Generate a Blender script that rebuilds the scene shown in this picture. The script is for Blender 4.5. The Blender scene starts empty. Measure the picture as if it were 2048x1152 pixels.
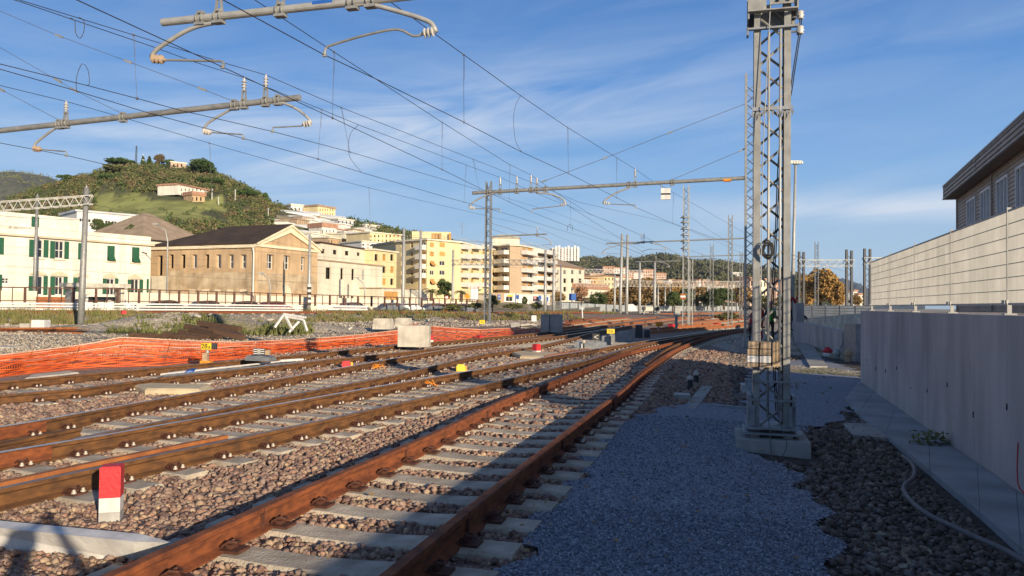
import bpy, math, random
import numpy as np
from mathutils import Vector, Matrix
R = math.radians
rnd = random.Random(7)
S = bpy.context.scene
COL = S.collection

# ------------------------------------------------------------------ camera, sky, sun, exposure
FPX = 1540.0                                  # focal length in pixels of the 2048 wide photograph
CAM = Vector((0.0, 0.0, 1.86))
PITCH, ROLL = math.atan(33.0 / FPX), R(0.6)
_f = Vector((0, math.cos(PITCH), math.sin(PITCH)))
_r0 = Vector((1, 0, 0)); _u0 = Vector((0, -math.sin(PITCH), math.cos(PITCH)))
_r = _r0 * math.cos(ROLL) + _u0 * math.sin(ROLL)
_u = _u0 * math.cos(ROLL) - _r0 * math.sin(ROLL)
cam = bpy.data.objects.new('camera', bpy.data.cameras.new('camera'))
COL.objects.link(cam)
cam.matrix_world = Matrix(((_r.x, _u.x, -_f.x, CAM.x), (_r.y, _u.y, -_f.y, CAM.y), (_r.z, _u.z, -_f.z, CAM.z), (0, 0, 0, 1)))
cam.data.sensor_width = 36.0
cam.data.lens = FPX / 2048.0 * 36.0
cam.data.clip_start = 0.1
cam.data.clip_end = 20000
S.camera = cam

SUN_AZ, SUN_EL = R(180 - 31), R(13.3)         # azimuth clockwise from +Y: behind the camera on the right
sun_dir = Vector((math.sin(SUN_AZ) * math.cos(SUN_EL), math.cos(SUN_AZ) * math.cos(SUN_EL), math.sin(SUN_EL)))
sl = bpy.data.lights.new('sun', 'SUN'); so = bpy.data.objects.new('sun', sl); COL.objects.link(so)
so.rotation_euler = sun_dir.to_track_quat('Z', 'Y').to_euler()
sl.energy = 5.0; sl.angle = R(0.5); sl.color = (1.0, 0.83, 0.60)

W = bpy.data.worlds.new("World"); S.world = W; W.use_nodes = True
nt = W.node_tree; nt.nodes.clear()
def wn(t, **k):
    n = nt.nodes.new(t)
    for a, b in k.items(): setattr(n, a, b)
    return n
sky = wn('ShaderNodeTexSky', sky_type='NISHITA', sun_disc=False, sun_elevation=SUN_EL, sun_rotation=SUN_AZ)
sky.altitude = 0; sky.air_density = 1.0; sky.dust_density = 0.6; sky.ozone_density = 2.2
bg = wn('ShaderNodeBackground'); out = wn('ShaderNodeOutputWorld')
bg.inputs['Strength'].default_value = 0.1
# thin cirrus: streaks of noise in the direction of view, brighter than the sky behind
tc = wn('ShaderNodeTexCoord'); sp = wn('ShaderNodeSeparateXYZ')
nt.links.new(tc.outputs['Generated'], sp.inputs[0])
def wmath(op, a, b=None, c=None):
    n = wn('ShaderNodeMath', operation=op)
    for i, v in enumerate((a, b, c)):
        if v is None: continue
        if hasattr(v, 'is_output'): nt.links.new(v, n.inputs[i])
        else: n.inputs[i].default_value = v
    return n.outputs[0]
az_ = wmath('ARCTAN2', sp.outputs[0], sp.outputs[1]); el_ = sp.outputs[2]
vv = wmath('SUBTRACT', el_, wmath('MULTIPLY', az_, 0.10))
cb = wn('ShaderNodeCombineXYZ'); nt.links.new(wmath('MULTIPLY', az_, 3.2), cb.inputs[0]); nt.links.new(wmath('MULTIPLY', vv, 21.0), cb.inputs[1])
cb.inputs[2].default_value = 3.7
nz = wn('ShaderNodeTexNoise'); nz.inputs['Scale'].default_value = 1.0; nz.inputs['Detail'].default_value = 7; nz.inputs['Roughness'].default_value = 0.55; nz.inputs['Distortion'].default_value = 0.9
nt.links.new(cb.outputs[0], nz.inputs['Vector'])
cr = wn('ShaderNodeValToRGB'); cr.color_ramp.elements[0].position = 0.33; cr.color_ramp.elements[1].position = 0.74
cr.color_ramp.elements[0].color = (0, 0, 0, 1); cr.color_ramp.elements[1].color = (1, 1, 1, 1)
nt.links.new(nz.outputs[0], cr.inputs[0])
def bell(x, c, w): return wmath('POWER', 2.718, wmath('MULTIPLY', wmath('POWER', wmath('ABSOLUTE', wmath('DIVIDE', wmath('SUBTRACT', x, c), w)), 2.0), -1.0))
m1 = wmath('MULTIPLY', bell(vv, 0.245, 0.045), bell(az_, -0.22, 0.42))
m2 = wmath('MULTIPLY', bell(el_, 0.118, 0.020), bell(az_, 0.50, 0.26))
m3 = wmath('MULTIPLY', bell(vv, 0.16, 0.06), bell(az_, -0.45, 0.4))
msk = wmath('ADD', wmath('MULTIPLY', m1, 0.9), wmath('ADD', wmath('MULTIPLY', m2, 0.85), wmath('ADD', wmath('MULTIPLY', m3, 0.6), 0.17)))
amt = wmath('MINIMUM', wmath('MULTIPLY', wmath('ADD', wmath('MULTIPLY', cr.outputs[0], 0.85), wmath('MULTIPLY', m2, 0.35)), msk), 0.8)
mx = wn('ShaderNodeMix', data_type='RGBA')
nt.links.new(amt, mx.inputs[0])
CLOUD = wn('ShaderNodeRGB'); CLOUD.outputs[0].default_value = (5.6, 6.1, 6.9, 1)
# the photographed sky: tint of the clear air
tint = wn('ShaderNodeMix', data_type='RGBA'); tint.inputs[0].default_value = 0.88
nt.links.new(sky.outputs[0], tint.inputs[6])
ramp = wn('ShaderNodeValToRGB'); nt.links.new(sp.outputs[2], ramp.inputs[0])
SKYC = [(0.0, (.56, .70, .83)), (0.06, (.42, .61, .83)), (0.16, (.215, .44, .79)), (0.27, (.125, .315, .70)), (0.38, (.075, .225, .57)), (0.55, (.028, .085, .24)), (1.0, (.016, .045, .13))]
for i, (p_, c_) in enumerate(SKYC):
    e_ = ramp.color_ramp.elements[0] if i == 0 else (ramp.color_ramp.elements[len(ramp.color_ramp.elements) - 1] if i == len(SKYC) - 1 else ramp.color_ramp.elements.new(p_))
    e_.position = p_; e_.color = (*c_, 1)
gain = wn('ShaderNodeVectorMath', operation='SCALE'); gain.inputs['Scale'].default_value = 7.6
nt.links.new(ramp.outputs[0], gain.inputs[0]); nt.links.new(gain.outputs[0], tint.inputs[7])
nt.links.new(tint.outputs[2], mx.inputs[6]); nt.links.new(CLOUD.outputs[0], mx.inputs[7])
nt.links.new(mx.outputs[2], bg.inputs[0]); nt.links.new(bg.outputs[0], out.inputs[0])

S.view_settings.view_transform = 'Standard'; S.view_settings.look = 'None'
S.view_settings.gamma = 1.0; S.view_settings.exposure = 0.42
S.cycles.max_bounces = 6; S.cycles.diffuse_bounces = 3; S.cycles.glossy_bounces = 2
S.cycles.transparent_max_bounces = 8
try: S.cycles.use_denoising = True
except Exception: pass

# ------------------------------------------------------------------ from photograph pixels to the place
def ray(px, py):
    return _f + _r * ((px - 1024) / FPX) - _u * ((py - 576) / FPX)
def P(px, py, Y):                              # the point at depth Y seen at this pixel
    d = ray(px, py); return CAM + d * (Y / d.y)
def G(px, py, z=0.0):                          # the point at height z seen at this pixel
    d = ray(px, py); return CAM + d * ((z - CAM.z) / d.z)
TR = R(15.1)                                   # heading of the near track
TD = Vector((math.sin(TR), math.cos(TR), 0)); TN = Vector((math.cos(TR), -math.sin(TR), 0))
def smooth(a, b, x):
    t = np.clip((x - a) / (b - a), 0, 1); return t * t * (3 - 2 * t)
def ground_h(x, y):                            # ballast level on the left, a little lower by the wall
    x = np.asarray(x, float); y = np.asarray(y, float)
    d = x * TN.x + y * TN.y
    h = 0.14 * (1 - smooth(-1.1, 1.6, d))
    s = (x + 38) * -0.699 + (y - 55) * 0.715   # the raised line and the street behind it
    far = smooth(-5.0, 0.0, s) * (1 - smooth(5, 40, x)) * smooth(30, 45, y)
    return h + 0.62 * far
def gh(x, y): return float(ground_h(x, y))

# ------------------------------------------------------------------ materials
M = {}
def mat(name, col, rough=0.8, var=0.25, scale=3.0, metal=0.0, bump=0.0, bscale=40.0, col2=None, detail=5.0, stretch=None, spec=None, emit=None, island=False, objrand=0.0, pos=(0.35, 0.68), streak=0.0, sscale=1.0):
    m = bpy.data.materials.new(name); m.use_nodes = True
    n = m.node_tree; b = n.nodes['Principled BSDF']
    b.inputs['Roughness'].default_value = rough; b.inputs['Metallic'].default_value = metal
    if spec is not None: b.inputs['Specular IOR Level'].default_value = spec
    tc = n.nodes.new('ShaderNodeTexCoord'); vec = tc.outputs['Object']
    if stretch:
        mpn = n.nodes.new('ShaderNodeMapping'); mpn.inputs['Scale'].default_value = stretch
        n.links.new(vec, mpn.inputs[0]); vec = mpn.outputs[0]
    nz = n.nodes.new('ShaderNodeTexNoise'); nz.inputs['Scale'].default_value = scale; nz.inputs['Detail'].default_value = detail
    n.links.new(vec, nz.inputs['Vector'])
    c2 = col2 or tuple(max(0, c * (1 - var)) for c in col)
    c1 = col if col2 else tuple(min(1, c * (1 + var * 0.6)) for c in col)
    rp = n.nodes.new('ShaderNodeValToRGB')
    rp.color_ramp.elements[0].color = (*c2, 1); rp.color_ramp.elements[1].color = (*c1, 1)
    rp.color_ramp.elements[0].position = pos[0]; rp.color_ramp.elements[1].position = pos[1]
    n.links.new(nz.outputs[0], rp.inputs[0]); co = rp.outputs[0]
    if island or objrand:
        hs = n.nodes.new('ShaderNodeHueSaturation')
        src = n.nodes.new('ShaderNodeNewGeometry').outputs['Random Per Island'] if island else n.nodes.new('ShaderNodeObjectInfo').outputs['Random']
        mr = n.nodes.new('ShaderNodeMapRange'); a = objrand or 0.5
        mr.inputs[3].default_value = 1 - a; mr.inputs[4].default_value = 1 + a
        n.links.new(src, mr.inputs[0]); n.links.new(mr.outputs[0], hs.inputs['Value']); n.links.new(co, hs.inputs['Color']); co = hs.outputs[0]
    if streak:                                 # rain and dirt runs on upright surfaces
        ms = n.nodes.new('ShaderNodeMapping'); ms.inputs['Scale'].default_value = (2.2 * sscale, 2.2 * sscale, .16 * sscale); n.links.new(tc.outputs['Object'], ms.inputs[0])
        ns = n.nodes.new('ShaderNodeTexNoise'); ns.inputs['Scale'].default_value = 1.0; ns.inputs['Detail'].default_value = 8; ns.inputs['Roughness'].default_value = .65; n.links.new(ms.outputs[0], ns.inputs['Vector'])
        rs_ = n.nodes.new('ShaderNodeMapRange'); rs_.inputs[1].default_value = .42; rs_.inputs[2].default_value = .72; rs_.inputs[3].default_value = 1.0; rs_.inputs[4].default_value = 1 - streak; n.links.new(ns.outputs[0], rs_.inputs[0])
        h2 = n.nodes.new('ShaderNodeHueSaturation'); n.links.new(co, h2.inputs['Color']); n.links.new(rs_.outputs[0], h2.inputs['Value']); co = h2.outputs[0]
    n.links.new(co, b.inputs['Base Color'])
    if bump:
        nb = n.nodes.new('ShaderNodeTexNoise'); nb.inputs['Scale'].default_value = bscale; nb.inputs['Detail'].default_value = 4
        n.links.new(vec, nb.inputs['Vector'])
        bp = n.nodes.new('ShaderNodeBump'); bp.inputs['Strength'].default_value = bump; bp.inputs['Distance'].default_value = 0.02
        n.links.new(nb.outputs[0], bp.inputs['Height']); n.links.new(bp.outputs[0], b.inputs['Normal'])
    if emit: b.inputs['Emission Color'].default_value = (*emit, 1); b.inputs['Emission Strength'].default_value = 1
    M[name] = m; return m
def stones(name, cols, rough=0.9, scale=30.0):  # a colour of its own for every loose stone
    m = bpy.data.materials.new(name); m.use_nodes = True
    n = m.node_tree; b = n.nodes['Principled BSDF']; b.inputs['Roughness'].default_value = rough
    g = n.nodes.new('ShaderNodeNewGeometry'); rp = n.nodes.new('ShaderNodeValToRGB'); rp.color_ramp.interpolation = 'LINEAR'
    for i, c in enumerate(cols):
        p = i / (len(cols) - 1)
        e = rp.color_ramp.elements[0] if i == 0 else (rp.color_ramp.elements[len(rp.color_ramp.elements) - 1] if i == len(cols) - 1 else rp.color_ramp.elements.new(p))
        e.position = p; e.color = (*c, 1)
    n.links.new(g.outputs['Random Per Island'], rp.inputs[0])
    tc = n.nodes.new('ShaderNodeTexCoord'); nz = n.nodes.new('ShaderNodeTexNoise'); nz.inputs['Scale'].default_value = scale; nz.inputs['Detail'].default_value = 3
    n.links.new(tc.outputs['Object'], nz.inputs['Vector'])
    mr = n.nodes.new('ShaderNodeMapRange'); mr.inputs[1].default_value = 0.3; mr.inputs[2].default_value = 0.7; mr.inputs[3].default_value = 0.72; mr.inputs[4].default_value = 1.22
    n.links.new(nz.outputs[0], mr.inputs[0])
    hs = n.nodes.new('ShaderNodeHueSaturation'); n.links.new(rp.outputs[0], hs.inputs['Color']); n.links.new(mr.outputs[0], hs.inputs['Value'])
    n.links.new(hs.outputs[0], b.inputs['Base Color'])
    bp = n.nodes.new('ShaderNodeBump'); bp.inputs['Strength'].default_value = 0.5; bp.inputs['Distance'].default_value = 0.01
    n.links.new(nz.outputs[0], bp.inputs['Height']); n.links.new(bp.outputs[0], b.inputs['Normal'])
    M[name] = m; return m
def pebbled(name, cols, cell=22.0, bump=0.8, patch=None, dist=0.03):      # ground seen as many small stones
    m = bpy.data.materials.new(name); m.use_nodes = True
    n = m.node_tree; b = n.nodes['Principled BSDF']; b.inputs['Roughness'].default_value = 0.95
    tc = n.nodes.new('ShaderNodeTexCoord')
    vo = n.nodes.new('ShaderNodeTexVoronoi'); vo.inputs['Scale'].default_value = cell
    n.links.new(tc.outputs['Object'], vo.inputs['Vector'])
    sx = n.nodes.new('ShaderNodeSeparateColor'); n.links.new(vo.outputs['Color'], sx.inputs[0])
    rp = n.nodes.new('ShaderNodeValToRGB')
    for i, c in enumerate(cols):
        p = i / (len(cols) - 1)
        e = rp.color_ramp.elements[0] if i == 0 else (rp.color_ramp.elements[len(rp.color_ramp.elements) - 1] if i == len(cols) - 1 else rp.color_ramp.elements.new(p))
        e.position = p; e.color = (*c, 1)
    n.links.new(sx.outputs[0], rp.inputs[0]); co = rp.outputs[0]
    if patch:
        nz = n.nodes.new('ShaderNodeTexNoise'); nz.inputs['Scale'].default_value = patch[1]; nz.inputs['Detail'].default_value = 6
        n.links.new(tc.outputs['Object'], nz.inputs['Vector'])
        r2 = n.nodes.new('ShaderNodeValToRGB'); r2.color_ramp.elements[0].position = patch[2]; r2.color_ramp.elements[1].position = patch[3]
        n.links.new(nz.outputs[0], r2.inputs[0])
        mx = n.nodes.new('ShaderNodeMix'); mx.data_type = 'RGBA'; n.links.new(r2.outputs[0], mx.inputs[0]); n.links.new(co, mx.inputs[6]); mx.inputs[7].default_value = (*patch[0], 1); co = mx.outputs[2]
    n.links.new(co, b.inputs['Base Color'])
    bp = n.nodes.new('ShaderNodeBump'); bp.inputs['Strength'].default_value = bump; bp.inputs['Distance'].default_value = dist; bp.invert = True
    n.links.new(vo.outputs['Distance'], bp.inputs['Height']); n.links.new(bp.outputs[0], b.inputs['Normal'])
    M[name] = m; return m
def two_tone_attr(name, rough=0.95):
    m = bpy.data.materials.new(name); m.use_nodes = True
    n = m.node_tree; b = n.nodes['Principled BSDF']; b.inputs['Roughness'].default_value = rough
    at = n.nodes.new('ShaderNodeAttribute'); at.attribute_name = 'cover'
    tc = n.nodes.new('ShaderNodeTexCoord'); nz = n.nodes.new('ShaderNodeTexNoise'); nz.inputs['Scale'].default_value = 0.12; nz.inputs['Detail'].default_value = 9
    n.links.new(tc.outputs['Object'], nz.inputs['Vector'])
    mr = n.nodes.new('ShaderNodeMapRange'); mr.inputs[1].default_value = 0.3; mr.inputs[2].default_value = 0.7; mr.inputs[3].default_value = 0.6; mr.inputs[4].default_value = 1.35
    n.links.new(nz.outputs[0], mr.inputs[0])
    hs = n.nodes.new('ShaderNodeHueSaturation'); n.links.new(at.outputs['Color'], hs.inputs['Color']); n.links.new(mr.outputs[0], hs.inputs['Value'])
    n.links.new(hs.outputs[0], b.inputs['Base Color'])
    M[name] = m; return m

# ------------------------------------------------------------------ mesh helper
WM = {}
def mtx(o): return WM.get(o.name, Matrix.Identity(4))
def tag(o, label=None, cat=None, group=None, kind=None):
    if label: o['label'] = label
    if cat: o['category'] = cat
    if group: o['group'] = group
    if kind: o['kind'] = kind
    return o
def thing(name, label, cat, loc=(0, 0, 0), rz=0.0, group=None):
    o = bpy.data.objects.new(name, None); COL.objects.link(o); o.empty_display_size = 0.2
    o.location = loc; o.rotation_euler = (0, 0, rz)
    WM[o.name] = Matrix.Translation(Vector(loc)) @ Matrix.Rotation(rz, 4, 'Z')
    return tag(o, label, cat, group)
def copy_tree(o, parent=None):
    c = o.copy(); COL.objects.link(c)
    if parent is not None: c.parent = parent
    for ch in list(o.children): copy_tree(ch, c)
    return c
class MB:
    def __init__(s): s.v = []; s.f = []; s.m = []
    def add(s, vs, fs, m=0):
        k = len(s.v); s.v.extend([tuple(p) for p in vs]); s.f.extend([tuple(i + k for i in f) for f in fs]); s.m.extend([m] * len(fs)); return s
    def frame(s, c, X, Y, Z, m=0):             # box from centre and three half-vectors
        c = Vector(c); X = Vector(X); Y = Vector(Y); Z = Vector(Z)
        vs = [c + X * a + Y * b + Z * d for d in (-1, 1) for b in (-1, 1) for a in (-1, 1)]
        return s.add(vs, [(0, 2, 3, 1), (4, 5, 7, 6), (0, 1, 5, 4), (2, 6, 7, 3), (0, 4, 6, 2), (1, 3, 7, 5)], m)
    def box(s, c, d, m=0, rz=0.0):
        ca, sa = math.cos(rz), math.sin(rz)
        return s.frame(c, (ca * d[0] / 2, sa * d[0] / 2, 0), (-sa * d[1] / 2, ca * d[1] / 2, 0), (0, 0, d[2] / 2), m)
    def beam(s, p, q, w, h, m=0, up=(0, 0, 1)):
        p = Vector(p); q = Vector(q); a = q - p; L = a.length
        if L < 1e-6: return s
        a /= L; up = Vector(up)
        if abs(a.dot(up)) > 0.98: up = Vector((0, 1, 0)) if abs(a.y) < 0.9 else Vector((1, 0, 0))
        x = a.cross(up).normalized(); z = x.cross(a)
        return s.frame((p + q) / 2, x * w / 2, a * L / 2, z * h / 2, m)
    def tube(s, pts, r, n=8, m=0, cap=True):
        pts = [Vector(p) for p in pts]; k0 = len(s.v); N = len(pts); last = None
        rr = r if isinstance(r, (list, tuple)) else [r] * N
        for i, p in enumerate(pts):
            t = (pts[min(i + 1, N - 1)] - pts[max(i - 1, 0)]).normalized()
            if last is None:
                up = Vector((0, 0, 1)) if abs(t.z) < 0.9 else Vector((1, 0, 0)); x = t.cross(up).normalized()
            else: x = (last - t * last.dot(t)).normalized()
            last = x; y = t.cross(x)
            for j in range(n):
                a = 2 * math.pi * j / n; s.v.append(tuple(p + (x * math.cos(a) + y * math.sin(a)) * rr[i]))
        for i in range(N - 1):
            for j in range(n):
                a = k0 + i * n + j; b = k0 + i * n + (j + 1) % n
                s.f.append((a, b, b + n, a + n)); s.m.append(m)
        if cap:
            s.f.append(tuple(k0 + j for j in range(n))[::-1]); s.m.append(m)
            s.f.append(tuple(k0 + (N - 1) * n + j for j in range(n))); s.m.append(m)
        return s
    def prism(s, poly, ext, m=0):              # polygon of 3-D points swept along ext
        n = len(poly); a = [Vector(p) for p in poly]; e = Vector(ext)
        return s.add(a + [p + e for p in a], [tuple(range(n))[::-1], tuple(range(n, 2 * n))] + [(i, (i + 1) % n, (i + 1) % n + n, i + n) for i in range(n)], m)
    def lathe(s, c, prof, n=12, m=0, axis=(0, 0, 1)):
        c = Vector(c); a = Vector(axis).normalized()
        x = a.cross(Vector((0, 0, 1)) if abs(a.z) < .9 else Vector((1, 0, 0))).normalized(); y = a.cross(x)
        k = len(s.v)
        for r, h in prof:
            for j in range(n):
                t = 2 * math.pi * j / n; s.v.append(tuple(c + a * h + (x * math.cos(t) + y * math.sin(t)) * r))
        for i in range(len(prof) - 1):
            for j in range(n):
                p = k + i * n + j; q = k + i * n + (j + 1) % n; s.f.append((p, q, q + n, p + n)); s.m.append(m)
        s.f.append(tuple(k + j for j in range(n))[::-1]); s.m.append(m)
        s.f.append(tuple(k + (len(prof) - 1) * n + j for j in range(n))); s.m.append(m)
        return s
    def ball(s, c, r, n=8, m=0, sz=1.0):
        return s.lathe(c, [(r * math.sin(math.pi * i / n) + 1e-4, -r * sz * math.cos(math.pi * i / n)) for i in range(n + 1)], n + 2, m)
    def build(s, name, mats, parent=None, smooth=False, local=False, **tags):
        me = bpy.data.meshes.new(name)
        vs = s.v
        if parent is not None and not local:
            inv = mtx(parent).inverted(); vs = [tuple(inv @ Vector(p)) for p in vs]
        me.from_pydata(vs, [], s.f)
        mats = mats if isinstance(mats, (list, tuple)) else [mats]
        for mm in mats: me.materials.append(M[mm] if isinstance(mm, str) else mm)
        if len(mats) > 1: me.polygons.foreach_set('material_index', s.m)
        if smooth: me.polygons.foreach_set('use_smooth', [True] * len(me.polygons))
        me.update()
        o = bpy.data.objects.new(name, me); COL.objects.link(o)
        if parent is not None: o.parent = parent; WM[o.name] = mtx(parent)
        return tag(o, **tags)
def np_mesh(name, V, F, matn, smooth=False, parent=None):
    me = bpy.data.meshes.new(name); V = np.asarray(V, np.float32); F = np.asarray(F, np.int32); k = F.shape[1]
    me.vertices.add(len(V)); me.vertices.foreach_set('co', V.ravel())
    me.loops.add(F.size); me.loops.foreach_set('vertex_index', F.ravel())
    me.polygons.add(len(F)); me.polygons.foreach_set('loop_start', np.arange(0, F.size, k, dtype=np.int32))
    me.update(calc_edges=True)
    if smooth: me.polygons.foreach_set('use_smooth', np.ones(len(F), bool))
    me.materials.append(M[matn] if isinstance(matn, str) else matn)
    o = bpy.data.objects.new(name, me); COL.objects.link(o)
    if parent is not None: o.parent = parent
    return o
def spline(pts, step=0.5):
    pts = [Vector(p) for p in pts]; o = []
    ex = [pts[0] * 2 - pts[1]] + pts + [pts[-1] * 2 - pts[-2]]
    for i in range(1, len(ex) - 2):
        a, b, c, d = ex[i - 1:i + 3]; n = max(2, int((c - b).length / step))
        for k in range(n):
            t = k / n
            o.append(0.5 * ((2 * b) + (c - a) * t + (2 * a - 5 * b + 4 * c - d) * t * t + (3 * b - a - 3 * c + d) * t ** 3))
    o.append(pts[-1]); return o
def inpoly(x, y, poly):
    x = np.asarray(x); y = np.asarray(y); c = np.zeros(x.shape, bool); n = len(poly)
    for i in range(n):
        x1, y1 = poly[i][0], poly[i][1]; x2, y2 = poly[(i + 1) % n][0], poly[(i + 1) % n][1]
        if y1 == y2: continue
        c ^= ((y1 > y) != (y2 > y)) & (x < (x2 - x1) * (y - y1) / (y2 - y1) + x1)
    return c
# ------------------------------------------------------------------ palette
mat('rail_rust', (0.30, 0.088, 0.026), 0.9, col2=(0.13, 0.038, 0.015), scale=7, stretch=(1, 1, 3), bump=0.4, bscale=60)
mat('rail_brown', (0.205, 0.09, 0.028), 0.8, col2=(0.085, 0.04, 0.017), scale=6, stretch=(1, 1, 3), bump=0.3, bscale=50)
mat('rail_orange', (0.42, 0.15, 0.045), 0.85, col2=(0.27, 0.09, 0.032), scale=6, bump=0.4, bscale=60)
mat('rail_head', (0.55, 0.54, 0.54), 0.26, 0.25, 6, metal=0.85)
mat('rail_head_worn', (0.30, 0.20, 0.14), 0.4, 0.35, 6, metal=0.5)
mat('fastening', (0.10, 0.035, 0.02), 0.8, 0.4, 30, bump=0.4)
mat('bolt_white', (0.50, 0.45, 0.38), 0.6, 0.15, 20)
mat('sleeper_conc', (0.58, 0.51, 0.41), 0.9, col2=(0.37, 0.31, 0.235), scale=6, bump=0.6, bscale=45, objrand=0.12)
mat('concrete', (0.40, 0.385, 0.36), 0.9, 0.25, 1.6, bump=0.4, bscale=30, streak=0.3, sscale=1.5)
mat('concrete_wall', (0.54, 0.48, 0.455), 0.85, col2=(0.36, 0.32, 0.305), scale=1.3, stretch=(1, 1, .35), detail=10, bump=0.25, bscale=25, streak=0.22, sscale=0.7)
mat('concrete_pale', (0.62, 0.57, 0.48), 0.9, 0.25, 2.0, bump=0.4, bscale=30, streak=0.35, sscale=1.5)
mat('galv', (0.31, 0.31, 0.295), 0.55, 0.22, 6, metal=0.35, bump=0.12, bscale=40)
mat('galv_dark', (0.27, 0.285, 0.30), 0.55, 0.25, 6, metal=0.4)
mat('galv_light', (0.42, 0.42, 0.40), 0.55, 0.15, 6, metal=0.3)
mat('steel_dark', (0.06, 0.065, 0.075), 0.6, 0.3, 8, metal=0.5)
mat('wire', (0.055, 0.05, 0.05), 0.6, 0.2, 8, metal=0.6)
mat('wire_grey', (0.16, 0.15, 0.15), 0.6, 0.2, 8, metal=0.5)
mat('cable_black', (0.015, 0.013, 0.012), 0.75, 0.2, 8)
mat('rubber_grey', (0.13, 0.125, 0.13), 0.6, 0.2, 8)
mat('porcelain', (0.52, 0.50, 0.47), 0.3, 0.1, 9)
mat('porcelain_tan', (0.42, 0.31, 0.22), 0.35, 0.15, 9)
mat('white_paint', (0.78, 0.76, 0.72), 0.6, 0.12, 7, bump=0.15, streak=0.25, sscale=3)
mat('red_paint', (0.62, 0.03, 0.035), 0.55, col2=(0.50, 0.02, 0.03), scale=30, bump=0.2, pos=(0.3, 0.6))
mat('grey_bare', (0.42, 0.41, 0.39), 0.85, 0.2, 9, bump=0.3)
mat('yellow_paint', (0.78, 0.55, 0.02), 0.5, 0.12, 9)
mat('orange_paint', (0.85, 0.30, 0.02), 0.55, 0.2, 9)
mat('black_paint', (0.02, 0.02, 0.022), 0.5, 0.1, 9)
mat('orange_net', (0.80, 0.16, 0.03), 0.7, col2=(0.62, 0.09, 0.018), scale=3)
mat('net_faded', (0.85, 0.52, 0.36), 0.7, 0.1, 8)
mat('timber', (0.15, 0.08, 0.045), 0.9, col2=(0.055, 0.03, 0.018), scale=6, stretch=(1, 8, 8), bump=0.5, bscale=20, objrand=0.25)
mat('block_tan', (0.42, 0.31, 0.20), 0.9, 0.25, 12, bump=0.3, objrand=0.12)
mat('cream_board', (0.62, 0.50, 0.32), 0.85, 0.2, 3)
mat('gutter_conc', (0.33, 0.34, 0.36), 0.9, 0.22, 1.5, bump=0.3)
mat('grating', (0.43, 0.425, 0.40), 0.6, 0.12, 3, streak=0.2, sscale=2)
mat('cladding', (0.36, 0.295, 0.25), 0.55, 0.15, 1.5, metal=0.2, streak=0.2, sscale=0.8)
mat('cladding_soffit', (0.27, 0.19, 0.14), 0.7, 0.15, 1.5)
mat('glass', (0.40, 0.46, 0.54), 0.06, 0.1, 2, metal=0.85)
mat('glass_dark', (0.03, 0.035, 0.04), 0.12, 0.2, 2)
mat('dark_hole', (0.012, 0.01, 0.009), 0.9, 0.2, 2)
mat('frame_white', (0.66, 0.65, 0.62), 0.5, 0.08, 5)
mat('villa_wall', (0.80, 0.76, 0.66), 0.85, 0.10, 0.35, detail=8, streak=0.25, sscale=0.5)
mat('villa_trim', (0.62, 0.52, 0.38), 0.85, 0.14, 1.0)
mat('ochre_wall', (0.62, 0.44, 0.26), 0.9, col2=(0.47, 0.33, 0.195), scale=0.5, detail=9, streak=0.3, sscale=0.5)
mat('ochre_patch', (0.62, 0.50, 0.34), 0.9, col2=(0.40, 0.295, 0.185), scale=0.8, detail=9, streak=0.35, sscale=0.5)
mat('ochre_trim', (0.78, 0.67, 0.48), 0.85, 0.12, 1.0)
mat('roof_dark', (0.06, 0.037, 0.025), 0.95, 0.35, 0.6, detail=6)
mat('roof_brown', (0.36, 0.27, 0.19), 0.85, 0.2, 0.6)
mat('roof_tile', (0.42, 0.23, 0.15), 0.85, 0.3, 1.5)
mat('shutter_green', (0.015, 0.10, 0.05), 0.6, 0.2, 5)
mat('shutter_orange', (0.55, 0.30, 0.09), 0.7, 0.25, 3, objrand=0.2)
mat('apt_yellow', (0.80, 0.66, 0.38), 0.85, 0.10, 0.25, detail=7, streak=0.2, sscale=0.3)
mat('apt_cream', (0.76, 0.70, 0.56), 0.85, 0.10, 0.25, detail=7, streak=0.25, sscale=0.4)
mat('apt_tan', (0.50, 0.37, 0.25), 0.85, 0.08, 0.25, streak=0.2, sscale=0.3)
mat('apt_pink', (0.62, 0.43, 0.33), 0.85, 0.2, 0.1)
mat('apt_ochre', (0.66, 0.42, 0.20), 0.85, 0.15, 0.2)
mat('apt_white', (0.78, 0.76, 0.72), 0.8, 0.08, 0.2, streak=0.2, sscale=0.3)
mat('balcony', (0.68, 0.65, 0.60), 0.8, 0.1, 1)
mat('greenhouse', (0.58, 0.60, 0.62), 0.35, 0.25, 0.12)
mat('fence_rust', (0.13, 0.065, 0.045), 0.85, 0.35, 3)
mat('fence_panel', (0.72, 0.64, 0.52), 0.9, 0.2, 0.5)
mat('sheet_grey', (0.42, 0.45, 0.46), 0.55, 0.15, 1.0, metal=0.2)
mat('car_black', (0.02, 0.02, 0.024), 0.25, 0.1, 3)
mat('car_white', (0.74, 0.73, 0.70), 0.3, 0.05, 3)
mat('car_red', (0.16, 0.015, 0.02), 0.3, 0.1, 3)
mat('car_grey', (0.16, 0.17, 0.19), 0.3, 0.1, 3)
mat('skin', (0.45, 0.26, 0.18), 0.7, 0.1, 5)
mat('vest_green', (0.10, 0.55, 0.05), 0.8, 0.15, 8)
mat('cloth_red', (0.40, 0.025, 0.03), 0.85, 0.25, 8)
mat('cloth_dark', (0.02, 0.024, 0.035), 0.9, 0.3, 8)
mat('helmet_pink', (0.60, 0.25, 0.28), 0.5, 0.1, 8)
mat('helmet_red', (0.35, 0.02, 0.03), 0.5, 0.1, 8)
mat('sign_blue', (0.02, 0.11, 0.42), 0.5, 0.1, 8)
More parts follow.
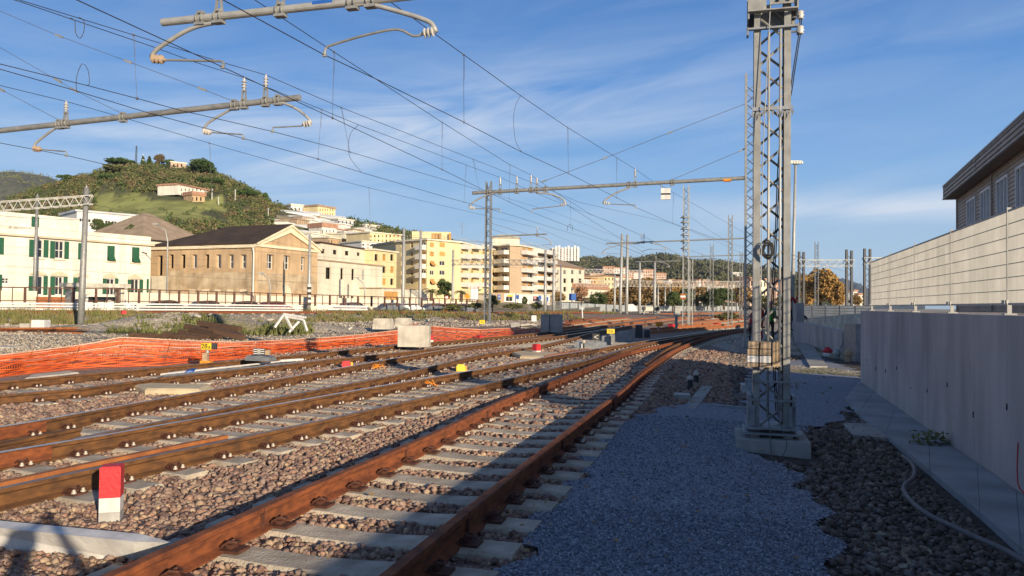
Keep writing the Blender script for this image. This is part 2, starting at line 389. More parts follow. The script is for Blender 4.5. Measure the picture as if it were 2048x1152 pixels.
mat('sign_white', (0.75, 0.75, 0.75), 0.5, 0.05, 8)
mat('awning_green', (0.03, 0.25, 0.17), 0.7, 0.1, 5)
mat('bark', (0.11, 0.08, 0.055), 0.95, 0.3, 4)
mat('leaf_green', (0.09, 0.13, 0.035), 0.8, 0.35, 0.6, objrand=0.2)
mat('leaf_pine', (0.075, 0.13, 0.03), 0.85, 0.35, 0.4, objrand=0.15)
mat('leaf_olive', (0.165, 0.17, 0.06), 0.85, 0.35, 0.5, objrand=0.2)
mat('leaf_brown', (0.18, 0.135, 0.065), 0.85, 0.35, 0.5, objrand=0.2)
mat('leaf_orange', (0.50, 0.29, 0.17), 0.85, 0.35, 0.5)
mat('leaf_autumn', (0.34, 0.22, 0.09), 0.85, 0.35, 0.5, objrand=0.2)
mat('leaf_gold', (0.46, 0.28, 0.09), 0.85, 0.3, 0.5, objrand=0.15)
mat('grass', (0.15, 0.17, 0.045), 0.9, col2=(0.26, 0.20, 0.09), scale=0.8)
mat('leaf_far', (0.125, 0.13, 0.08), 0.9, 0.4, 0.05)
mat('weed', (0.17, 0.18, 0.06), 0.8, 0.3, 4)
mat('asphalt', (0.05, 0.05, 0.052), 0.95, 0.2, 2)
stones('ballast_stone', [(0.11, 0.07, 0.058), (0.27, 0.155, 0.115), (0.35, 0.21, 0.15), (0.28, 0.20, 0.165), (0.45, 0.33, 0.215), (0.21, 0.145, 0.125), (0.37, 0.26, 0.19), (0.165, 0.098, 0.08)])
stones('rubble_stone', [(0.22, 0.19, 0.15), (0.42, 0.36, 0.28), (0.33, 0.29, 0.24), (0.55, 0.48, 0.38), (0.28, 0.20, 0.15), (0.60, 0.55, 0.46)])
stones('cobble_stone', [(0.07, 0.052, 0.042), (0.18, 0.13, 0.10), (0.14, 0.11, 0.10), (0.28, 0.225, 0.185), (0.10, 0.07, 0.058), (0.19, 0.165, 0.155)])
stones('gravel_stone', [(0.10, 0.105, 0.14), (0.24, 0.26, 0.315), (0.16, 0.175, 0.22), (0.45, 0.47, 0.51), (0.20, 0.215, 0.26)])
pebbled('ballast_bed', [(0.11, 0.075, 0.06), (0.28, 0.18, 0.14), (0.37, 0.25, 0.19), (0.19, 0.13, 0.11), (0.45, 0.33, 0.25)], 20, 1.0)
pebbled('gravel_bed', [(0.06, 0.065, 0.09), (0.24, 0.26, 0.325), (0.12, 0.13, 0.17), (0.42, 0.44, 0.50), (0.17, 0.185, 0.235)], 75, 0.5, dist=0.006)
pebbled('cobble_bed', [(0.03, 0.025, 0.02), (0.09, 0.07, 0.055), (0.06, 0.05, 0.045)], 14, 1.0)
pebbled('yard', [(0.26, 0.22, 0.17), (0.50, 0.43, 0.34), (0.37, 0.32, 0.255), (0.62, 0.54, 0.42)], 9, 1.0, patch=((0.22, 0.20, 0.09), 0.16, 0.52, 0.62), dist=0.06)
pebbled('street', [(0.14, 0.13, 0.12), (0.20, 0.19, 0.17)], 6, 0.2)
two_tone_attr('land')
# ------------------------------------------------------------------ the ground, in one sheet to the horizon, and what is spread over it
def sheet(name, x0, x1, y0, y1, step, matn, dz, mask=None, hf=ground_h):
    xs = np.arange(x0, x1 + step * .5, step); ys = np.arange(y0, y1 + step * .5, step)
    gx, gy = np.meshgrid(xs, ys); z = hf(gx, gy) + dz
    V = np.stack([gx.ravel(), gy.ravel(), z.ravel()], 1); nx = len(xs)
    i, j = np.meshgrid(np.arange(len(xs) - 1), np.arange(len(ys) - 1)); a = (j * nx + i).ravel()
    F = np.stack([a, a + 1, a + nx + 1, a + nx], 1)
    if mask is not None:
        c = V[F].mean(1); F = F[mask(c[:, 0], c[:, 1])]
        used = np.unique(F); re = np.zeros(len(V), int); re[used] = np.arange(len(used)); V = V[used]; F = re[F]
    o = np_mesh(name, V, F, matn, smooth=True); tag(o, kind='structure'); return o
# ground: fine grid near, skirts out to the horizon
def make_ground():
    a = np.concatenate([[-9000, -3000, -1200, -500, -260, -160], np.arange(-110, 90.1, 2.0), [130, 200, 400, 1200, 3000, 9000]])
    b = np.concatenate([[-300, -60], np.arange(-12, 150.1, 2.0), [180, 240, 400, 900, 2500, 9000]])
    gx, gy = np.meshgrid(a, b); z = ground_h(gx, gy) - 0.03
    V = np.stack([gx.ravel(), gy.ravel(), z.ravel()], 1); nx = len(a)
    i, j = np.meshgrid(np.arange(len(a) - 1), np.arange(len(b) - 1)); k = (j * nx + i).ravel()
    F = np.stack([k, k + 1, k + nx + 1, k + nx], 1)
    tag(np_mesh('ground', V, F, 'yard', smooth=True), kind='structure')
make_ground()
def g2(px, py, z=0.05):
    p = G(px, py, z); return (p.x, p.y)
PATH = [g2(*q) for q in [(975, 1215), (1020, 1152), (1102, 1035), (1168, 945), (1212, 890), (1256, 853), (1330, 828), (1395, 815), (1490, 815), (1488, 770), (1500, 735),
        (1560, 722), (1640, 714), (1722, 742), (1722, 770), (1700, 800), (1690, 838), (1620, 850), (1600, 868), (1490, 905), (1560, 930), (1610, 965), (1650, 1040), (1680, 1152), (1692, 1215)]]
def wob(x, y, a=0.09): return a * (np.sin(x * 7.3 + y * 3.1) + np.sin(x * 13.7 - y * 11.3) * .6)
def in_path(x, y): return inpoly(x + wob(x, y), y + wob(y, x), PATH)
# near bed of ballast and of cobbles by the wall
def dcoord(x, y): return x * TN.x + y * TN.y
sheet('ballast_bed', -16, 9, 1.0, 44, 0.5, 'ballast_bed', -0.012, lambda x, y: (dcoord(x, y) < 0.4) & (dcoord(x, y) > -16.5))
sheet('cobble_bed', -1, 12, 1.0, 30, 0.25, 'cobble_bed', -0.008, lambda x, y: dcoord(x, y) > 0.15)
sheet('gravel_path', -1.2, 12.5, 3.0, 36, 0.05, 'gravel_bed', 0.022, in_path)
sheet('painted_sun_strip', 4, 13, 20.5, 36, 0.08, 'yard', 0.030, lambda x, y: inpoly(x + wob(x, y, .14), y + wob(y, x, .14), [g2(*q) for q in [(1350, 706), (1445, 716), (1560, 727), (1640, 733), (1722, 742), (1722, 751), (1640, 745), (1560, 741), (1500, 737), (1440, 734), (1350, 724)]]))  # sunlit strip across the grey gravel, its light painted as a tan patch
sheet('far_ballast', -14, 60, 44, 150, 2.0, 'ballast_bed', -0.01, lambda x, y: (x > -14 + (y - 44) * 0.2) & (x < 10 + (y - 44) * 0.45))
def street_line(s0, s1, t0, t1, name, matn, dz, step=2.5):
    d = Vector((0.715, 0.699, 0)); n = Vector((-0.699, 0.715, 0)); o = Vector((-38, 55, 0))
    ts = np.arange(t0, t1, step); V = []; F = []
    for t in ts:
        for s in (s0, s1):
            p = o + d * t + n * s; V.append((p.x, p.y, gh(p.x, p.y) + dz))
    for i in range(len(ts) - 1): F.append((2 * i, 2 * i + 2, 2 * i + 3, 2 * i + 1))
    tag(np_mesh(name, V, F, matn), kind='structure')
street_line(8.5, 16, -60, 150, 'road', 'asphalt', 0.02)

# ------------------------------------------------------------------ loose stones as real stones
def base_rocks(k, seed, flat=0.65, jag=0.28, sub=False):
    r = np.random.RandomState(seed); ph = (1 + 5 ** .5) / 2
    V0 = np.array([(-1, ph, 0), (1, ph, 0), (-1, -ph, 0), (1, -ph, 0), (0, -1, ph), (0, 1, ph), (0, -1, -ph), (0, 1, -ph), (ph, 0, -1), (ph, 0, 1), (-ph, 0, -1), (-ph, 0, 1)], float)
    V0 /= np.linalg.norm(V0[0])
    F0 = np.array([(0, 11, 5), (0, 5, 1), (0, 1, 7), (0, 7, 10), (0, 10, 11), (1, 5, 9), (5, 11, 4), (11, 10, 2), (10, 7, 6), (7, 1, 8), (3, 9, 4), (3, 4, 2), (3, 2, 6), (3, 6, 8), (3, 8, 9), (4, 9, 5), (2, 4, 11), (6, 2, 10), (8, 6, 7), (9, 8, 1)])
    return [V0 * (1 + r.uniform(-jag, jag, (12, 1))) * np.array([1, r.uniform(.52, .95), r.uniform(flat * .7, flat * 1.25)]) for _ in range(k)], F0
def scatter(name, pts, sizes, matn, seed=1, flat=0.65, tilt=0.6, jag=0.46):
    r = np.random.RandomState(seed); rocks, F0 = base_rocks(10, seed, flat, jag); n = len(pts)
    kind = r.randint(0, 10, n); base = np.array(rocks)[kind] * sizes[:, None, None]
    a = r.uniform(0, 2 * np.pi, n); t = r.uniform(-tilt, tilt, n); u = r.uniform(-tilt, tilt, n)
    def rot(x, y, ang):
        c, s = np.cos(ang)[:, None], np.sin(ang)[:, None]; return c * x - s * y, s * x + c * y
    X, Y, Z = base[..., 0].copy(), base[..., 1].copy(), base[..., 2].copy()
    Y, Z = rot(Y, Z, t); X, Z = rot(X, Z, u); X, Y = rot(X, Y, a)
    V = np.stack([X, Y, Z], 2) + pts[:, None, :]
    F = (F0[None] + (np.arange(n) * 12)[:, None, None]).reshape(-1, 3)
    o = np_mesh(name, V.reshape(-1, 3), F, matn); tag(o, kind='stuff'); return o
EXCL = []                                      # oriented rectangles kept free of stones: (centre, direction, half length, half width)
def keep_free(c, d, hl, hw): EXCL.append((c[0], c[1], d[0], d[1], hl, hw))
def free_mask(x, y):
    ok = np.ones(len(x), bool)
    for cx, cy, dx, dy, hl, hw in EXCL:
        ux, uy = x - cx, y - cy
        ok &= ~((np.abs(ux * dx + uy * dy) < hl) & (np.abs(-ux * dy + uy * dx) < hw))
    return ok
def poisson_ish(n, f, seed):
    """stones thinned with distance from where they are looked at: uniform in the band, jittered"""
    r = np.random.RandomState(seed); pts = []
    for (y0, y1, dens) in f:
        area = 0.5 * (y1 * y1 - y0 * y0) * 1.50 + (y1 - y0) * 1.2; m = int(area * dens)
        y = np.sqrt(r.uniform(y0 * y0, y1 * y1, m)); x = r.uniform(-0.5, 0.5, m) * (1.50 * y + 1.2)
        pts.append(np.stack([x, y, np.full(m, np.sqrt(1.0 / dens))], 1))
    return np.concatenate(pts)
# ------------------------------------------------------------------ railway tracks
RZ = 0.34                                       # rail head level
def rail_pts(px_list, step=0.6): return spline([G(x, y, RZ) for x, y in px_list], step)
def extend(pts, d0=0.0, d1=0.0):
    if d0: pts = [pts[0] + (pts[0] - pts[2]).normalized() * d0] + pts
    if d1: pts = pts + [pts[-1] + (pts[-1] - pts[-3]).normalized() * d1]
    return pts
PROF = [(-.036, 0), (.036, 0), (.036, -.036), (.012, -.052), (.010, -.140), (.075, -.160), (.075, -.172), (-.075, -.172), (-.075, -.160), (-.010, -.140), (-.012, -.052), (-.036, -.036)]
def rail_mesh(pts, name, side, head, parent, dz=0.0, tilt=None):
    mb = MB(); n = len(PROF); N = len(pts)
    for i, p in enumerate(pts):
        t = (pts[min(i + 1, N - 1)] - pts[max(i - 1, 0)]); t.z = 0; t.normalize(); x = Vector((t.y, -t.x, 0))
        for a, b in PROF: mb.v.append(tuple(p + x * a + Vector((0, 0, b + dz))))
    for i in range(N - 1):
        for j in range(n):
            a = i * n + j; b = i * n + (j + 1) % n
            mb.f.append((a, a + n, b + n, b)); mb.m.append(1 if j == 0 else 0)
    mb.f.append(tuple(range(n))); mb.m.append(0); mb.f.append(tuple((N - 1) * n + j for j in range(n))[::-1]); mb.m.append(0)
    return mb.build(name, [side, head], parent)
A1 = rail_pts([(150, 1180), (256, 1133), (438, 1051), (620, 971), (860, 869), (1012, 797), (1090, 768), (1204, 722), (1258, 703), (1325, 689), (1380, 677), (1466, 662)])
A2 = rail_pts([(640, 1255), (800, 1128), (1000, 968), (1180, 828), (1245, 779), (1278, 747), (1318, 717), (1359, 694), (1398, 680), (1440, 668), (1500, 657)])
RC = rail_pts([(-160, 1008), (0, 976), (320, 908), (640, 841), (800, 805), (960, 770), (1116, 734), (1204, 712), (1284, 688), (1345, 677), (1434, 663), (1520, 654)])
RB = rail_pts([(-160, 932), (0, 904), (200, 871), (320, 850), (640, 793), (800, 765), (960, 738), (1085, 715), (1177, 700), (1260, 686), (1356, 672), (1434, 661), (1530, 652)])
R3 = rail_pts([(-160, 880), (0, 853), (75, 841), (320, 797), (640, 743), (796, 715), (960, 689), (1116, 672), (1210, 658.5), (1280, 648), (1350, 640)])
RD = rail_pts([(150, 876), (320, 842), (640, 777.5), (796, 748), (879, 728), (960, 709), (1066, 693), (1141, 676.5), (1200, 662), (1270, 650), (1340, 641)])
R2 = rail_pts([(-160, 813), (0, 789), (156, 776), (320, 755), (476, 738), (640, 720.5), (796, 704.5), (898, 693.5), (1000, 681), (1110, 667.5), (1200, 655)])
R1 = rail_pts([(-160, 778), (0, 762.5), (320, 734.5), (476, 720.5), (640, 705.5), (796, 690), (960, 676), (1070, 666), (1194, 653), (1280, 642)])
def fastening_mesh(caps=True):
    mb = MB()
    mb.box((0, 0, .163), (.37, .15, .018), 0)
    for s in (-1, 1):
        mb.tube([(s * .05, -.055, .19), (s * .10, -.05, .225), (s * .14, -.02, .215), (s * .13, .03, .21), (s * .085, .05, .215), (s * .06, .02, .20)], .011, 6, 0)
        mb.box((s * .09, 0, .185), (.045, .07, .03), 0)
        for t in (-1, 1):
            if caps: mb.lathe((s * .155, t * .045, .172), [(.021, 0), (.020, .012), (.014, .014), (.012, .032), (.001, .036)], 7, 1)
    return mb
def sleeper_mesh(L, w=.30):
    mb = MB(); n = 9                            # dips to the middle, bevelled top edges
    xs = [-L / 2 + L * i / (n - 1) for i in range(n)]
    for x in xs:
        q = abs(x) / (L / 2); dip = .0 if (L > 3) else .025 * (1 - min(1, q * 1.9) ** 2)
        mb.v += [(x, -w / 2 - .03, -.06), (x, -w / 2, .135 - dip), (x, -w / 2 + .02, .155 - dip), (x, w / 2 - .02, .155 - dip), (x, w / 2, .135 - dip), (x, w / 2 + .03, -.06)]
    for i in range(n - 1):
        for j in range(5): mb.f.append((i * 6 + j, i * 6 + j + 1, (i + 1) * 6 + j + 1, (i + 1) * 6 + j)[::-1]); mb.m.append(0)
    mb.f.append(tuple(range(6))); mb.m.append(0); mb.f.append(tuple((n - 1) * 6 + j for j in range(6))[::-1]); mb.m.append(0)
    return mb
def mesh_of(mb, name, mats):
    o = mb.build(name, mats, local=True); me = o.data; bpy.data.objects.remove(o); return me
ME_FAST = mesh_of(fastening_mesh(True), 'rail_fastening', ['fastening', 'bolt_white'])
ME_FASTN = mesh_of(fastening_mesh(False), 'rail_fastening', ['fastening', 'bolt_white'])
_sl = {}
def sleeper_me(L):
    L = round(L * 5) / 5
    if L not in _sl: _sl[L] = mesh_of(sleeper_mesh(L), 'sleeper', ['sleeper_conc'])
    return _sl[L]
def cross(pts, o, d):
    """where the line o + s d meets the plan of a rail"""
    for i in range(len(pts) - 1):
        p, q = pts[i], pts[i + 1]; e = q - p; den = d.x * e.y - d.y * e.x
        if abs(den) < 1e-9: continue
        w = p - o; s = (w.x * e.y - w.y * e.x) / den; t = (w.x * d.y - w.y * d.x) / den
        if 0 <= t <= 1: return s
    return None
def lay(root, ref, rails, step, over, nmax, start=0.0, caps=lambda y: True, maxlen=9.0, smax=3.0):
    """sleepers square to rail ref, long enough to carry every rail they meet"""
    acc = start; k = 0
    for i in range(len(ref) - 1):
        seg = ref[i + 1] - ref[i]; L = seg.length
        while acc < L and k < nmax:
            p = ref[i] + seg * (acc / L); acc += step
            t = Vector((seg.x, seg.y, 0)).normalized(); d = Vector((t.y, -t.x, 0)); o = Vector((p.x, p.y, 0))
            ss = [0.0] if ref in rails else []
            for r in rails:
                if r is ref: continue
                s = cross(r, o, d)
                if s is not None and abs(s) < maxlen: ss.append(s)
            if len(ss) < 2: continue
            s0, s1 = min(ss) - over, max(ss) + over
            if s1 - s0 > maxlen: continue
            c = o + d * ((s0 + s1) / 2); ang = math.atan2(d.y, d.x) + rnd.uniform(-.006, .006)
            so_ = bpy.data.objects.new('sleeper', sleeper_me(s1 - s0)); COL.objects.link(so_); so_.parent = root
            so_.location = (c.x, c.y, RZ - .34 + 0.022); so_.rotation_euler = (0, 0, ang)
            keep_free((c.x, c.y), (math.cos(ang), math.sin(ang)), (s1 - s0) / 2 + .01, .172)
            if p.y < 60:
                for s in ss:
                    f = bpy.data.objects.new('rail_fastening', ME_FAST if caps(p.y) else ME_FASTN); COL.objects.link(f); f.parent = so_
                    f.location = (s - (s0 + s1) / 2, 0, 0)
            k += 1
        acc -= L
trackA = thing('railway_track', 'nearest railway track with heavily rusted orange rails, half in shadow beside the gravel path', 'railway track')
rail_mesh(A1, 'rail', 'rail_rust', 'rail_rust', trackA); rail_mesh(A2, 'rail', 'rail_rust', 'rail_rust', trackA)
lay(trackA, A2, [A1, A2], .6, .42, 95, .1, caps=lambda y: y > 9.5, maxlen=3.4)
gr = [p for p in spline([G(x, y, RZ) for x, y in [(1292, 727), (1335, 697), (1362, 685), (1385, 677)]], .6)]
rail_mesh(gr, 'guard_rail', 'rail_brown', 'rail_brown', trackA, dz=.005)
for pts, ys in ((A1, (5.6, 8.3, 11.6)), (A2, (6.0, 9.2, 12.5))):     # joints in the two rusty rails
    for yy in ys:
        i = min(range(len(pts)), key=lambda k: abs(pts[k].y - yy)); t = (pts[i + 1] - pts[i]).normalized(); x = Vector((t.y, -t.x, 0)); c = pts[i] - Vector((0, 0, .095))
        mb = MB(); mb.frame(c, x * .034, t * .012, (0, 0, .05)); mb.frame(c + Vector((0, 0, .08)), x * .0385, t * .006, (0, 0, .018)); mb.build('rail_joint', ['fastening'], trackA)
trackB = thing('railway_turnout', 'wide railway turnout of brown rails with four running lines, behind the rusty nearest track', 'railway turnout')
rail_mesh(RC, 'rail', 'rail_brown', 'rail_head_worn', trackB); rail_mesh(RB, 'rail', 'rail_brown', 'rail_head', trackB)
rail_mesh(RD, 'rail', 'rail_brown', 'rail_head_worn', trackB, dz=-.004); rail_mesh(R3, 'rail', 'rail_brown', 'rail_head', trackB)
lay(trackB, RB, [RB, RC, RD, R3], .6, .45, 90, .3, maxlen=6.4)
trackD = thing('railway_track', 'farther brown railway track running beside the orange mesh fence', 'railway track')
rail_mesh(R1, 'rail', 'rail_brown', 'rail_head_worn', trackD); rail_mesh(R2, 'rail', 'rail_brown', 'rail_head_worn', trackD, dz=-.004)
lay(trackD, R2, [R1, R2], .6, .45, 85, .2, maxlen=3.6)
# check rails laid against the running rails, and joints
def side_rail(px, name, m, parent, dz=-.002): rail_mesh(spline([G(x, y, RZ) for x, y in px], .6), name, m, m, parent, dz)
side_rail([(-60, 974), (120, 935), (300, 898), (452, 868)], 'check_rail', 'rail_orange', trackB, -.012)
side_rail([(-100, 904), (60, 872), (160, 853)], 'check_rail', 'rail_brown', trackB, -.008)
side_rail([(1090, 712), (1140, 703.5), (1178, 698)], 'check_rail', 'rail_orange', trackB, .012)
for pts, px, py, l in ((R3, 26, 848, .42), (RB, 60, 896, .5)):
    c = G(px, py, RZ); i = min(range(len(pts) - 1), key=lambda k: (pts[k] - c).length); t = (pts[i + 1] - pts[i]).normalized(); x = Vector((t.y, -t.x, 0)); mb = MB()
    mb.frame(pts[i] + x * .048 - Vector((0, 0, .078)), x * .012, t * l, (0, 0, .07)); mb.build('fishplate', ['rail_rust'], trackB)
# farther tracks, across the yard and on the raised line
def far_track(l, r, label, z=RZ, m='rail_rust', nm=70, step=1.0):
    t = thing('railway_track', label, 'railway track')
    a = spline([G(x, y, z) for x, y in l], 1.5); b = spline([G(x, y, z) for x, y in r], 1.5)
    rail_mesh(a, 'rail', m, 'rail_rust', t); rail_mesh(b, 'rail', m, 'rail_rust', t)
    for i in range(0, len(a) - 1):
        if i >= nm: break
        d = Vector(((a[i + 1] - a[i]).y, -(a[i + 1] - a[i]).x, 0)).normalized(); s = cross(b, Vector((a[i].x, a[i].y, 0)), d)
        if s is None or abs(s) > 4: continue
        c = a[i] + d * s / 2; so_ = bpy.data.objects.new('sleeper', sleeper_me(2.6)); COL.objects.link(so_); so_.parent = t
        so_.location = (c.x, c.y, z - .33); so_.rotation_euler = (0, 0, math.atan2(d.y, d.x))
    return t
far_track([(1122, 648), (1200, 639.5), (1280, 632.5), (1340, 629)], [(1122, 655), (1200, 645.5), (1280, 636.5), (1340, 632)], 'rusty railway track crossing the yard right of the pair of grey concrete blocks', m='rail_orange')
far_track([(1200, 651), (1280, 643), (1345, 636), (1400, 631.5)], [(1230, 652), (1300, 645), (1360, 638), (1420, 633)], 'rusty railway track in the middle distance behind the grey signal cabinet post', m='rail_orange')
far_track([(1150, 630), (1300, 627), (1480, 624)], [(1150, 632.5), (1300, 629), (1480, 625.8)], 'thin rusty railway track seen edge-on just in front of the grey sheet fence', m='rail_orange')
far_track([(1300, 656), (1400, 650), (1490, 645)], [(1300, 662), (1400, 655), (1490, 649)], 'rusty railway track crossing just past the shadow near the paired lattice masts', m='rail_orange')
far_track([(1130, 641), (1220, 633), (1310, 627.5)], [(1130, 645), (1225, 636), (1318, 629.5)], 'rusty railway track at the top of the far fan, left of the buffer stop', m='rail_rust')
far_track([(1340, 650), (1420, 640), (1485, 634)], [(1350, 653), (1430, 643), (1490, 636.5)], 'rusty railway track right of the plated lattice mast feet', m='rail_orange')
far_track([(1380, 636), (1430, 632), (1490, 629)], [(1380, 639), (1432, 634.5), (1492, 631)], 'rusty railway track past the white footing of the distant mast', m='rail_rust')
_d = Vector((0.715, 0.699, 0)); _n = Vector((-0.699, 0.715, 0)); _o = Vector((-38, 55, 0))
def raised_track():
    t = thing('railway_track', 'brown railway track along the top of the raised bank below the white guardrail', 'railway track')
    mb = None
    for s in (1.4, 2.9):
        pts = [_o + _d * k + _n * s + Vector((0, 0, .78 + .18)) for k in np.arange(-45, 75, 3.0)]
        rail_mesh(pts, 'rail', 'rail_rust', 'rail_rust', t)
    for k in np.arange(-40, 60, 1.0):
        c = _o + _d * k + _n * 2.15; so_ = bpy.data.objects.new('sleeper', sleeper_me(2.6)); COL.objects.link(so_); so_.parent = t
        so_.location = (c.x, c.y, .62); so_.rotation_euler = (0, 0, math.atan2(_n.y, _n.x))
raised_track()

# ------------------------------------------------------------------ ballast, cobbles and gravel as loose stones
def lay_stones():
    P_ = poisson_ish(0, [(2.2, 6.5, 620), (6.5, 11, 430), (11, 18, 210), (18, 30, 90)], 3)
    x, y, sp_ = P_.T; d = dcoord(x, y)
    stray = np.random.RandomState(8).rand(len(x)); keep = (d < 0.25) & (d > -13.5) & (~in_path(x, y) | (stray < .012)) & free_mask(x, y)
    x, y, sp_ = x[keep], y[keep], sp_[keep]; r = np.random.RandomState(5)
    z = ground_h(x, y) + r.uniform(-.014, .008, len(x)) + 0.035 * (np.sin(x * 2.1) * np.sin(y * 1.7)) * 0.3
    scatter('ballast', np.stack([x, y, z], 1), sp_ * (.38 + .58 * r.rand(len(x))), 'ballast_stone', 11)
    P_ = poisson_ish(0, [(3.0, 8, 480), (8, 13, 300), (13, 30, 110)], 9); x, y, sp_ = P_.T; d = dcoord(x, y)
    stray = np.random.RandomState(9).rand(len(x)); keep = (d >= 0.25) & (d < 3.2) & (~in_path(x, y) | (stray < .02)) & free_mask(x, y)
    x, y, sp_ = x[keep], y[keep], sp_[keep]
    scatter('cobbles', np.stack([x, y, ground_h(x, y) + r.uniform(-.012, .02, len(x))], 1), sp_ * (.28 + .85 * r.rand(len(x)) ** 2), 'cobble_stone', 13, flat=.6, jag=.3)
    P_ = poisson_ish(0, [(3.0, 6.5, 1500), (6.5, 12, 500)], 21); x, y, sp_ = P_.T
    keep = in_path(x, y) & free_mask(x, y); x, y, sp_ = x[keep], y[keep], sp_[keep]
    scatter('gravel', np.stack([x, y, ground_h(x, y) + .026], 1), r.uniform(.006, .015, len(x)), 'gravel_stone', 17)
# ------------------------------------------------------------------ the right-hand side: wall, grating fence, clad building
def wallpt(Y, off=0.0):                         # along the retaining wall (straight), off = metres behind its face
    k = Vector((math.sin(R(17.6)), math.cos(R(17.6)), 0)); n = Vector((k.y, -k.x, 0))
    p0 = WALL0 + n * off; return p0 + k * ((Y - p0.y) / k.y), k, n
WALL0 = G(2048, 1003, 0.0); _we = G(1721, 769, 0.0)
_k = (_we - WALL0); WK = _k.normalized(); WN = Vector((WK.y, -WK.x, 0))
def wp(t, off=0.0, z=0.0): return WALL0 + WK * t + WN * off + Vector((0, 0, z))
WLEN = _k.length; WTOP = 1.80; WSTART = -16.0
w = thing('concrete_retaining_wall', 'long pale grey cast concrete wall in shade along the gravel path', 'wall', tuple(wp(0)))
mb = MB(); t = WSTART; i = 0
joints = []
while t < WLEN - .05:
    e = min(t + 1.25 + (i % 3) * .02, WLEN)
    if WLEN - e < .6: e = WLEN
    o_ = .0012 * (i % 2) + .001
    mb.prism([wp(t + .005, o_, -.3), wp(e - .005, o_, -.3), wp(e - .005, .30, -.3), wp(t + .005, .30, -.3)], (0, 0, WTOP + .3))
    joints.append(e); t = e; i += 1
mb.build('wall_face', 'concrete_wall', w)
mb = MB(); mb.prism([wp(WSTART, .02, -.3), wp(WLEN - .01, .02, -.3), wp(WLEN - .01, .27, -.3), wp(WSTART, .27, -.3)], (0, 0, WTOP + .27)); mb.build('wall_core', 'concrete', w)
mb = MB(); mb.prism([wp(WLEN - .006, .305, -.3), wp(WLEN - .3, .305, -.3), wp(WLEN - 5.7, 9.0, -.3), wp(WLEN - 5.4, 9.0, -.3)], (0, 0, WTOP + .297)); mb.build('end_return', 'concrete_wall', w)
mb = MB(); mb.prism([wp(WSTART, .33, WTOP - .25), wp(WLEN - .5, .33, WTOP - .25), wp(WLEN - 5.9, 9, WTOP - .25), wp(WSTART, 9, WTOP - .25)], (0, 0, .18)); tag(mb.build('upper_yard', 'concrete_pale'), kind='structure')
# holes and rust stains left by the formwork ties
mb = MB()
for tt, zz in [(j + .02, 1.02 - .02 * k) for k, j in enumerate(joints) if j > 0]:
    zz += rnd.uniform(-.2, .1); hl = rnd.uniform(.012, .04); mb.beam(wp(tt, -.0025, zz - hl), wp(tt, -.0025, zz + hl), .014, .004)
mb.build('tie_hole', 'dark_hole', w)
p0, p1 = P(2037, 885, 7.42), P(2037, 978, 7.42)
# a thin red line sprayed on the wall
def onwall(px, py):
    d = ray(px, py); n_ = WN; s = (WALL0 - CAM).dot(n_) / d.dot(n_); return CAM + d * s - n_ * .004
mb = MB(); q = [onwall(*a) for a in [(2037, 885), (2035, 930), (2036, 965), (2040, 976), (2058, 1000)]]
mb.tube(q, .006, 5); tag(mb.build('paint_line', 'red_paint'), 'thin red line painted on the concrete wall near its base', 'painted line')
# grating fence on the wall
f = thing('grating_fence', 'pale steel grating fence panels standing on top of the concrete wall', 'fence', tuple(wp(0, .2, WTOP)))
FO = .16; F0, F1 = -1.0, WLEN - .55; zb, zt = WTOP + .11, WTOP + 1.16
t = F1; n_p = 0
while t > F0:
    t0 = t - 2.55
    mb = MB(); nb = int(2.44 / .062)
    for k in range(nb + 1):
        c = wp(t0 + .055 + k * 2.44 / nb, FO + .011, (zb + zt) / 2); mb.frame(c, WK * .0016, WN * .011, (0, 0, (zt - zb) / 2 - .012))
    for k in range(8):
        z = zb + .012 + (zt - zb - .024) * (k / 7 if k else 0); c = wp((t0 + t) / 2, FO + .004, z)
        mb.frame(c, WK * 1.24, WN * .005, (0, 0, .004 if 0 < k < 7 else .012))
    mb.build('grating_panel', 'grating', f)
    mb = MB(); mb.frame(wp(t, FO + .02, (WTOP + zt + .03) / 2), WK * .012, WN * .022, (0, 0, (zt - WTOP + .03) / 2)); mb.frame(wp(t, FO + .02, WTOP + .01), WK * .06, WN * .06, (0, 0, .008))
    mb.box(tuple(wp(t - .0, FO - .02, zb + .03)), (.05, .05, .05)); mb.build('post', 'grating', f)
    t = t0; n_p += 1
# concrete gutter strip along the wall base
mb = MB(); o0 = [G(2260, 1290, .03), G(2042, 1103, .03), G(1960, 1030, .03), G(1860, 946, .03), G(1771, 872, .03), G(1716, 830, .03), G(1690, 800, .03)]
inner = [wp(-6, -.01, .03), wp(.2, -.01, .03), wp(1.6, -.01, .03), wp(4.2, -.01, .03), wp(7.0, -.01, .03), wp(9.6, -.01, .03), wp(12.0, -.01, .03)]
for i in range(len(o0) - 1):
    a, b, c, d = o0[i], o0[i + 1], inner[i + 1], inner[i]
    g_ = (b - a) * .004
    mb.prism([a + g_ - Vector((0, 0, .1)), b - g_ - Vector((0, 0, .1)), c - g_ - Vector((0, 0, .1)), d + g_ - Vector((0, 0, .1))], (0, 0, .13 + .002 * (i % 2)))
tag(mb.build('kerb_strip', 'gutter_conc'), kind='structure')
for i in range(len(o0) - 1):
    c = (o0[i] + o0[i + 1] + inner[i] + inner[i + 1]) / 4; keep_free((c.x, c.y), (WK.x, WK.y), 1.9, .40)
mb = MB(); q = [G(1683, 846, .035), G(1708, 871, .035), G(1770, 876, .035), G(1845, 878, .035), G(1800, 848, .035)]
mb.prism([a - Vector((0, 0, .06)) for a in q], (0, 0, .066)); tag(mb.build('cable_duct_lid', 'concrete'), 'flat concrete slab with pale rim lying at the foot of the wall strip', 'concrete slab')
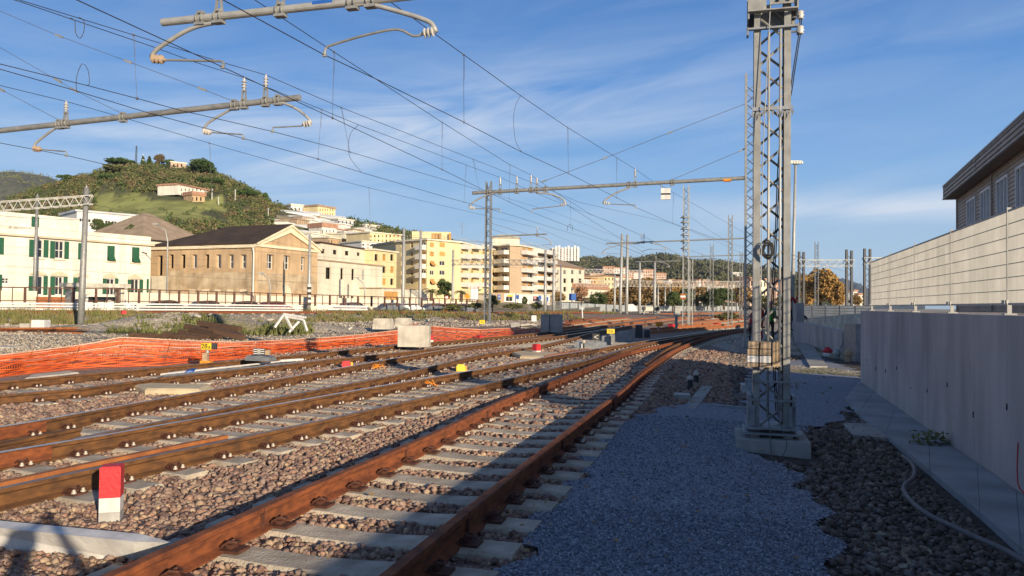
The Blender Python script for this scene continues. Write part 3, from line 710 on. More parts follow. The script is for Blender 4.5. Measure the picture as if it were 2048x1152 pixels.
mb = MB(); q = [G(1366, 818, .12), G(1392, 820, .12), G(1425, 775, .12), G(1404, 773, .12)]
mb.prism([a - Vector((0, 0, .05)) for a in q], (0, 0, .075)); tag(mb.build('cable_duct_lid', 'concrete'), 'narrow concrete duct lid lying beside the two small capped bollards', 'concrete slab')
c = sum(q, Vector()) / 4; keep_free((c.x, c.y), (TD.x, TD.y), 1.0, .16)
mb = MB(); mb.beam(G(1392, 813, .09), G(1500, 818, .09), .04, .08); tag(mb.build('timber_edging', 'galv_dark'), 'thin grey edging board at the top end of the gravel patch left of the tower', 'edging board')

# clad building beyond the wall
BK = Vector((math.sin(R(21.2)), math.cos(R(21.2)), 0)); BNx = Vector((BK.y, -BK.x, 0))
B0 = P(1915, 460, 34.4); B0.z = 0                # far corner of its wall
def bp(t, off=0.0, z=0.0): return Vector((B0.x, B0.y, 0)) - BK * t + BNx * off + Vector((0, 0, z))
ztop_w = P(1903, 397, 34.2).z
bld = thing('clad_building', 'dark corrugated metal clad building with overhanging roof edge and white framed windows', 'building', tuple(bp(0)))
BL, BD = 15.3, 34.0
def on_b(px, py):
    d = ray(px, py); s = (bp(0) - CAM).dot(BNx) / d.dot(BNx); q = CAM + d * s; return -(q - bp(0)).dot(BK), q.z
wins = []
for (x0, x1, yt0, yb0) in [(1920, 1936, 425, 478), (1943.5, 1962.5, 407, 470), (1971, 1994.5, 389, 461), (2004, 2034, 366, 448)]:
    a, zt_ = on_b(x0, yt0); b_, zb_ = on_b(x1, (yt0 + yb0) / 2)
    wins.append((b_, a))
zw1 = on_b(1971, 380)[1]; zw0 = on_b(1971, 470)[1]
s_ = (wins[-1][0] - wins[0][0]) / 3; wd = 1.6
wins = [(wins[0][0] + k * s_, wins[0][0] + k * s_ + wd) for k in range(-0, 9)]
wins = [(min(a, b), max(a, b)) for a, b in wins if max(a, b) < BL]
def corr_wall(mb, t0, t1, z0, z1, pitch=.14, dep=.028, off=0.0, m=0):
    n = int((z1 - z0) / pitch); prof = []
    for k in range(n):
        z = z0 + (z1 - z0) * k / n; h = (z1 - z0) / n
        prof += [(z, 0), (z + h * .55, 0), (z + h * .65, dep), (z + h * .9, dep)]
    prof.append((z1, 0)); base = len(mb.v)
    for z, o in prof: mb.v += [tuple(bp(t0, off - o, z)), tuple(bp(t1, off - o, z))]
    for k in range(len(prof) - 1): mb.f.append((base + 2 * k, base + 2 * k + 2, base + 2 * k + 3, base + 2 * k + 1)); mb.m.append(m)
mb = MB(); cur = 0.0
for a, b in wins:
    corr_wall(mb, cur, a, zw0, zw1); cur = b
corr_wall(mb, cur, BL, zw0, zw1); corr_wall(mb, 0, BL, .0, zw0); corr_wall(mb, 0, BL, zw1, ztop_w)
mb.add([bp(0, 0, 0), bp(0, 0, ztop_w), bp(0, BD, ztop_w), bp(0, BD, 0)], [(0, 1, 2, 3)]); mb.add([bp(BL, 0, 0), bp(BL, 0, ztop_w), bp(BL, BD, ztop_w), bp(BL, BD, 0)], [(0, 1, 2, 3)]); mb.add([bp(0, BD, 0), bp(0, BD, ztop_w), bp(BL, BD, ztop_w), bp(BL, BD, 0)], [(0, 1, 2, 3)])
mb.build('wall', 'cladding', bld)
for a, b in wins:
    wo = MB()
    for (u0, u1, z0, z1) in [(a - .06, b + .06, zw1 - .06, zw1 + .05), (a - .06, b + .06, zw0 - .05, zw0 + .05), (a - .06, a + .04, zw0 + .05, zw1 - .06), (b - .04, b + .06, zw0 + .05, zw1 - .06), (a + (b - a) * .36 - .035, a + (b - a) * .36 + .035, zw0 + .05, zw1 - .06), (a + (b - a) * .68 - .035, a + (b - a) * .68 + .035, zw0 + .05, zw1 - .06)]:
        wo.prism([bp(u0, -.045, z0), bp(u1, -.045, z0), bp(u1, -.045, z1), bp(u0, -.045, z1)], tuple(BNx * .12))
    wi = wo.build('window', 'frame_white', bld)
    pa = MB(); pa.prism([bp(a + .04, .03, zw0 + .05), bp(b - .04, .03, zw0 + .05), bp(b - .04, .03, zw1 - .06), bp(a + .04, .03, zw1 - .06)], tuple(BNx * .02)); pa.build('pane', 'glass', wi)
mb = MB()                                       # vertical cover strips
for t in (-.02, wins[1][1] + .28, wins[3][1] + .5, wins[3][1] + 3.2):
    mb.prism([bp(t, -.06, .0), bp(t + .12, -.06, .0), bp(t + .12, .03, .0), bp(t, .03, .0)], (0, 0, ztop_w - .01))
mb.build('cover_strip', 'cladding', bld)
OV = .52; OE = .12; zf0 = ztop_w + .0; zf1 = zf0 + .62
mb = MB(); corr_wall(mb, -OE, BL, zf0 + .06, zf1 - .05, pitch=.13, dep=.04, off=-OV)
for z, h in ((zf0, .06), (zf1 - .05, .07)): mb.prism([bp(-OE - .01, -OV - .06, z), bp(BL, -OV - .06, z), bp(BL, -OV + .03, z), bp(-OE - .01, -OV + .03, z)], (0, 0, h))
mb.prism([bp(-OE - .012, -OV - .03, zf0), bp(-OE - .012, BD, zf0), bp(-OE + .03, BD, zf0), bp(-OE + .03, -OV - .03, zf0)], (0, 0, .62))
for t in (7.0, 15.0): mb.prism([bp(t, -OV - .045, zf0 + .05), bp(t + .1, -OV - .045, zf0 + .05), bp(t + .1, -OV, zf0 + .05), bp(t, -OV, zf0 + .05)], (0, 0, .52))
mb.build('fascia', 'cladding', bld)
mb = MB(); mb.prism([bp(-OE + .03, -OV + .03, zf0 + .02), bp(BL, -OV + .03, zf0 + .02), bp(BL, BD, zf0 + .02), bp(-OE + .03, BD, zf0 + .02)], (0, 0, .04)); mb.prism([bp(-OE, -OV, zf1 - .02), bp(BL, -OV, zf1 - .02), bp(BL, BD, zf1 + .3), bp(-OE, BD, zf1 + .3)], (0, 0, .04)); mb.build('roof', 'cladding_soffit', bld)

# weed at the foot of the wall, hose on the cobbles
mb = MB(); c = G(1878, 893, .03)
for k in range(150):
    a = rnd.uniform(0, 6.28); r_ = rnd.random() ** .5 * .28; h = rnd.uniform(.02, .20); q = c + Vector((math.cos(a) * r_, math.sin(a) * r_ * .6, h)); q -= WN * .12
    u = Vector((rnd.uniform(-1, 1), rnd.uniform(-1, 1), rnd.uniform(-.3, .6))).normalized(); v = u.cross(Vector((rnd.uniform(-.4, .4), rnd.uniform(-.4, .4), 1))).normalized(); l = rnd.uniform(.025, .05)
    mb.add([q - u * l, q + v * l * .6, q + u * l, q - v * l * .6], [(0, 1, 2, 3)])
tag(mb.build('weed_plant', 'weed'), 'small leafy green weed growing at the foot of the concrete wall', 'plant')
hp = [G(*q, .115) for q in [(1805, 912), (1822, 925), (1830, 942), (1824, 958), (1811, 968), (1808, 982), (1825, 1005), (1855, 1028), (1900, 1050), (1960, 1078), (2010, 1100), (2070, 1135)]]
mb = MB(); mb.tube(spline(hp, .08), .022, 8); tag(mb.build('hose', 'rubber_grey', smooth=True), 'black hose snaking over the dark cobbles below the concrete strip', 'hose')

# beyond the wall's end: shaded low walls, grating fence in sun, footpath
def bar_wall(pts, z0, z1s, th, name, matn, label, cat, parent=None):
    mb = MB()
    for i in range(len(pts) - 1):
        a, b = Vector(pts[i]), Vector(pts[i + 1]); k = (b - a); k.z = 0; k.normalize(); n = Vector((k.y, -k.x, 0)) * th
        a.z = z0; b.z = z0
        vs = [a, b, b + n, a + n]; up = [Vector((0, 0, z1s[i] - z0)), Vector((0, 0, z1s[i + 1] - z0)), Vector((0, 0, z1s[i + 1] - z0)), Vector((0, 0, z1s[i] - z0))]
        mb.add(vs + [p + q for p, q in zip(vs, up)], [(3, 2, 1, 0), (4, 5, 6, 7), (0, 1, 5, 4), (1, 2, 6, 5), (2, 3, 7, 6), (3, 0, 4, 7)])
    o = mb.build(name, matn, parent)
    if parent is None: tag(o, label, cat)
    return o
bar_wall([P(1590, 690, 40), P(1618, 693, 39), P(1697, 725, 30.0)], -.2, [P(1590, 645, 40).z, P(1618, 645, 39).z, P(1697, 664, 30).z], .25, 'low_wall', 'concrete_wall', 'low grey wall in deep shade past the end of the long concrete wall', 'wall')
bar_wall([P(1702, 730, 29), P(1727, 738, 27)], -.2, [1.25, 1.3], .25, 'low_wall', 'galv_dark', 'short dark wall piece tucked against the end of the long concrete wall', 'wall')
bar_wall([P(1586, 690, 42), P(1601, 690, 42)], -.2, [P(1590, 606, 42).z] * 2, .5, 'concrete_pillar', 'concrete_wall', 'dark shaded concrete pillar at the left end of the grey grating fence', 'pillar')
bar_wall([P(1604, 645, 58), P(1740, 636, 48)], -.2, [P(1604, 637, 58).z, P(1740, 626, 48).z], .3, 'low_wall', 'concrete_pale', 'sunlit cream kerb wall below the distant grey grating fence', 'wall')
g = thing('grating_fence', 'distant grey grating fence in sun beyond the end of the concrete wall', 'fence', tuple(P(1670, 640, 56)))
a, b = P(1600, 640, 60), P(1745, 636, 49); n_ = 5
for k in range(n_):
    u, v = a.lerp(b, k / n_), a.lerp(b, (k + 1) / n_); z0, z1 = P(1600, 640, 60).z, P(1600, 611, 60).z
    mb = MB(); kk = (v - u).normalized(); nb = 26
    for j in range(nb):
        q = u.lerp(v, (j + .5) / nb); mb.box((q.x, q.y, (z0 + z1) / 2), (.05, .03, z1 - z0))
    for z in np.linspace(z0, z1, 7): mb.beam((u.x, u.y, z), (v.x, v.y, z), .04, .03)
    mb.build('grating_panel', 'sheet_grey', g); mb = MB(); mb.box((u.x, u.y, (z0 + z1) / 2 - .1), (.1, .1, z1 - z0 + .3)); mb.build('post', 'galv', g)
mb = MB(); q = [G(1575, 655, .03), G(1600, 655, .03), G(1655, 735, .03), G(1620, 735, .03)]
mb.prism(q, (0, 0, .04)); tag(mb.build('footpath', 'concrete'), kind='structure')
# ------------------------------------------------------------------ lattice masts
def lattice_mast(base, h, w, dep, rz, pitch, label, group=None, cat='mast', block=True, m='galv', name='lattice_mast', rod=None, curved=False, split=None):
    t = thing(name, label, cat, tuple(base), rz, group); B = mtx(t)
    L = lambda x, y, z: B @ Vector((x, y, z))
    ux = B.to_3x3() @ Vector((1, 0, 0)); uy = B.to_3x3() @ Vector((0, 1, 0)); fl = .072 if w > .3 else .06; th = .012
    for s in (-1, 1):
        mb = MB(); c = L(s * (w / 2 - th / 2), 0, h / 2); mb.frame(c, ux * th / 2, uy * dep / 2, (0, 0, h / 2))
        for q in (-1, 1): mb.frame(L(s * (w / 2 - th - fl / 2), q * (dep / 2 - th / 2), h / 2), ux * fl / 2, uy * th / 2, (0, 0, h / 2))
        mb.build('channel', m, t)
    rod = rod or .014
    for q in (-1, 1):
        mb = MB(); z = .12; k = 0; pts = []
        xe = w / 2 - fl * .75
        while z < h - .1:
            s = 1 if (k + (q > 0)) % 2 else -1
            if curved: pts += [L(s * xe * .8, q * (dep / 2 - .03), z - pitch * .14), L(s * xe, q * (dep / 2 - .03), z), L(s * xe * .8, q * (dep / 2 - .03), z + pitch * .14)]
            else: pts.append(L(s * xe, q * (dep / 2 - .03), z))
            z += pitch; k += 1
        mb.tube(pts, rod, 6 if base[1] < 20 else 4); mb.build('lacing', m, t)
    if block:
        mb = MB(); mb.box(tuple(L(0, 0, -.02)), (w * 1.8, w * 1.8, .3), rz=rz); mb.build('footing', 'concrete', t)
    return t
NT = P(1541, 881, 10.05); NT.z = .17; RZT = -TR
tower = lattice_mast(NT, 11.2, .455, .30, RZT, .335, 'nearest galvanised lattice mast on a concrete block, carrying the overhead beam above the gravel path', block=False, rod=.017, curved=True, name='lattice_mast')
TB = mtx(tower); TX = TB.to_3x3() @ Vector((1, 0, 0)); TY = TB.to_3x3() @ Vector((0, 1, 0)); tl = lambda x, y, z: TB @ Vector((x, y, z))
mb = MB(); mb.box(tuple(tl(0, 0, -.14)), (.88, 1.0, .34), rz=RZT); mb.build('footing', 'concrete', tower)
for z_, s_ in ((.09, .70), (.15, .62)):
    mb = MB(); mb.frame(tl(0, 0, z_), TX * s_ / 2, TY * s_ / 2, (0, 0, .012)); mb.build('base_plate', 'galv_dark', tower)
mb = MB()
for s in (-1, 1):
    for q in (-1, 1): mb.box(tuple(tl(s * .2, q * .2, .055)), (.10, .10, .07), rz=RZT)
mb.build('levelling_block', 'concrete', tower)
for s in (-1, 1):
    mb = MB(); mb.frame(tl(s * .27, 0, .36), TX * .02, TY * .2, (0, 0, .20)); mb.frame(tl(s * .25, -.17, .30), TX * .045, TY * .03, (0, 0, .13)); mb.build('foot_bracket', 'galv_dark', tower)
mb = MB(); mb.frame(tl(0, -.19, .50), TX * .30, TY * .03, (0, 0, .012)); mb.build('foot_rail', 'galv_dark', tower)
def on_plane(px, py, a, n): d = ray(px, py); return CAM + d * ((a - CAM).dot(n) / d.dot(n))
def tp(px, py, off=-.18): return on_plane(px, py, tl(0, off, 0), TY)
for (x0, y0, x1, y1) in [(1538, 64, 1535, 838), (1561, 58, 1556, 836)]:
    mb = MB(); a, b = tp(x0, y0, -.185), tp(x1, y1, -.185); b.z = .45; b.x = a.x + (tp(x1, y1, -.185) - a).x * .15; b.y = a.y
    mb.tube([a, b], .0155, 10); mb.build('conduit', 'galv_light', tower, smooth=True)
for z_ in ((tp(1545, 82).z), tp(1545, 790).z):
    mb = MB(); mb.frame(tl(0, -.19, z_), TX * .31, TY * .03, (0, 0, .012)); mb.frame(tl(-.31, -.15, z_ - .03), TX * .012, TY * .06, (0, 0, .05)); mb.frame(tl(.31, -.15, z_ - .03), TX * .012, TY * .06, (0, 0, .06)); mb.build('collar', 'galv_dark', tower)
zb0, zb1 = tp(1545, 30).z, tp(1545, 4).z            # head frame with bolted plates
mb = MB(); mb.frame(tl(.13, -.21, (zb0 + zb1) / 2), TX * .17, TY * .008, (0, 0, .13)); mb.frame(tl(.13, -.24, zb1 + .07), TX * .18, TY * .05, (0, 0, .006)); mb.frame(tl(-.20, -.21, zb0 - .01), TX * .12, TY * .008, (0, 0, .10))
mb.frame(tl(0, -.24, zb0 - .13), TX * .30, TY * .05, (0, 0, .008)); mb.frame(tl(0, .16, zb0 - .10), TX * .30, TY * .01, (0, 0, .10)); mb.frame(tl(-.30, -.05, zb0 - .10), TX * .01, TY * .2, (0, 0, .12)); mb.frame(tl(.30, -.05, zb0 - .02), TX * .01, TY * .2, (0, 0, .12)); mb.build('head_frame', 'galv', tower)
for ix in range(2):
    for iz in range(2):
        mb = MB(); mb.lathe(tl(.06 + .13 * ix, -.222, zb0 + .0 + .10 * iz), [(.022, 0), (.022, .012), (.012, .014), (.010, .03)], 8, axis=-TY); mb.build('bolt', 'steel_dark', tower)
mb = MB(); mb.frame(tl(0, -.19, tp(1548, 243).z), TX * .25, TY * .006, (0, 0, .022))
for k in range(9):
    c = tl(-.24 + .06 * k, -.20, tp(1548, 250).z); mb.add([c - TX * .02 + Vector((0, 0, .01)), c + TX * .02 + Vector((0, 0, .01)), c - Vector((0, 0, .08)) - TY * .03, c + TY * .004 + Vector((0, 0, .01))], [(0, 1, 2), (1, 3, 2), (3, 0, 2), (0, 3, 1)])
mb.build('spike_guard', 'galv_dark', tower)
for py in (32, 62):                               # switch insulators on the right flank
    a = tp(1583, py + 2, 0); b = tp(1601, py, 0); ins = MB(); ins.tube([a, b], .014, 6); ins.build('stub_arm', 'galv_dark', tower)
    ins = MB(); ins.lathe(b - Vector((0, 0, .04)), [(.03, 0), (.045, .01), (.03, .03), (.05, .05), (.03, .07), (.045, .09), (.02, .11)], 10); ins.build('insulator', 'porcelain', tower, smooth=True)
q = [tp(1600, 36, .0), tp(1598, 66, .0), tp(1594, 90, 0), tp(1585, 150, .05), tp(1579, 190, .1), tp(1566, 240, .14), tp(1556, 330, .1), tp(1550, 480, .1), tp(1543, 640, .1), tp(1552, 830, .1)]
for k in range(2):
    mb = MB(); mb.tube(spline([p + TX * .02 * k for p in q], .15), .007, 6); mb.build('cable', 'cable_black', tower)
mb = MB(); pts = []
for k in range(90):
    a = k / 90 * 6.28 * 5; rr = .068 + .016 * math.sin(a * 1.3) + .01 * math.sin(k); c = tp(1535, 500, -.24); pts.append(c + TX * math.cos(a) * rr * .9 + Vector((0, 0, math.sin(a) * rr * 1.35)) + TY * (.012 * math.sin(k * .7)))
mb.tube(pts, .0085, 6); mb.build('cable_coil', 'cable_black', tower)
for dx, dz_ in ((0, 0), (.115, .0)):
    mb = MB(); mb.tube(spline([tl(-.03 + dx, -.2, .75), tl(-.05 + dx, -.24, .45), tl(-.04 + dx * 1.2, -.34, .22), tl(-.03 + dx * (1.6 if dx else 1), -.56, -.0), tl(-.03 + dx * .7, -.78, -.16)], .05), .006, 6); mb.build('earth_cable', 'wire_grey', tower)
# stacked counterweights hanging in front of the mast
cw = thing('counterweight_stack', 'stack of tan slotted counterweight slabs hanging on the nearest lattice mast', 'counterweight', tuple(tp(1525, 735, -.3)), RZT)
rows = [(683, 697, 'block_tan'), (698, 710, 'block_tan'), (711, 725, 'white_paint'), (726, 734, 'block_tan')]
for i, (ya, yb_, m_) in enumerate(rows):
    a, b = tp(1495 if i != 0 else 1497, (ya + yb_) / 2, -.33), tp(1541, (ya + yb_) / 2, -.33); hh = (tp(1520, ya, -.33).z - tp(1520, yb_, -.33).z) / 2 - .002; wv = (b - a).length; c = (a + b) / 2
    mb = MB(); sl_ = .012
    for s in (-1, 1): mb.frame(c + TX * s * (wv / 4 + sl_ / 2) + TY * .06, TX * (wv / 4 - sl_ / 2), TY * .10, (0, 0, hh))
    mb.frame(c + TY * .10, TX * wv * .49, TY * .05, (0, 0, hh * .98)); mb.build('slab', m_, cw)
for k in range(5):
    a = tp(1546 + k * 2.9, 709, -.30); mb = MB(); mb.frame(a + TY * (.05 + .01 * k), TX * .0075, TY * .10, (0, 0, .15 + .012 * (k % 2))); mb.build('slab', 'block_tan', cw)
mb = MB(); mb.tube([tp(1520, 690, -.27), tp(1526, 300, -.27), tp(1541, 4, -.25)], .006, 6); mb.build('hanger_wire', 'galv_light', cw)

M2 = P(1500, 702, 30.3); M2.z = .10
lattice_mast(M2, P(1503, 148, 30.3).z - .1, .46, .30, RZT, .36, 'tall lattice mast standing right behind the nearest mast, carrying the long tube beam', curved=True, rod=.016)
def mast_px(px, pb, pt, Y, w, label, pitch=.5, **k):
    b = P(px, pb, Y); return lattice_mast(b, P(px, pt, Y).z - b.z, w, w * .8, RZT, pitch, label, **k)
mast_px(974.5, 650, 363, 64, .50, 'dark lattice mast standing alone left of the tan apartment block, with a short arm', m='galv_dark', rod=.03, pitch=.5)
mast_px(1371, 655, 371, 64, .52, 'pale lattice mast with stacked fittings and a red-white plate', m='galv_light', rod=.028)
mast_px(1382, 655, 520, 64.5, .30, 'short companion lattice post leaning close to the mast with the red-white plate', m='galv_light', rod=.02)
mast_px(1460, 653, 430, 68, .42, 'pale lattice mast between the red-white plated mast and the tall mast', m='galv', rod=.025)
mast_px(1423, 638, 487, 107, .5, 'distant lattice mast on a white footing left of the slim pale mast', m='galv', rod=.03)
mast_px(1543, 640, 459, 90, .5, 'distant lattice mast seen through the nearest mast', m='galv_dark', rod=.03)
mast_px(1482, 640, 503, 112, .45, 'faint far lattice mast just left of the tall mast behind the tower', m='galv', rod=.03)
mast_px(1633, 640, 483, 118, .55, 'far lattice mast in front of the golden autumn tree', m='galv_dark', rod=.035)
# red and white plate, fittings on the pale mast
p = P(1366, 593, 63.2); t = thing('striped_plate', 'square plate with red and white bands fixed low on a pale lattice mast', 'sign', tuple(p))
mb = MB()
for k, m_ in ((1, 0), (0, 1), (-1, 0)): mb.box((p.x, p.y, p.z + k * .16), (.42, .04, .15), m_)
mb.build('plate', ['rail_orange', 'white_paint'], t)
for k, py in enumerate((435, 445, 458, 470, 483, 497)):
    q = P(1370, py, 63.4); mb = MB(); mb.box(tuple(q), (.62, .6, .07)); mb.lathe((q.x - .2, q.y - .35, q.z), [(.05, 0), (.09, .03), (.05, .06), (.09, .09), (.05, .14)], 8); tag(mb.build('mast_fitting', 'galv_dark'), ['topmost', 'second', 'third', 'fourth', 'fifth', 'lowest'][k] + ' grey clamp fitting, from the top, on the pale mast with the red-white plate', 'fitting', 'clamps on the pale mast')

# ------------------------------------------------------------------ overhead beams with insulators and arms
class Beam:
    def __init__(s, name, label, a, b, r, band=None, matn='galv'):
        s.a, s.b = Vector(a), Vector(b); k = s.b - s.a; k.z = 0; k.normalize(); s.n = Vector((k.y, -k.x, 0)); s.k = k
        s.t = thing(name, label, 'overhead beam', tuple(s.a)); s.r = r
        mb = MB(); mb.tube([s.a, s.b], r, 14); mb.build('tube', matn, s.t, smooth=False)
        if band:
            p, q = s.at(*band[0]), s.at(*band[1]); mb = MB(); mb.tube([p, q], r * 1.03, 14); mb.build('painted_band', band[2], s.t)
    def at(s, px, py, off=0): d = ray(px, py); return CAM + d * ((s.a - s.n * off - CAM).dot(s.n) / d.dot(s.n))
    def ontube(s, px):
        best = None
        for k in range(401):
            q = s.a.lerp(s.b, k / 400); d = q - CAM; u = d.dot(_r) / d.dot(_f) * FPX + 1024
            if best is None or abs(u - px) < best[0]: best = (abs(u - px), q)
        return best[1]
    def clamp(s, px, w=.10):
        c = s.ontube(px); mb = MB()
        for q in (-1, 1):
            pts = [c + s.k * q * w * .5 + (s.n * math.cos(a) + Vector((0, 0, 1)) * math.sin(a)) * (s.r + .018) for a in np.linspace(0, 6.28, 13)]
            mb.tube(pts, .014, 6)
        mb.frame(c - Vector((0, 0, s.r + .03)), s.k * w * .9, s.n * .06, (0, 0, .022)); mb.frame(c + Vector((0, 0, s.r + .03)), s.k * w * .5, s.n * .05, (0, 0, .018)); mb.build('clamp', 'galv', s.t)
    def upright(s, px, ptop):
        c = s.ontube(px); top = s.at(px, ptop); top.x, top.y = c.x, c.y; h = top.z - c.z; mb = MB()
        for q in (-1, 1): mb.beam(c + s.k * q * .07 + Vector((0, 0, -s.r * .6)), c + s.k * q * .03 + Vector((0, 0, h * .5)), .02, .05, up=s.n)
        mb.frame(c + Vector((0, 0, h * .5)), s.k * .05, s.n * .03, (0, 0, .02)); mb.build('upright_bracket', 'galv', s.t)
        mb = MB(); z0 = h * .5; z1 = h * .98; pr = [(.022, z0)]
        for k in range(3):
            z = z0 + (z1 - z0) * (.2 + .24 * k); pr += [(.024, z), (.062, z + .01), (.062, z + .02), (.024, z + .045)]
        pr += [(.02, z1), (.03, z1 + .02), (.001, z1 + .03)]; mb.lathe(c, pr, 10); mb.build('insulator', 'porcelain', s.t); s.clamp(px)
        return c + Vector((0, 0, h))
    def arm(s, pts, ins, rod, r=.030, im='porcelain'):
        q = [s.at(*p) for p in pts]; mb = MB(); mb.tube(spline(q, .08), r, 8); mb.build('support_arm', 'galv_light', s.t, smooth=True)
        a, b = s.at(*ins[0]), s.at(*ins[1]); L = (b - a).length; ax = (b - a) / L; mb = MB(); pr = [(.02, 0)]
        for k in range(3): z = L * (.15 + .25 * k); pr += [(.03, z), (.075, z + L * .05), (.07, z + L * .11), (.03, z + L * .17)]
        pr += [(.025, L)]; mb.lathe(a, pr, 10, axis=ax); mb.build('insulator', im, s.t)
        q = [s.at(*p) for p in rod]; mb = MB(); mb.tube(q if len(q) < 4 else spline(q, .08), r * .55, 7); c = q[-1]; mb.box(tuple(c), (.06, .04, .05)); mb.build('steady_arm', 'galv', s.t)
        return q[-1]
a = tl(0, -.1, 0); a1 = on_plane(1545, -85, a, TY); dirp = Vector((-TD.y, TD.x, 0)); 
tip1 = a1 + dirp * 9.46; tip1.z = P(325, 45, tip1.y).z
_t = CAM + ray(325, 45) * 1.0
def meet(a, d, px, py):                            # where a beam heading d from a is seen at this pixel column
    r_ = ray(px, py); den = r_.x * d.y - r_.y * d.x; s = ((a.x - CAM.x) * d.y - (a.y - CAM.y) * d.x) / den; return CAM + r_ * s
C1 = Beam('cantilever_beam', 'nearest grey tube beam with a dark blue band, reaching left from the nearest mast', a1, meet(a1, dirp, 325, 45), .062, ((628, 11), (668, 6), 'sign_blue'), 'galv_light')
C1.arm([(440, 44), (402, 51), (372, 62), (340, 81), (312, 100), (302, 115)], [(301, 117), (332, 120)], [(332, 120), (385, 121), (444, 123), (445, 134)], .036, 'porcelain_tan')
C1.arm([(705, 10), (740, 9), (800, 24), (845, 38), (864, 48), (872, 64)], [(872, 62), (842, 68)], [(842, 70), (826, 72), (795, 59), (740, 68), (670, 88), (652, 96), (649, 110)], .036)
C1.upright(438, -45); C1.clamp(402); C1.clamp(705); C1.clamp(742); C1.upright(560, -60)
tip2 = P(600, 195, 17.1); C2 = Beam('cantilever_beam', 'grey tube beam at upper left with three upright insulators, entering from the left edge', tip2, meet(tip2, dirp, -240, 288), .068, matn='galv')
I1, I2, I3 = C2.upright(132, 203), C2.upright(487, 156), C2.upright(532, 150)
C2.clamp(468); C2.clamp(118); C2.clamp(246); C2.clamp(556)
k1 = C2.arm([(130, 250), (112, 256), (85, 275), (71, 287), (68, 296)], [(66, 297), (83, 299)], [(83, 299), (132, 303), (133, 311)], .03, 'porcelain_tan')
k2 = C2.arm([(492, 214), (465, 218), (440, 231), (415, 247), (407, 260)], [(405, 262), (424, 265)], [(424, 265), (486, 269), (487, 277)], .03)
k3 = C2.arm([(528, 208), (560, 205), (592, 217), (616, 236), (622, 245)], [(624, 245), (604, 250)], [(604, 252), (546, 255), (545, 263)], .03)
a3 = P(1491, 356, 30.3); C3 = Beam('cantilever_beam', 'long grey tube beam crossing mid picture from the tall mast, with five upright insulators', a3, meet(a3, dirp, 945, 386), .075, ((1447, 360), (1462, 359.5), 'orange_paint'))
for px_, pt_ in ((1000, 355), (1034, 353), (1062, 350), (1073, 356), (1270, 338)): C3.upright(px_, pt_)
C3.clamp(978); C3.clamp(1090); C3.clamp(1258); C3.clamp(1345)
C3.arm([(1002, 384), (975, 390), (950, 402), (938, 412)], [(937, 415), (951, 417)], [(951, 417), (1001, 418), (1001, 424)], .035)
C3.arm([(1073, 386), (1100, 388), (1125, 398), (1132, 408)], [(1133, 408), (1119, 411)], [(1119, 412), (1065, 418), (1063, 424)], .035)
C3.arm([(1262, 374), (1232, 386), (1212, 399), (1206, 405)], [(1205, 406), (1221, 407)], [(1221, 408), (1271, 410), (1272, 416)], .035)
p0, p1 = C3.at(1322, 377), C3.at(1341, 399); t = thing('hanging_panel', 'white box panel with one black stripe hanging from the long tube beam', 'sign', tuple((p0 + p1) / 2))
c = (p0 + p1) / 2; mb = MB(); hz = abs(p0.z - p1.z) / 2; hx = abs((p1 - p0).dot(C3.k)) / 2
for z0, z1, m_ in ((-1, -.18, 0), (-.18, .12, 1), (.12, 1, 0)): mb.frame(c + Vector((0, 0, hz * (z0 + z1) / 2)), C3.k * hx, C3.n * .06, (0, 0, hz * (z1 - z0) / 2), m_)
mb.build('panel', ['white_paint', 'black_paint'], t); mb = MB()
for s in (-1, 1): mb.tube([c + C3.k * s * hx * .95 + Vector((0, 0, hz)), c + C3.k * s * hx * .95 + Vector((0, 0, hz + .32))], .014, 6)
mb.build('hanger', 'galv', t)
def arm_small(name, label, pa, pb, Y, ups=(), arms=(), r=.06):
    a = P(*pa, Y); B_ = Beam(name, label, a, meet(a, dirp, *pb), r)
    for u in ups: B_.upright(*u)
    for q in arms: B_.arm(*q, .035)
    return B_
arm_small('cantilever_beam', 'short tube beam with one insulator on the right side of the lone dark mast', (983, 473), (1094, 468), 64, [(1074, 453)], [([(1072, 472), (1092, 477), (1104, 486)], [(1105, 487), (1099, 489)], [(1099, 489), (1085, 490)])])
arm_small('cantilever_beam', 'distant tube beam running from the slim pale mast across the plated mast', (1490, 476.5), (1212, 487), 66, [(1283, 466), (1288, 467)], [([(1280, 487), (1245, 489), (1215, 497), (1204, 505)], [(1204, 506), (1212, 507)], [(1212, 507), (1246, 508)]), ([(1300, 486), (1320, 490), (1334, 497)], [(1334, 499), (1326, 500)], [(1326, 500), (1300, 498), (1282, 503)])])
arm_small('cantilever_beam', 'faint far tube beam between the tall mast and the plated mast', (1488, 510), (1352, 514), 100, [(1405, 506)], [])
arm_small('cantilever_beam', 'faint far tube beam low above the grey fence near the twin poles', (1362, 522), (1270, 523), 95, [(1312, 512)], [([(1312, 523), (1330, 526), (1340, 533)], [(1340, 534), (1333, 534)], [(1333, 534), (1312, 538)])])

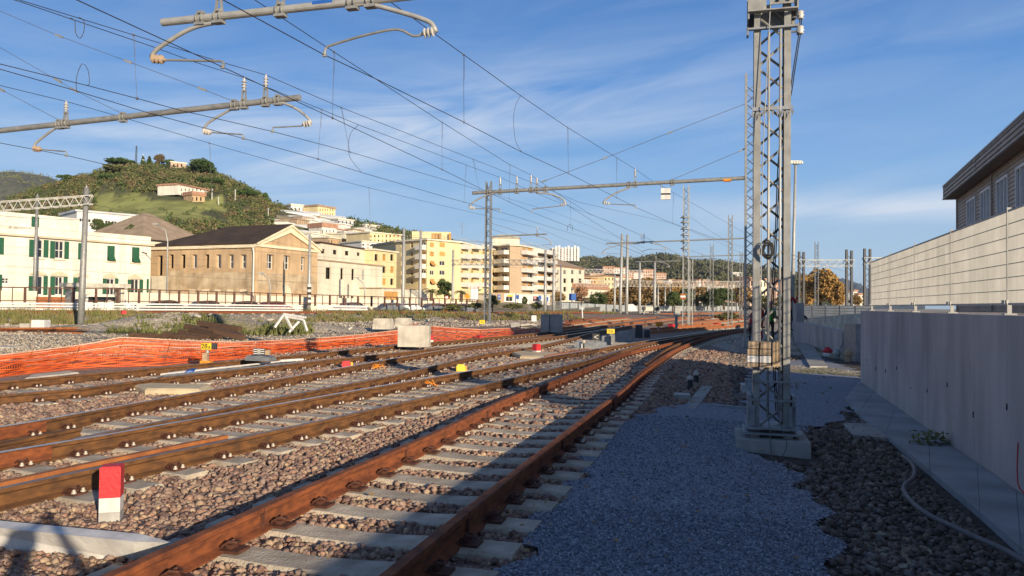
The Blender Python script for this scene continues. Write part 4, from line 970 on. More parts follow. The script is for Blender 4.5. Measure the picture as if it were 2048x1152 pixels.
# ------------------------------------------------------------------ wires
def vplane_pts(p, q, mids):
    k = q - p; k.z = 0; k.normalize(); n = Vector((k.y, -k.x, 0)); o = []
    for m_ in mids:
        d = ray(*m_); s = (p - CAM).dot(n) / d.dot(n); o.append(CAM + d * s)
    return o
def wire_pts(spec):
    """spec: anchors as Vectors, everything between them as pixels of the wire"""
    o = []; i = 0
    idx = [j for j, s in enumerate(spec) if isinstance(s, Vector)]
    for a, b in zip(idx[:-1], idx[1:]): o += [spec[a]] + vplane_pts(spec[a], spec[b], spec[a + 1:b])
    o.append(spec[idx[-1]]); return o
def wire_mesh(pts, name, r, parent=None, m='wire', n=5):
    mb = MB(); mb.tube(pts, r, n); return mb.build(name, m, parent)
def catenary(label, mess, cont, drops, rm=.0075, rc=.0075):
    t = thing('catenary_line', label, 'overhead line', tuple(cont[0]))
    A = wire_pts(mess) if mess else None; B_ = wire_pts(cont)
    if A: wire_mesh(A, 'messenger_wire', rm, t)
    wire_mesh(B_, 'contact_wire', rc, t)
    for q in drops:
        (x0, y0), (x1, y1) = q; 
        def near(poly, px, py):
            best = None
            for u, v in zip(poly[:-1], poly[1:]):
                for k in range(21):
                    w_ = u.lerp(v, k / 20); d = w_ - CAM; f = d.dot(_f)
                    if f < .1: continue
                    e = abs(d.dot(_r) / f * FPX + 1024 - px)
                    if best is None or e < best[0]: best = (e, w_)
            return best[1]
        if A:
            a, b = near(A, x0, y0), near(B_, x1, y1); mid = a.lerp(b, .35); mb = MB()
            mb.tube([a, mid], .0035, 4); mb.tube([a + Vector((.02, 0, 0)), mid + Vector((.012, 0, 0))], .0035, 4); mb.tube([mid, b], .004, 4); mb.box(tuple(b), (.03, .05, .04)); mb.box(tuple(a), (.03, .05, .03)); mb.build('dropper', 'wire_grey', t)
    return t
Z1 = C1.at(445, 134); Z1b = C1.at(649, 110); far = lambda px, py, Y: P(px, py, Y)
F3 = lambda px, py: C3.at(px, py)
catenary('overhead contact line nearest the camera, running from top centre to the long beam', [G(773, -2, Z1b.z + 1.15), (927, 109), (1041, 191), (1135, 255), F3(1270, 338), (1300, 359), (1400, 415), far(1490, 466, 62), far(1600, 548, 130)],
         [G(380, -36, Z1b.z), Z1b, (750, 157), (928, 244.5), (1041, 303), (1137, 347), F3(1272, 415), (1345, 447), far(1450, 490, 62), far(1600, 565, 140)], [((927, 109), (928, 244)), ((1135, 255), (1137, 347)), ((1233, 315), (1233, 385)), ((1345, 386), (1345, 447))])
catenary('overhead contact line second from the camera, crossing over the tip of the nearest beam', [G(440, -44, Z1.z + 1.2), (510, 0), (668, 104), (750, 157), (884, 244.5), (1017, 328), F3(1062, 350), (1109, 383), (1180, 428), far(1283, 470, 62), far(1460, 560, 140)],
         [G(60, -44, Z1.z), (154, 0), Z1, (665, 236), (884, 339), (973, 383), F3(1063, 424), (1180, 470), far(1290, 510, 62), far(1450, 567, 140)], [((667, 105), (665, 236)), ((884, 245), (883, 339)), ((1019, 328), (1018, 400)), ((1140, 402), (1139, 453))])
catenary('overhead contact line through the right-hand insulator of the upper left beam', [G(-60, -30, I3.z - .05), (39, 0), (267, 70), (445, 125), I3, (682, 215), F3(1034, 353), (1160, 405), far(1348, 447, 60), far(1490, 500, 140)],
         [G(-80, 110, k3.z), (0, 128), (174, 171), (274, 197), (362, 221), k3, (700, 304), (959, 380), far(1110, 425, 62), far(1350, 520, 140)], [((267, 70), (274, 197)), ((682, 215), (699, 306)), ((940, 318), (957, 380))])
catenary('overhead contact line through the middle insulator of the upper left beam', [G(-60, -27, I2.z - .1), (39, 3), (304, 93), (383, 122), I2, (643, 219), (720, 251), (932, 330), F3(1000, 355), (1100, 398), far(1242, 452, 62), far(1400, 530, 140)],
         [G(-80, 116, k2.z), (0, 138.5), (150, 181), (297, 226), k2, (636, 318), (720, 344), (891, 394), F3(1001, 424), far(1180, 478, 64), far(1400, 555, 140)], [((643, 219), (636, 318)), ((932, 330), (930, 403))])
catenary('overhead contact line through the left insulator of the upper left beam', [G(-80, 152, I1.z - .05), (0, 171), I1, (239, 233), (445, 294), (700, 366), (812, 394), far(1073, 455, 62), far(1290, 545, 140)],
         [G(-80, 267, k1.z), (0, 286), k1, (215, 330), (400, 378), (600, 424), (813, 474), far(1085, 492, 64), far(1290, 560, 140)], [((420, 287), (425, 384)), ((740, 377), (742, 455))])
# stays of the beams with their turnbuckles
def stay(label, pts, marks, r=.006):
    t = thing('stay_wire', label, 'stay wire', tuple(pts[0])); wire_mesh(pts, 'wire', r, t, 'wire_grey')
    for a in marks: mb = MB(); d = (pts[-1] - pts[0]).normalized(); mb.beam(a - d * .12, a + d * .12, .035, .05); mb.build('turnbuckle', 'galv', t)
c2 = lambda px, py: C2.at(px, py)
stay('topmost grey stay wire slanting to the right end of the upper left beam', [c2(-120, -24), c2(0, 22), c2(118, 72), c2(256, 123), c2(404, 178), c2(468, 203)], [c2(118, 72), c2(256, 123), c2(404, 178)])
stay('middle grey stay wire slanting to the middle of the upper left beam', [c2(-120, 25), c2(0, 95), c2(116, 161), c2(150, 181), c2(246, 228)], [c2(116, 161), c2(148, 180)])
stay('lowest grey stay wire slanting to the left part of the upper left beam', [c2(-120, 107), c2(0, 178), c2(118, 240)], [c2(2, 179)])
stay('upper grey stay wire from the tall mast to the left part of the long beam', [C3.at(1490, 208), C3.at(1340, 265), C3.at(1210, 316), C3.at(1083, 364)], [C3.at(1340, 265), C3.at(1210, 316), C3.at(1088, 362)], .010)
stay('lower grey stay wire from the tall mast to the right part of the long beam', [C3.at(1490, 298), C3.at(1345, 359)], [C3.at(1484, 300)], .010)
stay('thin stay wire from the lone dark mast down to its short arm', [P(984, 447, 64), P(1057, 469, 64.5)], [], .014)
def loop(label, spec, Y, r=.006):
    pts = spline([P(x, y, Y) for x, y in spec], .1); mb = MB(); mb.tube(pts, r, 6); tag(mb.build('jumper_cable', 'wire'), label, 'cable', 'jumper cables between overhead wires')
loop('jumper cable bowing down from the nearest overhead line at top centre', [(1041, 191), (1030, 215), (1027, 245), (1032, 285), (1043, 303)], 21)
loop('jumper cable bowing down right of the upper left beam', [(717, 250), (702, 265), (697, 290), (700, 315), (723, 345)], 22)
loop('small hanging wire loop near the top left corner', [(140, 36), (150, 42), (151, 65), (160, 77), (168, 62), (168, 42), (157, 34)], 13)
loop('upright wire loop between two lines at upper left', [(153, 181), (153, 155), (164, 127), (176, 140), (179, 168), (172, 170)], 15)
loop('small far wire loop right of the long beam tip', [(1134, 462), (1137, 450), (1145, 452), (1144, 462)], 45, .012)
# farther thin wires towards the vanishing point
for i, (a, b) in enumerate([(((1094, 384), 34), ((1345, 540), 75)), (((1348, 447), 60), ((1500, 498), 100)), (((1212, 478), 60), ((1440, 572), 150)), (((970, 452), 64), ((1250, 560), 120)), (((1380, 500), 64), ((1500, 540), 110)), (((840, 462), 100), ((1100, 520), 110)), (((840, 500), 100), ((1107, 548), 110)),
        (((1112, 520), 110), ((1370, 580), 180)), (((1378, 432), 64), ((1466, 490), 70)), (((1466, 535), 68), ((1380, 560), 110)), (((-20, 430), 40), ((165, 440), 49)), (((1582, 509), 40), ((1700, 545), 95)), (((1380, 515), 66), ((1700, 528), 95)), (((0, 532), 78), ((640, 566), 100)), (((0, 508), 78), ((900, 560), 118)), (((0, 492), 78), ((900, 548), 118)), (((170, 405), 49), ((620, 498), 90)), (((170, 470), 49), ((903, 535), 118))]):
    tag(wire_mesh([P(*a[0], a[1]), P((a[0][0] + b[0][0]) / 2, (a[0][1] + b[0][1]) / 2 + 2, (a[1] + b[1]) / 2), P(*b[0], b[1])], 'overhead_wire', .011, None, 'wire_grey', 4), 'thin far overhead wire among the masts', 'overhead wire', 'thin far overhead wires')
loop('guy rope from the plated lattice mast slanting down to the right', [(1383, 520), (1394, 575), (1404, 640)], 64, .012)

# ------------------------------------------------------------------ round poles and portals
def pole_px(px, pb, pt, Y, r, label, m='galv_light', group='round catenary poles across the yard', lean=0, cap=True):
    b, t_ = P(px, pb, Y), P(px + lean, pt, Y); t = thing('catenary_pole', label, 'pole', tuple(b), 0, group); mb = MB()
    top = Vector((b.x + lean * Y / FPX, b.y, t_.z)); mb.tube([b - Vector((0, 0, .3)), b.lerp(top, .3), top], [r, r * .97, r * .72], 10); mb.build('shaft', m, t, smooth=True)
    if cap: mb = MB(); mb.tube([top + Vector((-.25, 0, -.3)), top + Vector((.25, 0, -.3))], .03, 5); mb.lathe(top, [(.05, 0), (.04, .1), (.001, .16)], 6); mb.build('cross_fitting', 'galv_dark', t)
    return t
def truss(pa, pb, Ya, Yb, h, label, w=.5, parent=None, m='galv', n=None, name='portal_beam'):
    a, b = P(*pa, Ya), P(*pb, Yb); L = (b - a).length; k = (b - a).normalized(); n_ = Vector((k.y, -k.x, 0)).normalized(); t = thing(name, label, 'overhead beam', tuple(a))
    cr_ = .05 if Ya < 60 else .07
    for s in (-1, 1):
        for z in (0, -h): mb = MB(); mb.beam(a + n_ * s * w / 2 + Vector((0, 0, z)), b + n_ * s * w / 2 + Vector((0, 0, z)), cr_, cr_); mb.build('chord', m, t)
    N = n or max(6, int(L / .9))
    for s in (-1, 1):
        mb = MB()
        for i in range(N):
            p, q = a.lerp(b, i / N) + n_ * s * w / 2, a.lerp(b, (i + .5) / N) + n_ * s * w / 2; q2 = a.lerp(b, (i + 1) / N) + n_ * s * w / 2
            mb.beam(p, q - Vector((0, 0, h)), cr_ * .7, cr_ * .7); mb.beam(q - Vector((0, 0, h)), q2, cr_ * .7, cr_ * .7)
        mb.build('lacing', m, t)
    return t
pole_px(161, 655, 375, 48.5, .20, 'thick pale tubular pole at the left carrying the lattice portal beam', 'galv', lean=6)
pole_px(68, 600, 390, 75, .17, 'thin pole behind the left lattice portal beam with a round dish', 'galv', lean=2)
truss((-60, 408), (186, 391), 46, 48.6, .55, 'lattice portal beam at the far left, ending just past the thick pole', w=.55, n=13)
pole_px(805.5, 634, 458, 97, .24, 'left one of the two tall round poles before the yellow apartments')
pole_px(839.5, 634, 460, 97, .22, 'right one of the two tall round poles before the yellow apartments')
pole_px(905, 623, 500, 117, .22, 'round pole carrying the left end of the mid-distance portal beam')
pole_px(1090, 629, 500, 112, .24, 'round pole just left of the portal beam end by the curved balconies')
pole_px(1107, 629, 498, 112, .24, 'round pole at the right end of the mid-distance portal beam')
truss((903, 520), (1110, 520), 117, 112, .75, 'mid-distance lattice portal beam in front of the apartment blocks', w=.6)
pole_px(1240, 633, 468, 122, .26, 'tall pale twin pole, left one, in front of the autumn trees', lean=3)
pole_px(1253, 633, 470, 122, .26, 'tall pale twin pole, right one, in front of the autumn trees', lean=1)
pole_px(1121, 622, 530, 160, .2, 'brown-grey pole at the left end of the grey sheet fence', 'galv_dark')
pole_px(1229, 622, 550, 165, .26, 'pole left of the pale twin poles'); pole_px(1279, 632, 525, 150, .28, 'pole with a dark foot box right of the twin poles'); pole_px(1309, 630, 525, 140, .28, 'pole behind the round-eyed buffer stop')
pole_px(1316, 620, 570, 180, .2, 'short slim pole right of the buffer stop pole')
for i, (x, yb_, yt_) in enumerate([(1064, 622, 540), (1144, 618, 575), (1330, 622, 572), (1340, 622, 565), (1389, 622, 580), (1415, 622, 555), (1433, 622, 580), (1441, 620, 570), (1448, 620, 575), (1474, 622, 570), (1478, 621, 566), (1268, 620, 590), (941, 604, 560)]):
    pole_px(x, yb_, yt_, 190 + 3 * i, .22, 'slim far pole ' + ['right of the twin balcony poles', 'left of the grey fence sign post', 'just left of the buffer stop post', 'between the buffer stop and the grey cabinet', 'just right of the plated mast', 'left of the mast with a white footing', 'right of the mast with a white footing', 'between the white-footed mast and the next slim mast', 'close to the left of the pale slim mast', 'right of the pale slim mast', 'close to the left side of the tall mast', 'between the twin poles and the foot box pole', 'left of the lone dark mast'][i], group='slim far catenary poles', cap=False)
rs = random.Random(21)
for i in range(22): pole_px(1196 + i * 13.2 + rs.uniform(-4, 4), 619, rs.uniform(560, 592), 215 + rs.uniform(0, 60), .2, 'very thin far pole in the crowd of masts under the far lattice portal beam', group='very thin far poles', cap=False)
truss((1150, 561), (1482, 563), 190, 195, 1.4, 'far lattice portal beam spanning the yard in front of the autumn trees', w=.8)
truss((1230, 572), (1484, 574), 240, 245, 1.4, 'faintest lattice portal beam, below the far one, before the autumn trees', w=.8)
truss((1168, 538), (1290, 541), 170, 172, .9, 'far lattice portal beam over the pink houses', w=.7)
# lighting column
b = P(1583, 672, 46); t = thing('lighting_mast', 'slim tall lighting column with a ring of floodlights at its top', 'lighting mast', tuple(b)); top = P(1591, 330, 46); mb = MB(); mb.tube([b, top], [.13, .07], 12); mb.build('shaft', 'galv_light', t, smooth=True)
for dx in (-.28, -.12, .05, .22, .32): mb = MB(); mb.box((top.x + dx, top.y - .1, top.z + .12), (.13, .18, .13)); mb.tube([top, (top.x + dx, top.y, top.z + .1)], .02, 5); mb.build('floodlight', 'galv_light', t)
mb = MB(); mb.box((top.x, top.y, top.z + .24), (.75, .12, .04)); mb.build('cross_bar', 'galv_light', t)
# substation-like portals at the right, dark posts with lattice beams
def hpost(px, pb, pt, Y, label): 
    b = P(px, pb, Y); h = P(px, pt, Y).z - b.z; t = thing('portal_post', label, 'post', tuple(b), 0, 'dark portal posts beyond the wall'); mb = MB()
    mb.box((b.x, b.y - .12, b.z + h / 2), (.24, .02, h)); mb.box((b.x, b.y + .12, b.z + h / 2), (.24, .02, h)); mb.box((b.x, b.y, b.z + h / 2), (.02, .22, h)); mb.build('column', 'steel_dark', t)
for x, yb_, yt_, l in [(1598, 612, 503, 'left-hand'), (1607, 612, 504, 'second'), (1693, 614, 499, 'third'), (1703, 614, 501, 'fourth'), (1729, 616, 497, 'fifth'), (1740, 616, 498, 'sixth'), (1835, 560, 492, 'seventh'), (1846, 560, 494, 'eighth')]:
    hpost(x, yb_, yt_, 92, l + ' dark steel portal post counting from the lighting column to the building')
for xa, xb in ((1598, 1607), (1693, 1703), (1729, 1740), (1835, 1846)):
    pa, pb_ = P(xa, 615, 92), P(xb, 615, 92); tt = thing('post_bracing', 'zigzag bracing between the two dark portal posts ' + {1598: 'right beside the lighting column', 1693: 'right of the golden tree', 1729: 'at the left end of the grating fence', 1835: 'rising behind the grating fence'}[xa], 'bracing', tuple(pa)); mb = MB(); zt2 = P(xa, 508, 92).z; n_ = 9
    for k in range(n_):
        z0, z1 = pa.z + (zt2 - pa.z) * k / n_, pa.z + (zt2 - pa.z) * (k + 1) / n_; q0, q1 = (pa, pb_) if k % 2 else (pb_, pa); mb.beam((q0.x, q0.y, z0), (q1.x, q1.y, z1), .06, .06)
    mb.build('lacing', 'steel_dark', tt)
truss((1596, 520), (1708, 520), 92, 92, .75, 'dark lattice portal beam between the left dark posts beyond the wall', w=.6, m='galv_dark')
truss((1726, 516), (1850, 514), 92, 92, .75, 'dark lattice portal beam partly hidden behind the grating fence', w=.6, m='galv_dark')
ORD = ['first', 'second', 'third', 'fourth', 'fifth', 'sixth', 'seventh', 'eighth', 'ninth', 'tenth', 'eleventh', 'twelfth', 'thirteenth', 'fourteenth', 'fifteenth', 'sixteenth', 'seventeenth', 'eighteenth', 'nineteenth', 'twentieth', 'twenty-first', 'twenty-second', 'twenty-third', 'twenty-fourth', 'twenty-fifth', 'twenty-sixth']
# ------------------------------------------------------------------ buildings: real walls with openings, windows set into them
class Face:
    def __init__(s, p0, p1):
        s.p0 = Vector((p0[0], p0[1], 0)); s.p1 = Vector((p1[0], p1[1], 0)); s.L = (s.p1 - s.p0).length; s.k = (s.p1 - s.p0) / s.L; s.n = Vector((s.k.y, -s.k.x, 0))
    def uz(s, px, py): d = ray(px, py); q = CAM + d * ((s.p0 - CAM).dot(s.n) / d.dot(s.n)); return (q - s.p0).dot(s.k), q.z
    def pt(s, u, z, off=0.0): return s.p0 + s.k * u + Vector((0, 0, z)) + s.n * off
    def rect(s, r):
        x0, y0, x1, y1 = r; xm, ym = (x0 + x1) / 2, (y0 + y1) / 2
        u0, u1 = s.uz(x0, ym)[0], s.uz(x1, ym)[0]; z1, z0 = s.uz(xm, y0)[1], s.uz(xm, y1)[1]; return u0, z0, u1, z1
    def wall(s, mb, z0, z1, ops, dep=.22, m=0, mr=0):
        us = sorted({0.0, s.L} | {o[0] for o in ops} | {o[2] for o in ops}); zs = sorted({z0, z1} | {o[1] for o in ops} | {o[3] for o in ops})
        us = [u for u in us if -1e-6 <= u <= s.L + 1e-6]; zs = [z for z in zs if z0 - 1e-6 <= z <= z1 + 1e-6]
        for i in range(len(us) - 1):
            for j in range(len(zs) - 1):
                um, zm = (us[i] + us[i + 1]) / 2, (zs[j] + zs[j + 1]) / 2
                if any(o[0] < um < o[2] and o[1] < zm < o[3] for o in ops): continue
                mb.add([s.pt(us[i], zs[j]), s.pt(us[i + 1], zs[j]), s.pt(us[i + 1], zs[j + 1]), s.pt(us[i], zs[j + 1])], [(0, 1, 2, 3)], m)
        for (a, c, b, d) in ops:
            q = [s.pt(a, c), s.pt(b, c), s.pt(b, d), s.pt(a, d)]; w = [p - s.n * dep for p in q]
            mb.add(q + w, [(0, 4, 5, 1), (1, 5, 6, 2), (2, 6, 7, 3), (3, 7, 4, 0)], mr)
    def slab(s, mb, u0, z0, u1, z1, o0, o1, m=0):   # box between offsets o0 (in) and o1 (out)
        mb.prism([s.pt(u0, z0, o0), s.pt(u1, z0, o0), s.pt(u1, z1, o0), s.pt(u0, z1, o0)], tuple(s.n * (o1 - o0)), m)
    def window(s, par, o, kind, dep=.2):
        a, c, b, d = o; w = b - a; h = d - c
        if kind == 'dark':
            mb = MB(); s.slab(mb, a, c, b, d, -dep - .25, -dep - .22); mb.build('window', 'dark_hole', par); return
        if kind in ('green', 'orange', 'awn'):
            mt = 'shutter_green' if kind == 'green' else 'shutter_orange'; mb = MB(); s.slab(mb, a, c, b, d, -dep + .02, -dep + .06)
            mb.build('window', 'glass_dark', par); mb = MB()
            if kind == 'green':
                s.slab(mb, a + .03, c + h * .3, b - .03, d - .02, .0, .04)
                for t in range(6): z = c + h * .05 * t; s.slab(mb, a + .05, z, b - .05, z + h * .03, .38 - .06 * t, .42 - .06 * t)
                mb.prism([s.pt(a + .03, c, .42), s.pt(b - .03, c, .42), s.pt(b - .03, c + h * .3, .04), s.pt(a + .03, c + h * .3, .04)], tuple(s.n * -.03))
            elif kind == 'awn':
                s.slab(mb, a + .02, c + h * .75, b - .02, d, -dep + .07, -dep + .1); mb.prism([s.pt(a, c, .9), s.pt(b, c, .9), s.pt(b, c + h * .75, .02), s.pt(a, c + h * .75, .02)], tuple(s.n * -.04))
            else: s.slab(mb, a + .02, c + (0 if rnd.random() < .7 else h * .4), b - .02, d, -dep + .07, -dep + .1)
            mb.build('shutter', mt, par); return
        fw = min(.09, w * .1); mb = MB()
        for (x0, z0, x1, z1) in [(a, c, b, c + fw), (a, d - fw, b, d), (a, c + fw, a + fw, d - fw), (b - fw, c + fw, b, d - fw)]: s.slab(mb, x0, z0, x1, z1, -dep, -dep + .07)
        s.slab(mb, (a + b) / 2 - fw * .5, c + fw, (a + b) / 2 + fw * .5, d - fw, -dep, -dep + .08)
        if kind == 'cross': s.slab(mb, a + fw, c + h * .45, b - fw, c + h * .45 + fw, -dep, -dep + .06)
        wi = mb.build('window', 'frame_white', par); mb = MB(); s.slab(mb, a + fw * .5, c + fw * .5, b - fw * .5, d - fw * .5, -dep - .02, -dep + .01); mb.build('pane', 'glass_dark', wi)
def bld_(name, label, cat, faces, z0, z1, wallm, wins=(), back=14.0, roofm=None, over=.35, rh=.25, revealm=None, dep=.22, group=None):
    """faces: list of Face left to right; wins[i]: list of (pixel rect, kind) on face i"""
    base = faces[0].p0.copy(); base.z = z0; t = thing(name, label, cat, tuple(base), 0, group); mb = MB()
    for i, f in enumerate(faces):
        ops = []
        for r, kd in (wins[i] if i < len(wins) else ()):
            o = f.rect(r); o = (max(.02, o[0]), max(z0 + .02, o[1]), min(f.L - .02, o[2]), min(z1 - .02, o[3]))
            if o[2] - o[0] > .05 and o[3] - o[1] > .05: ops.append((o, kd))
        f.wall(mb, z0, z1, [o for o, _ in ops], dep)
        for o, kd in ops: f.window(t, o, kd, dep - .02)
    fp = [f.p0 for f in faces] + [faces[-1].p1]
    nb = sum((f.n for f in faces), Vector()) / len(faces); nb.normalize()
    fp2 = [fp[-1] - nb * back, fp[0] - nb * back]; ring = fp + fp2
    for a, b in ((fp[-1], fp2[0]), (fp2[0], fp2[1]), (fp2[1], fp[0])):
        mb.add([Vector((a.x, a.y, z0)), Vector((b.x, b.y, z0)), Vector((b.x, b.y, z1)), Vector((a.x, a.y, z1))], [(0, 1, 2, 3)])
    mb.build('wall', wallm, t)
    c = sum(ring, Vector()) / len(ring); ov = [p + (p - c).normalized() * over * 1.3 for p in ring]
    mb = MB(); mb.prism([(p.x, p.y, z1 + .002) for p in ov], (0, 0, rh)); mb.build('roof', roofm or wallm, t)
    t_ring = ring
    return t, t_ring
def XY(px, Y): p = P(px, 600, Y); return (p.x, p.y)
def zat(px, py, Y): return P(px, py, Y).z

# --- white villa with green shutters
V0, V1 = XY(-110, 79.5), XY(300, 98.6); fv = Face(V0, V1); zc_ = fv.uz(150, 480)[1]; zp = fv.uz(150, 463)[1]; GZ = .7
wv = [((67, 479, 86, 515), 'cross'), ((110, 482, 128, 517), 'cross'), ((214.5, 491.5, 229.5, 521.5), 'green'), ((264, 494.5, 279, 524.5), 'green'), ((163, 487, 169, 519), 'dark'), ((-30, 473, -12, 508), 'cross'), ((66, 552, 86, 590), 'win'), ((110, 553, 126, 590), 'cross'), ((156, 554, 170, 588), 'dark'), ((213, 557, 229, 590), 'win'), ((262, 558, 278, 592), 'win'), ((4, 556, 18, 567), 'cross'), ((-60, 553, -30, 590), 'cross')]
villa, ring = bld_('white_villa', 'white two-storey villa with dark green shutters at the far left behind the rust-brown fence', 'villa', [fv], GZ, zc_ - .05, 'villa_wall', [wv], 13, 'villa_trim', .25, .22)
mb = MB(); fv.slab(mb, 0, zc_ + .12, fv.L, zp, -.5, -.1); fv.slab(mb, 0, zp, fv.L, zp + .12, -.55, -.02)
n_ = 9
for k in range(n_): u = fv.L * (k + .5) / n_; fv.slab(mb, u - .05, zc_ + .12, u + .05, zp, -.1, -.04)
pts = [fv.pt(fv.uz(x, 455)[0], fv.uz(x, y)[1], -.35) for x, y in [(-30, 452), (-8, 447), (8, 447), (20, 441), (32, 437), (42, 438), (52, 446), (64, 454), (64, 458), (-30, 458)]]; mb.prism(pts, tuple(fv.n * .25)); mb.build('parapet', 'villa_wall', villa)
mb = MB(); fv.slab(mb, 0, zc_ - .06, fv.L + .25, zc_ + .14, .02, .42); mb.build('cornice', 'villa_trim', villa)
for r in [(58, 479, 67, 514), (87, 480, 96.5, 515), (100, 482, 109.5, 517), (128.5, 483, 137.5, 518), (156, 486, 162.5, 519), (169.5, 487, 173, 520), (-6, 475, 7.4, 509), (57, 552, 66, 590), (86.5, 552, 95, 590), (100, 553, 109.5, 590), (126.5, 553, 134.5, 590), (146, 555, 155, 590), (205, 557, 212.5, 588), (229.5, 557, 236, 590), (255, 559, 261.5, 592), (278.5, 559, 285.5, 592), (293, 558, 297, 585), (-5, 549, 3.5, 590)]:
    o = fv.rect(r); mb = MB(); fv.slab(mb, o[0], o[1], o[2], o[3], .02, .07)
    for k in range(7): z = o[1] + (o[3] - o[1]) * (k + .3) / 7; fv.slab(mb, o[0] + .06, z, o[2] - .06, z + .06, .07, .085)
    mb.build('shutter', 'shutter_green', villa)
for x0, x1, yb_, yt_ in [(60, 93, 551, 541), (102, 135, 553, 542), (146, 178, 554, 544), (206, 234, 556, 546), (256, 283, 558, 549)]:
    a, z0, b, z1 = fv.rect((x0, yt_, x1, yb_)); mb = MB(); pr = [fv.pt(a, z0, .02), fv.pt(b, z0, .02), fv.pt(b, z0 + (z1 - z0) * .4, .02), fv.pt((a + b) / 2 + .5, z0 + (z1 - z0) * .7, .02), fv.pt((a + b) / 2, z1, .02), fv.pt((a + b) / 2 - .5, z0 + (z1 - z0) * .7, .02), fv.pt(a, z0 + (z1 - z0) * .4, .02)]; mb.prism(pr, tuple(fv.n * .06)); mb.build('window_head', 'villa_trim', villa)
for x0, x1, y in [(64, 89, 517), (106, 131, 519), (211, 232, 523), (260, 282, 526)]:
    a, z0, b, z1 = fv.rect((x0, y, x1, y + 2)); mb = MB(); fv.slab(mb, a, z0, b, z1, .01, .14); mb.build('sill', 'villa_trim', villa)
mb = MB(); p = fv.pt(fv.uz(108, 450)[0], 0, -5); mb.box((p.x, p.y, zp + .9), (9, 4, 1.9), rz=math.atan2(fv.k.y, fv.k.x)); mb.build('roof_room', 'villa_wall', villa)
a, z0, b, z1 = fv.rect((89, 442, 104, 455)); mb = MB(); fv.slab(mb, a, zp + .1, b, zp + 1.6, -2.95, -2.9); mb.build('roof_door', 'shutter_green', villa)

# --- ochre hall with dark roof and gable
HB = XY(510, 95); HC = XY(634, 106); _k = Vector((HC[0] - HB[0], HC[1] - HB[1], 0)).normalized(); _s = Vector((-_k.y, _k.x, 0)); 
f2 = Face(HB, HC); HA = meet(Vector((*HB, 0)), _s, 296, 600); f1 = Face((HA.x, HA.y), HB)
zh = f2.uz(515, 489)[1]
wl = [((x0, 509, x1, 536.5), kd) for x0, x1, kd in [(338, 347, 'dark'), (361, 370.5, 'dark'), (383.5, 394, 'win'), (409, 418, 'dark'), (431.5, 442.5, 'win'), (456.5, 467, 'cross'), (481, 492.5, 'cross')]] + [((315, 511, 325, 551), 'dark'), ((296.5, 516, 302, 549), 'dark')]
wr = [((534, 509, 548, 538), 'cross'), ((568, 511, 580.5, 539), 'cross'), ((602, 514, 610.5, 542), 'cross')]
hall, ring = bld_('ochre_hall', 'ochre plastered hall with dark pitched roof and pediment facing the tracks', 'hall', [f1, f2], GZ, zh, 'ochre_wall', [wl, wr], 1, 'ochre_trim', .1, .1, dep=.45)
# extra body behind and roof
e0, e1 = f2.p0, f2.p1; back = _s * f1.L
ap = f2.uz(578.5, 450); mid = f2.pt(ap[0], 0); rz_ = ap[1]
mb = MB(); V = [f2.pt(-.35, zh + .05, .45), f2.pt(ap[0], rz_, .45), f2.pt(f2.L + .35, zh + .05, .45)]; hipin = _s * (f1.L - 7.5)
W_ = [V[0] + back, V[1] + hipin, V[2] + back]
for q in ([V[0], V[1], W_[1], W_[0]], [V[1], V[2], W_[2], W_[1]], [W_[0], W_[1], W_[2]]):
    n = (q[1] - q[0]).cross(q[2] - q[0]).normalized(); n = n if n.z > 0 else -n; mb.prism([p + n * .02 for p in q], tuple(n * .12))
mb.build('roof', 'roof_dark', hall)
mb = MB(); mb.prism([f2.pt(0, zh + .10, -.02), f2.pt(f2.L, zh + .10, -.02), f2.pt(ap[0], rz_ - .12, -.02)], tuple(-f2.n * .3)); mb.build('gable', 'ochre_wall', hall)
mb = MB(); al = f2.pt(-.3, zh + .16, 0); ar = f2.pt(f2.L + .3, zh + .16, 0); at = f2.pt(ap[0], rz_ + .02, 0)
for p, q in ((al, at), (ar, at)): dn = Vector((0, 0, -1.05)); mb.prism([p, q, q + dn, p + dn * .55 + (q - p) * .05], tuple(f2.n * .30)); mb.prism([p + Vector((0, 0, .02)), q + Vector((0, 0, .02)), q - Vector((0, 0, .28)), p - Vector((0, 0, .20))], tuple(f2.n * .55))
f2.slab(mb, -.3, zh - .25, f2.L + .3, zh + .08, .01, .22); mb.build('pediment_moulding', 'ochre_trim', hall)
mb = MB(); f1.slab(mb, 0, zh - .38, f1.L, zh - .02, .02, .30); mb.build('eaves_gutter', 'ochre_trim', hall)
mb = MB(); a, z0, b, z1 = f1.rect((297, 512, 336, 606)); f1.wall(MB(), 0, 1, []); 
f1.slab(mb, .02, GZ, f1.rect((297, 552, 336, 606))[2], f1.uz(320, 552)[1], .01, .05); mb.build('plaster_patch', 'apt_cream', hall)
mb = MB()
for r in [(336, 541, 368, 603), (368, 545, 505, 576), (380, 577, 500, 603)]: o = f1.rect(r); f1.slab(mb, o[0], o[1], o[2], o[3], .004, .012 + r[0] * 1e-5)
o = f2.rect((515, 548, 628, 580)); f2.slab(mb, *o, .004, .014); mb.build('plaster_patch', 'ochre_patch', hall)
mb = MB(); p0_ = f1.pt(f1.L - .3, zh - .3, .2); mb.tube([p0_, p0_ - Vector((0, 0, .8)) + f1.k * .15, Vector((p0_.x, p0_.y, GZ)) + f1.k * .15], .09, 8); mb.build('downpipe', 'apt_white', hall)
o = f2.rect((566, 576, 580, 591)); mb = MB(); n_ = 10; cx = (o[0] + o[2]) / 2; rr = (o[2] - o[0]) / 2
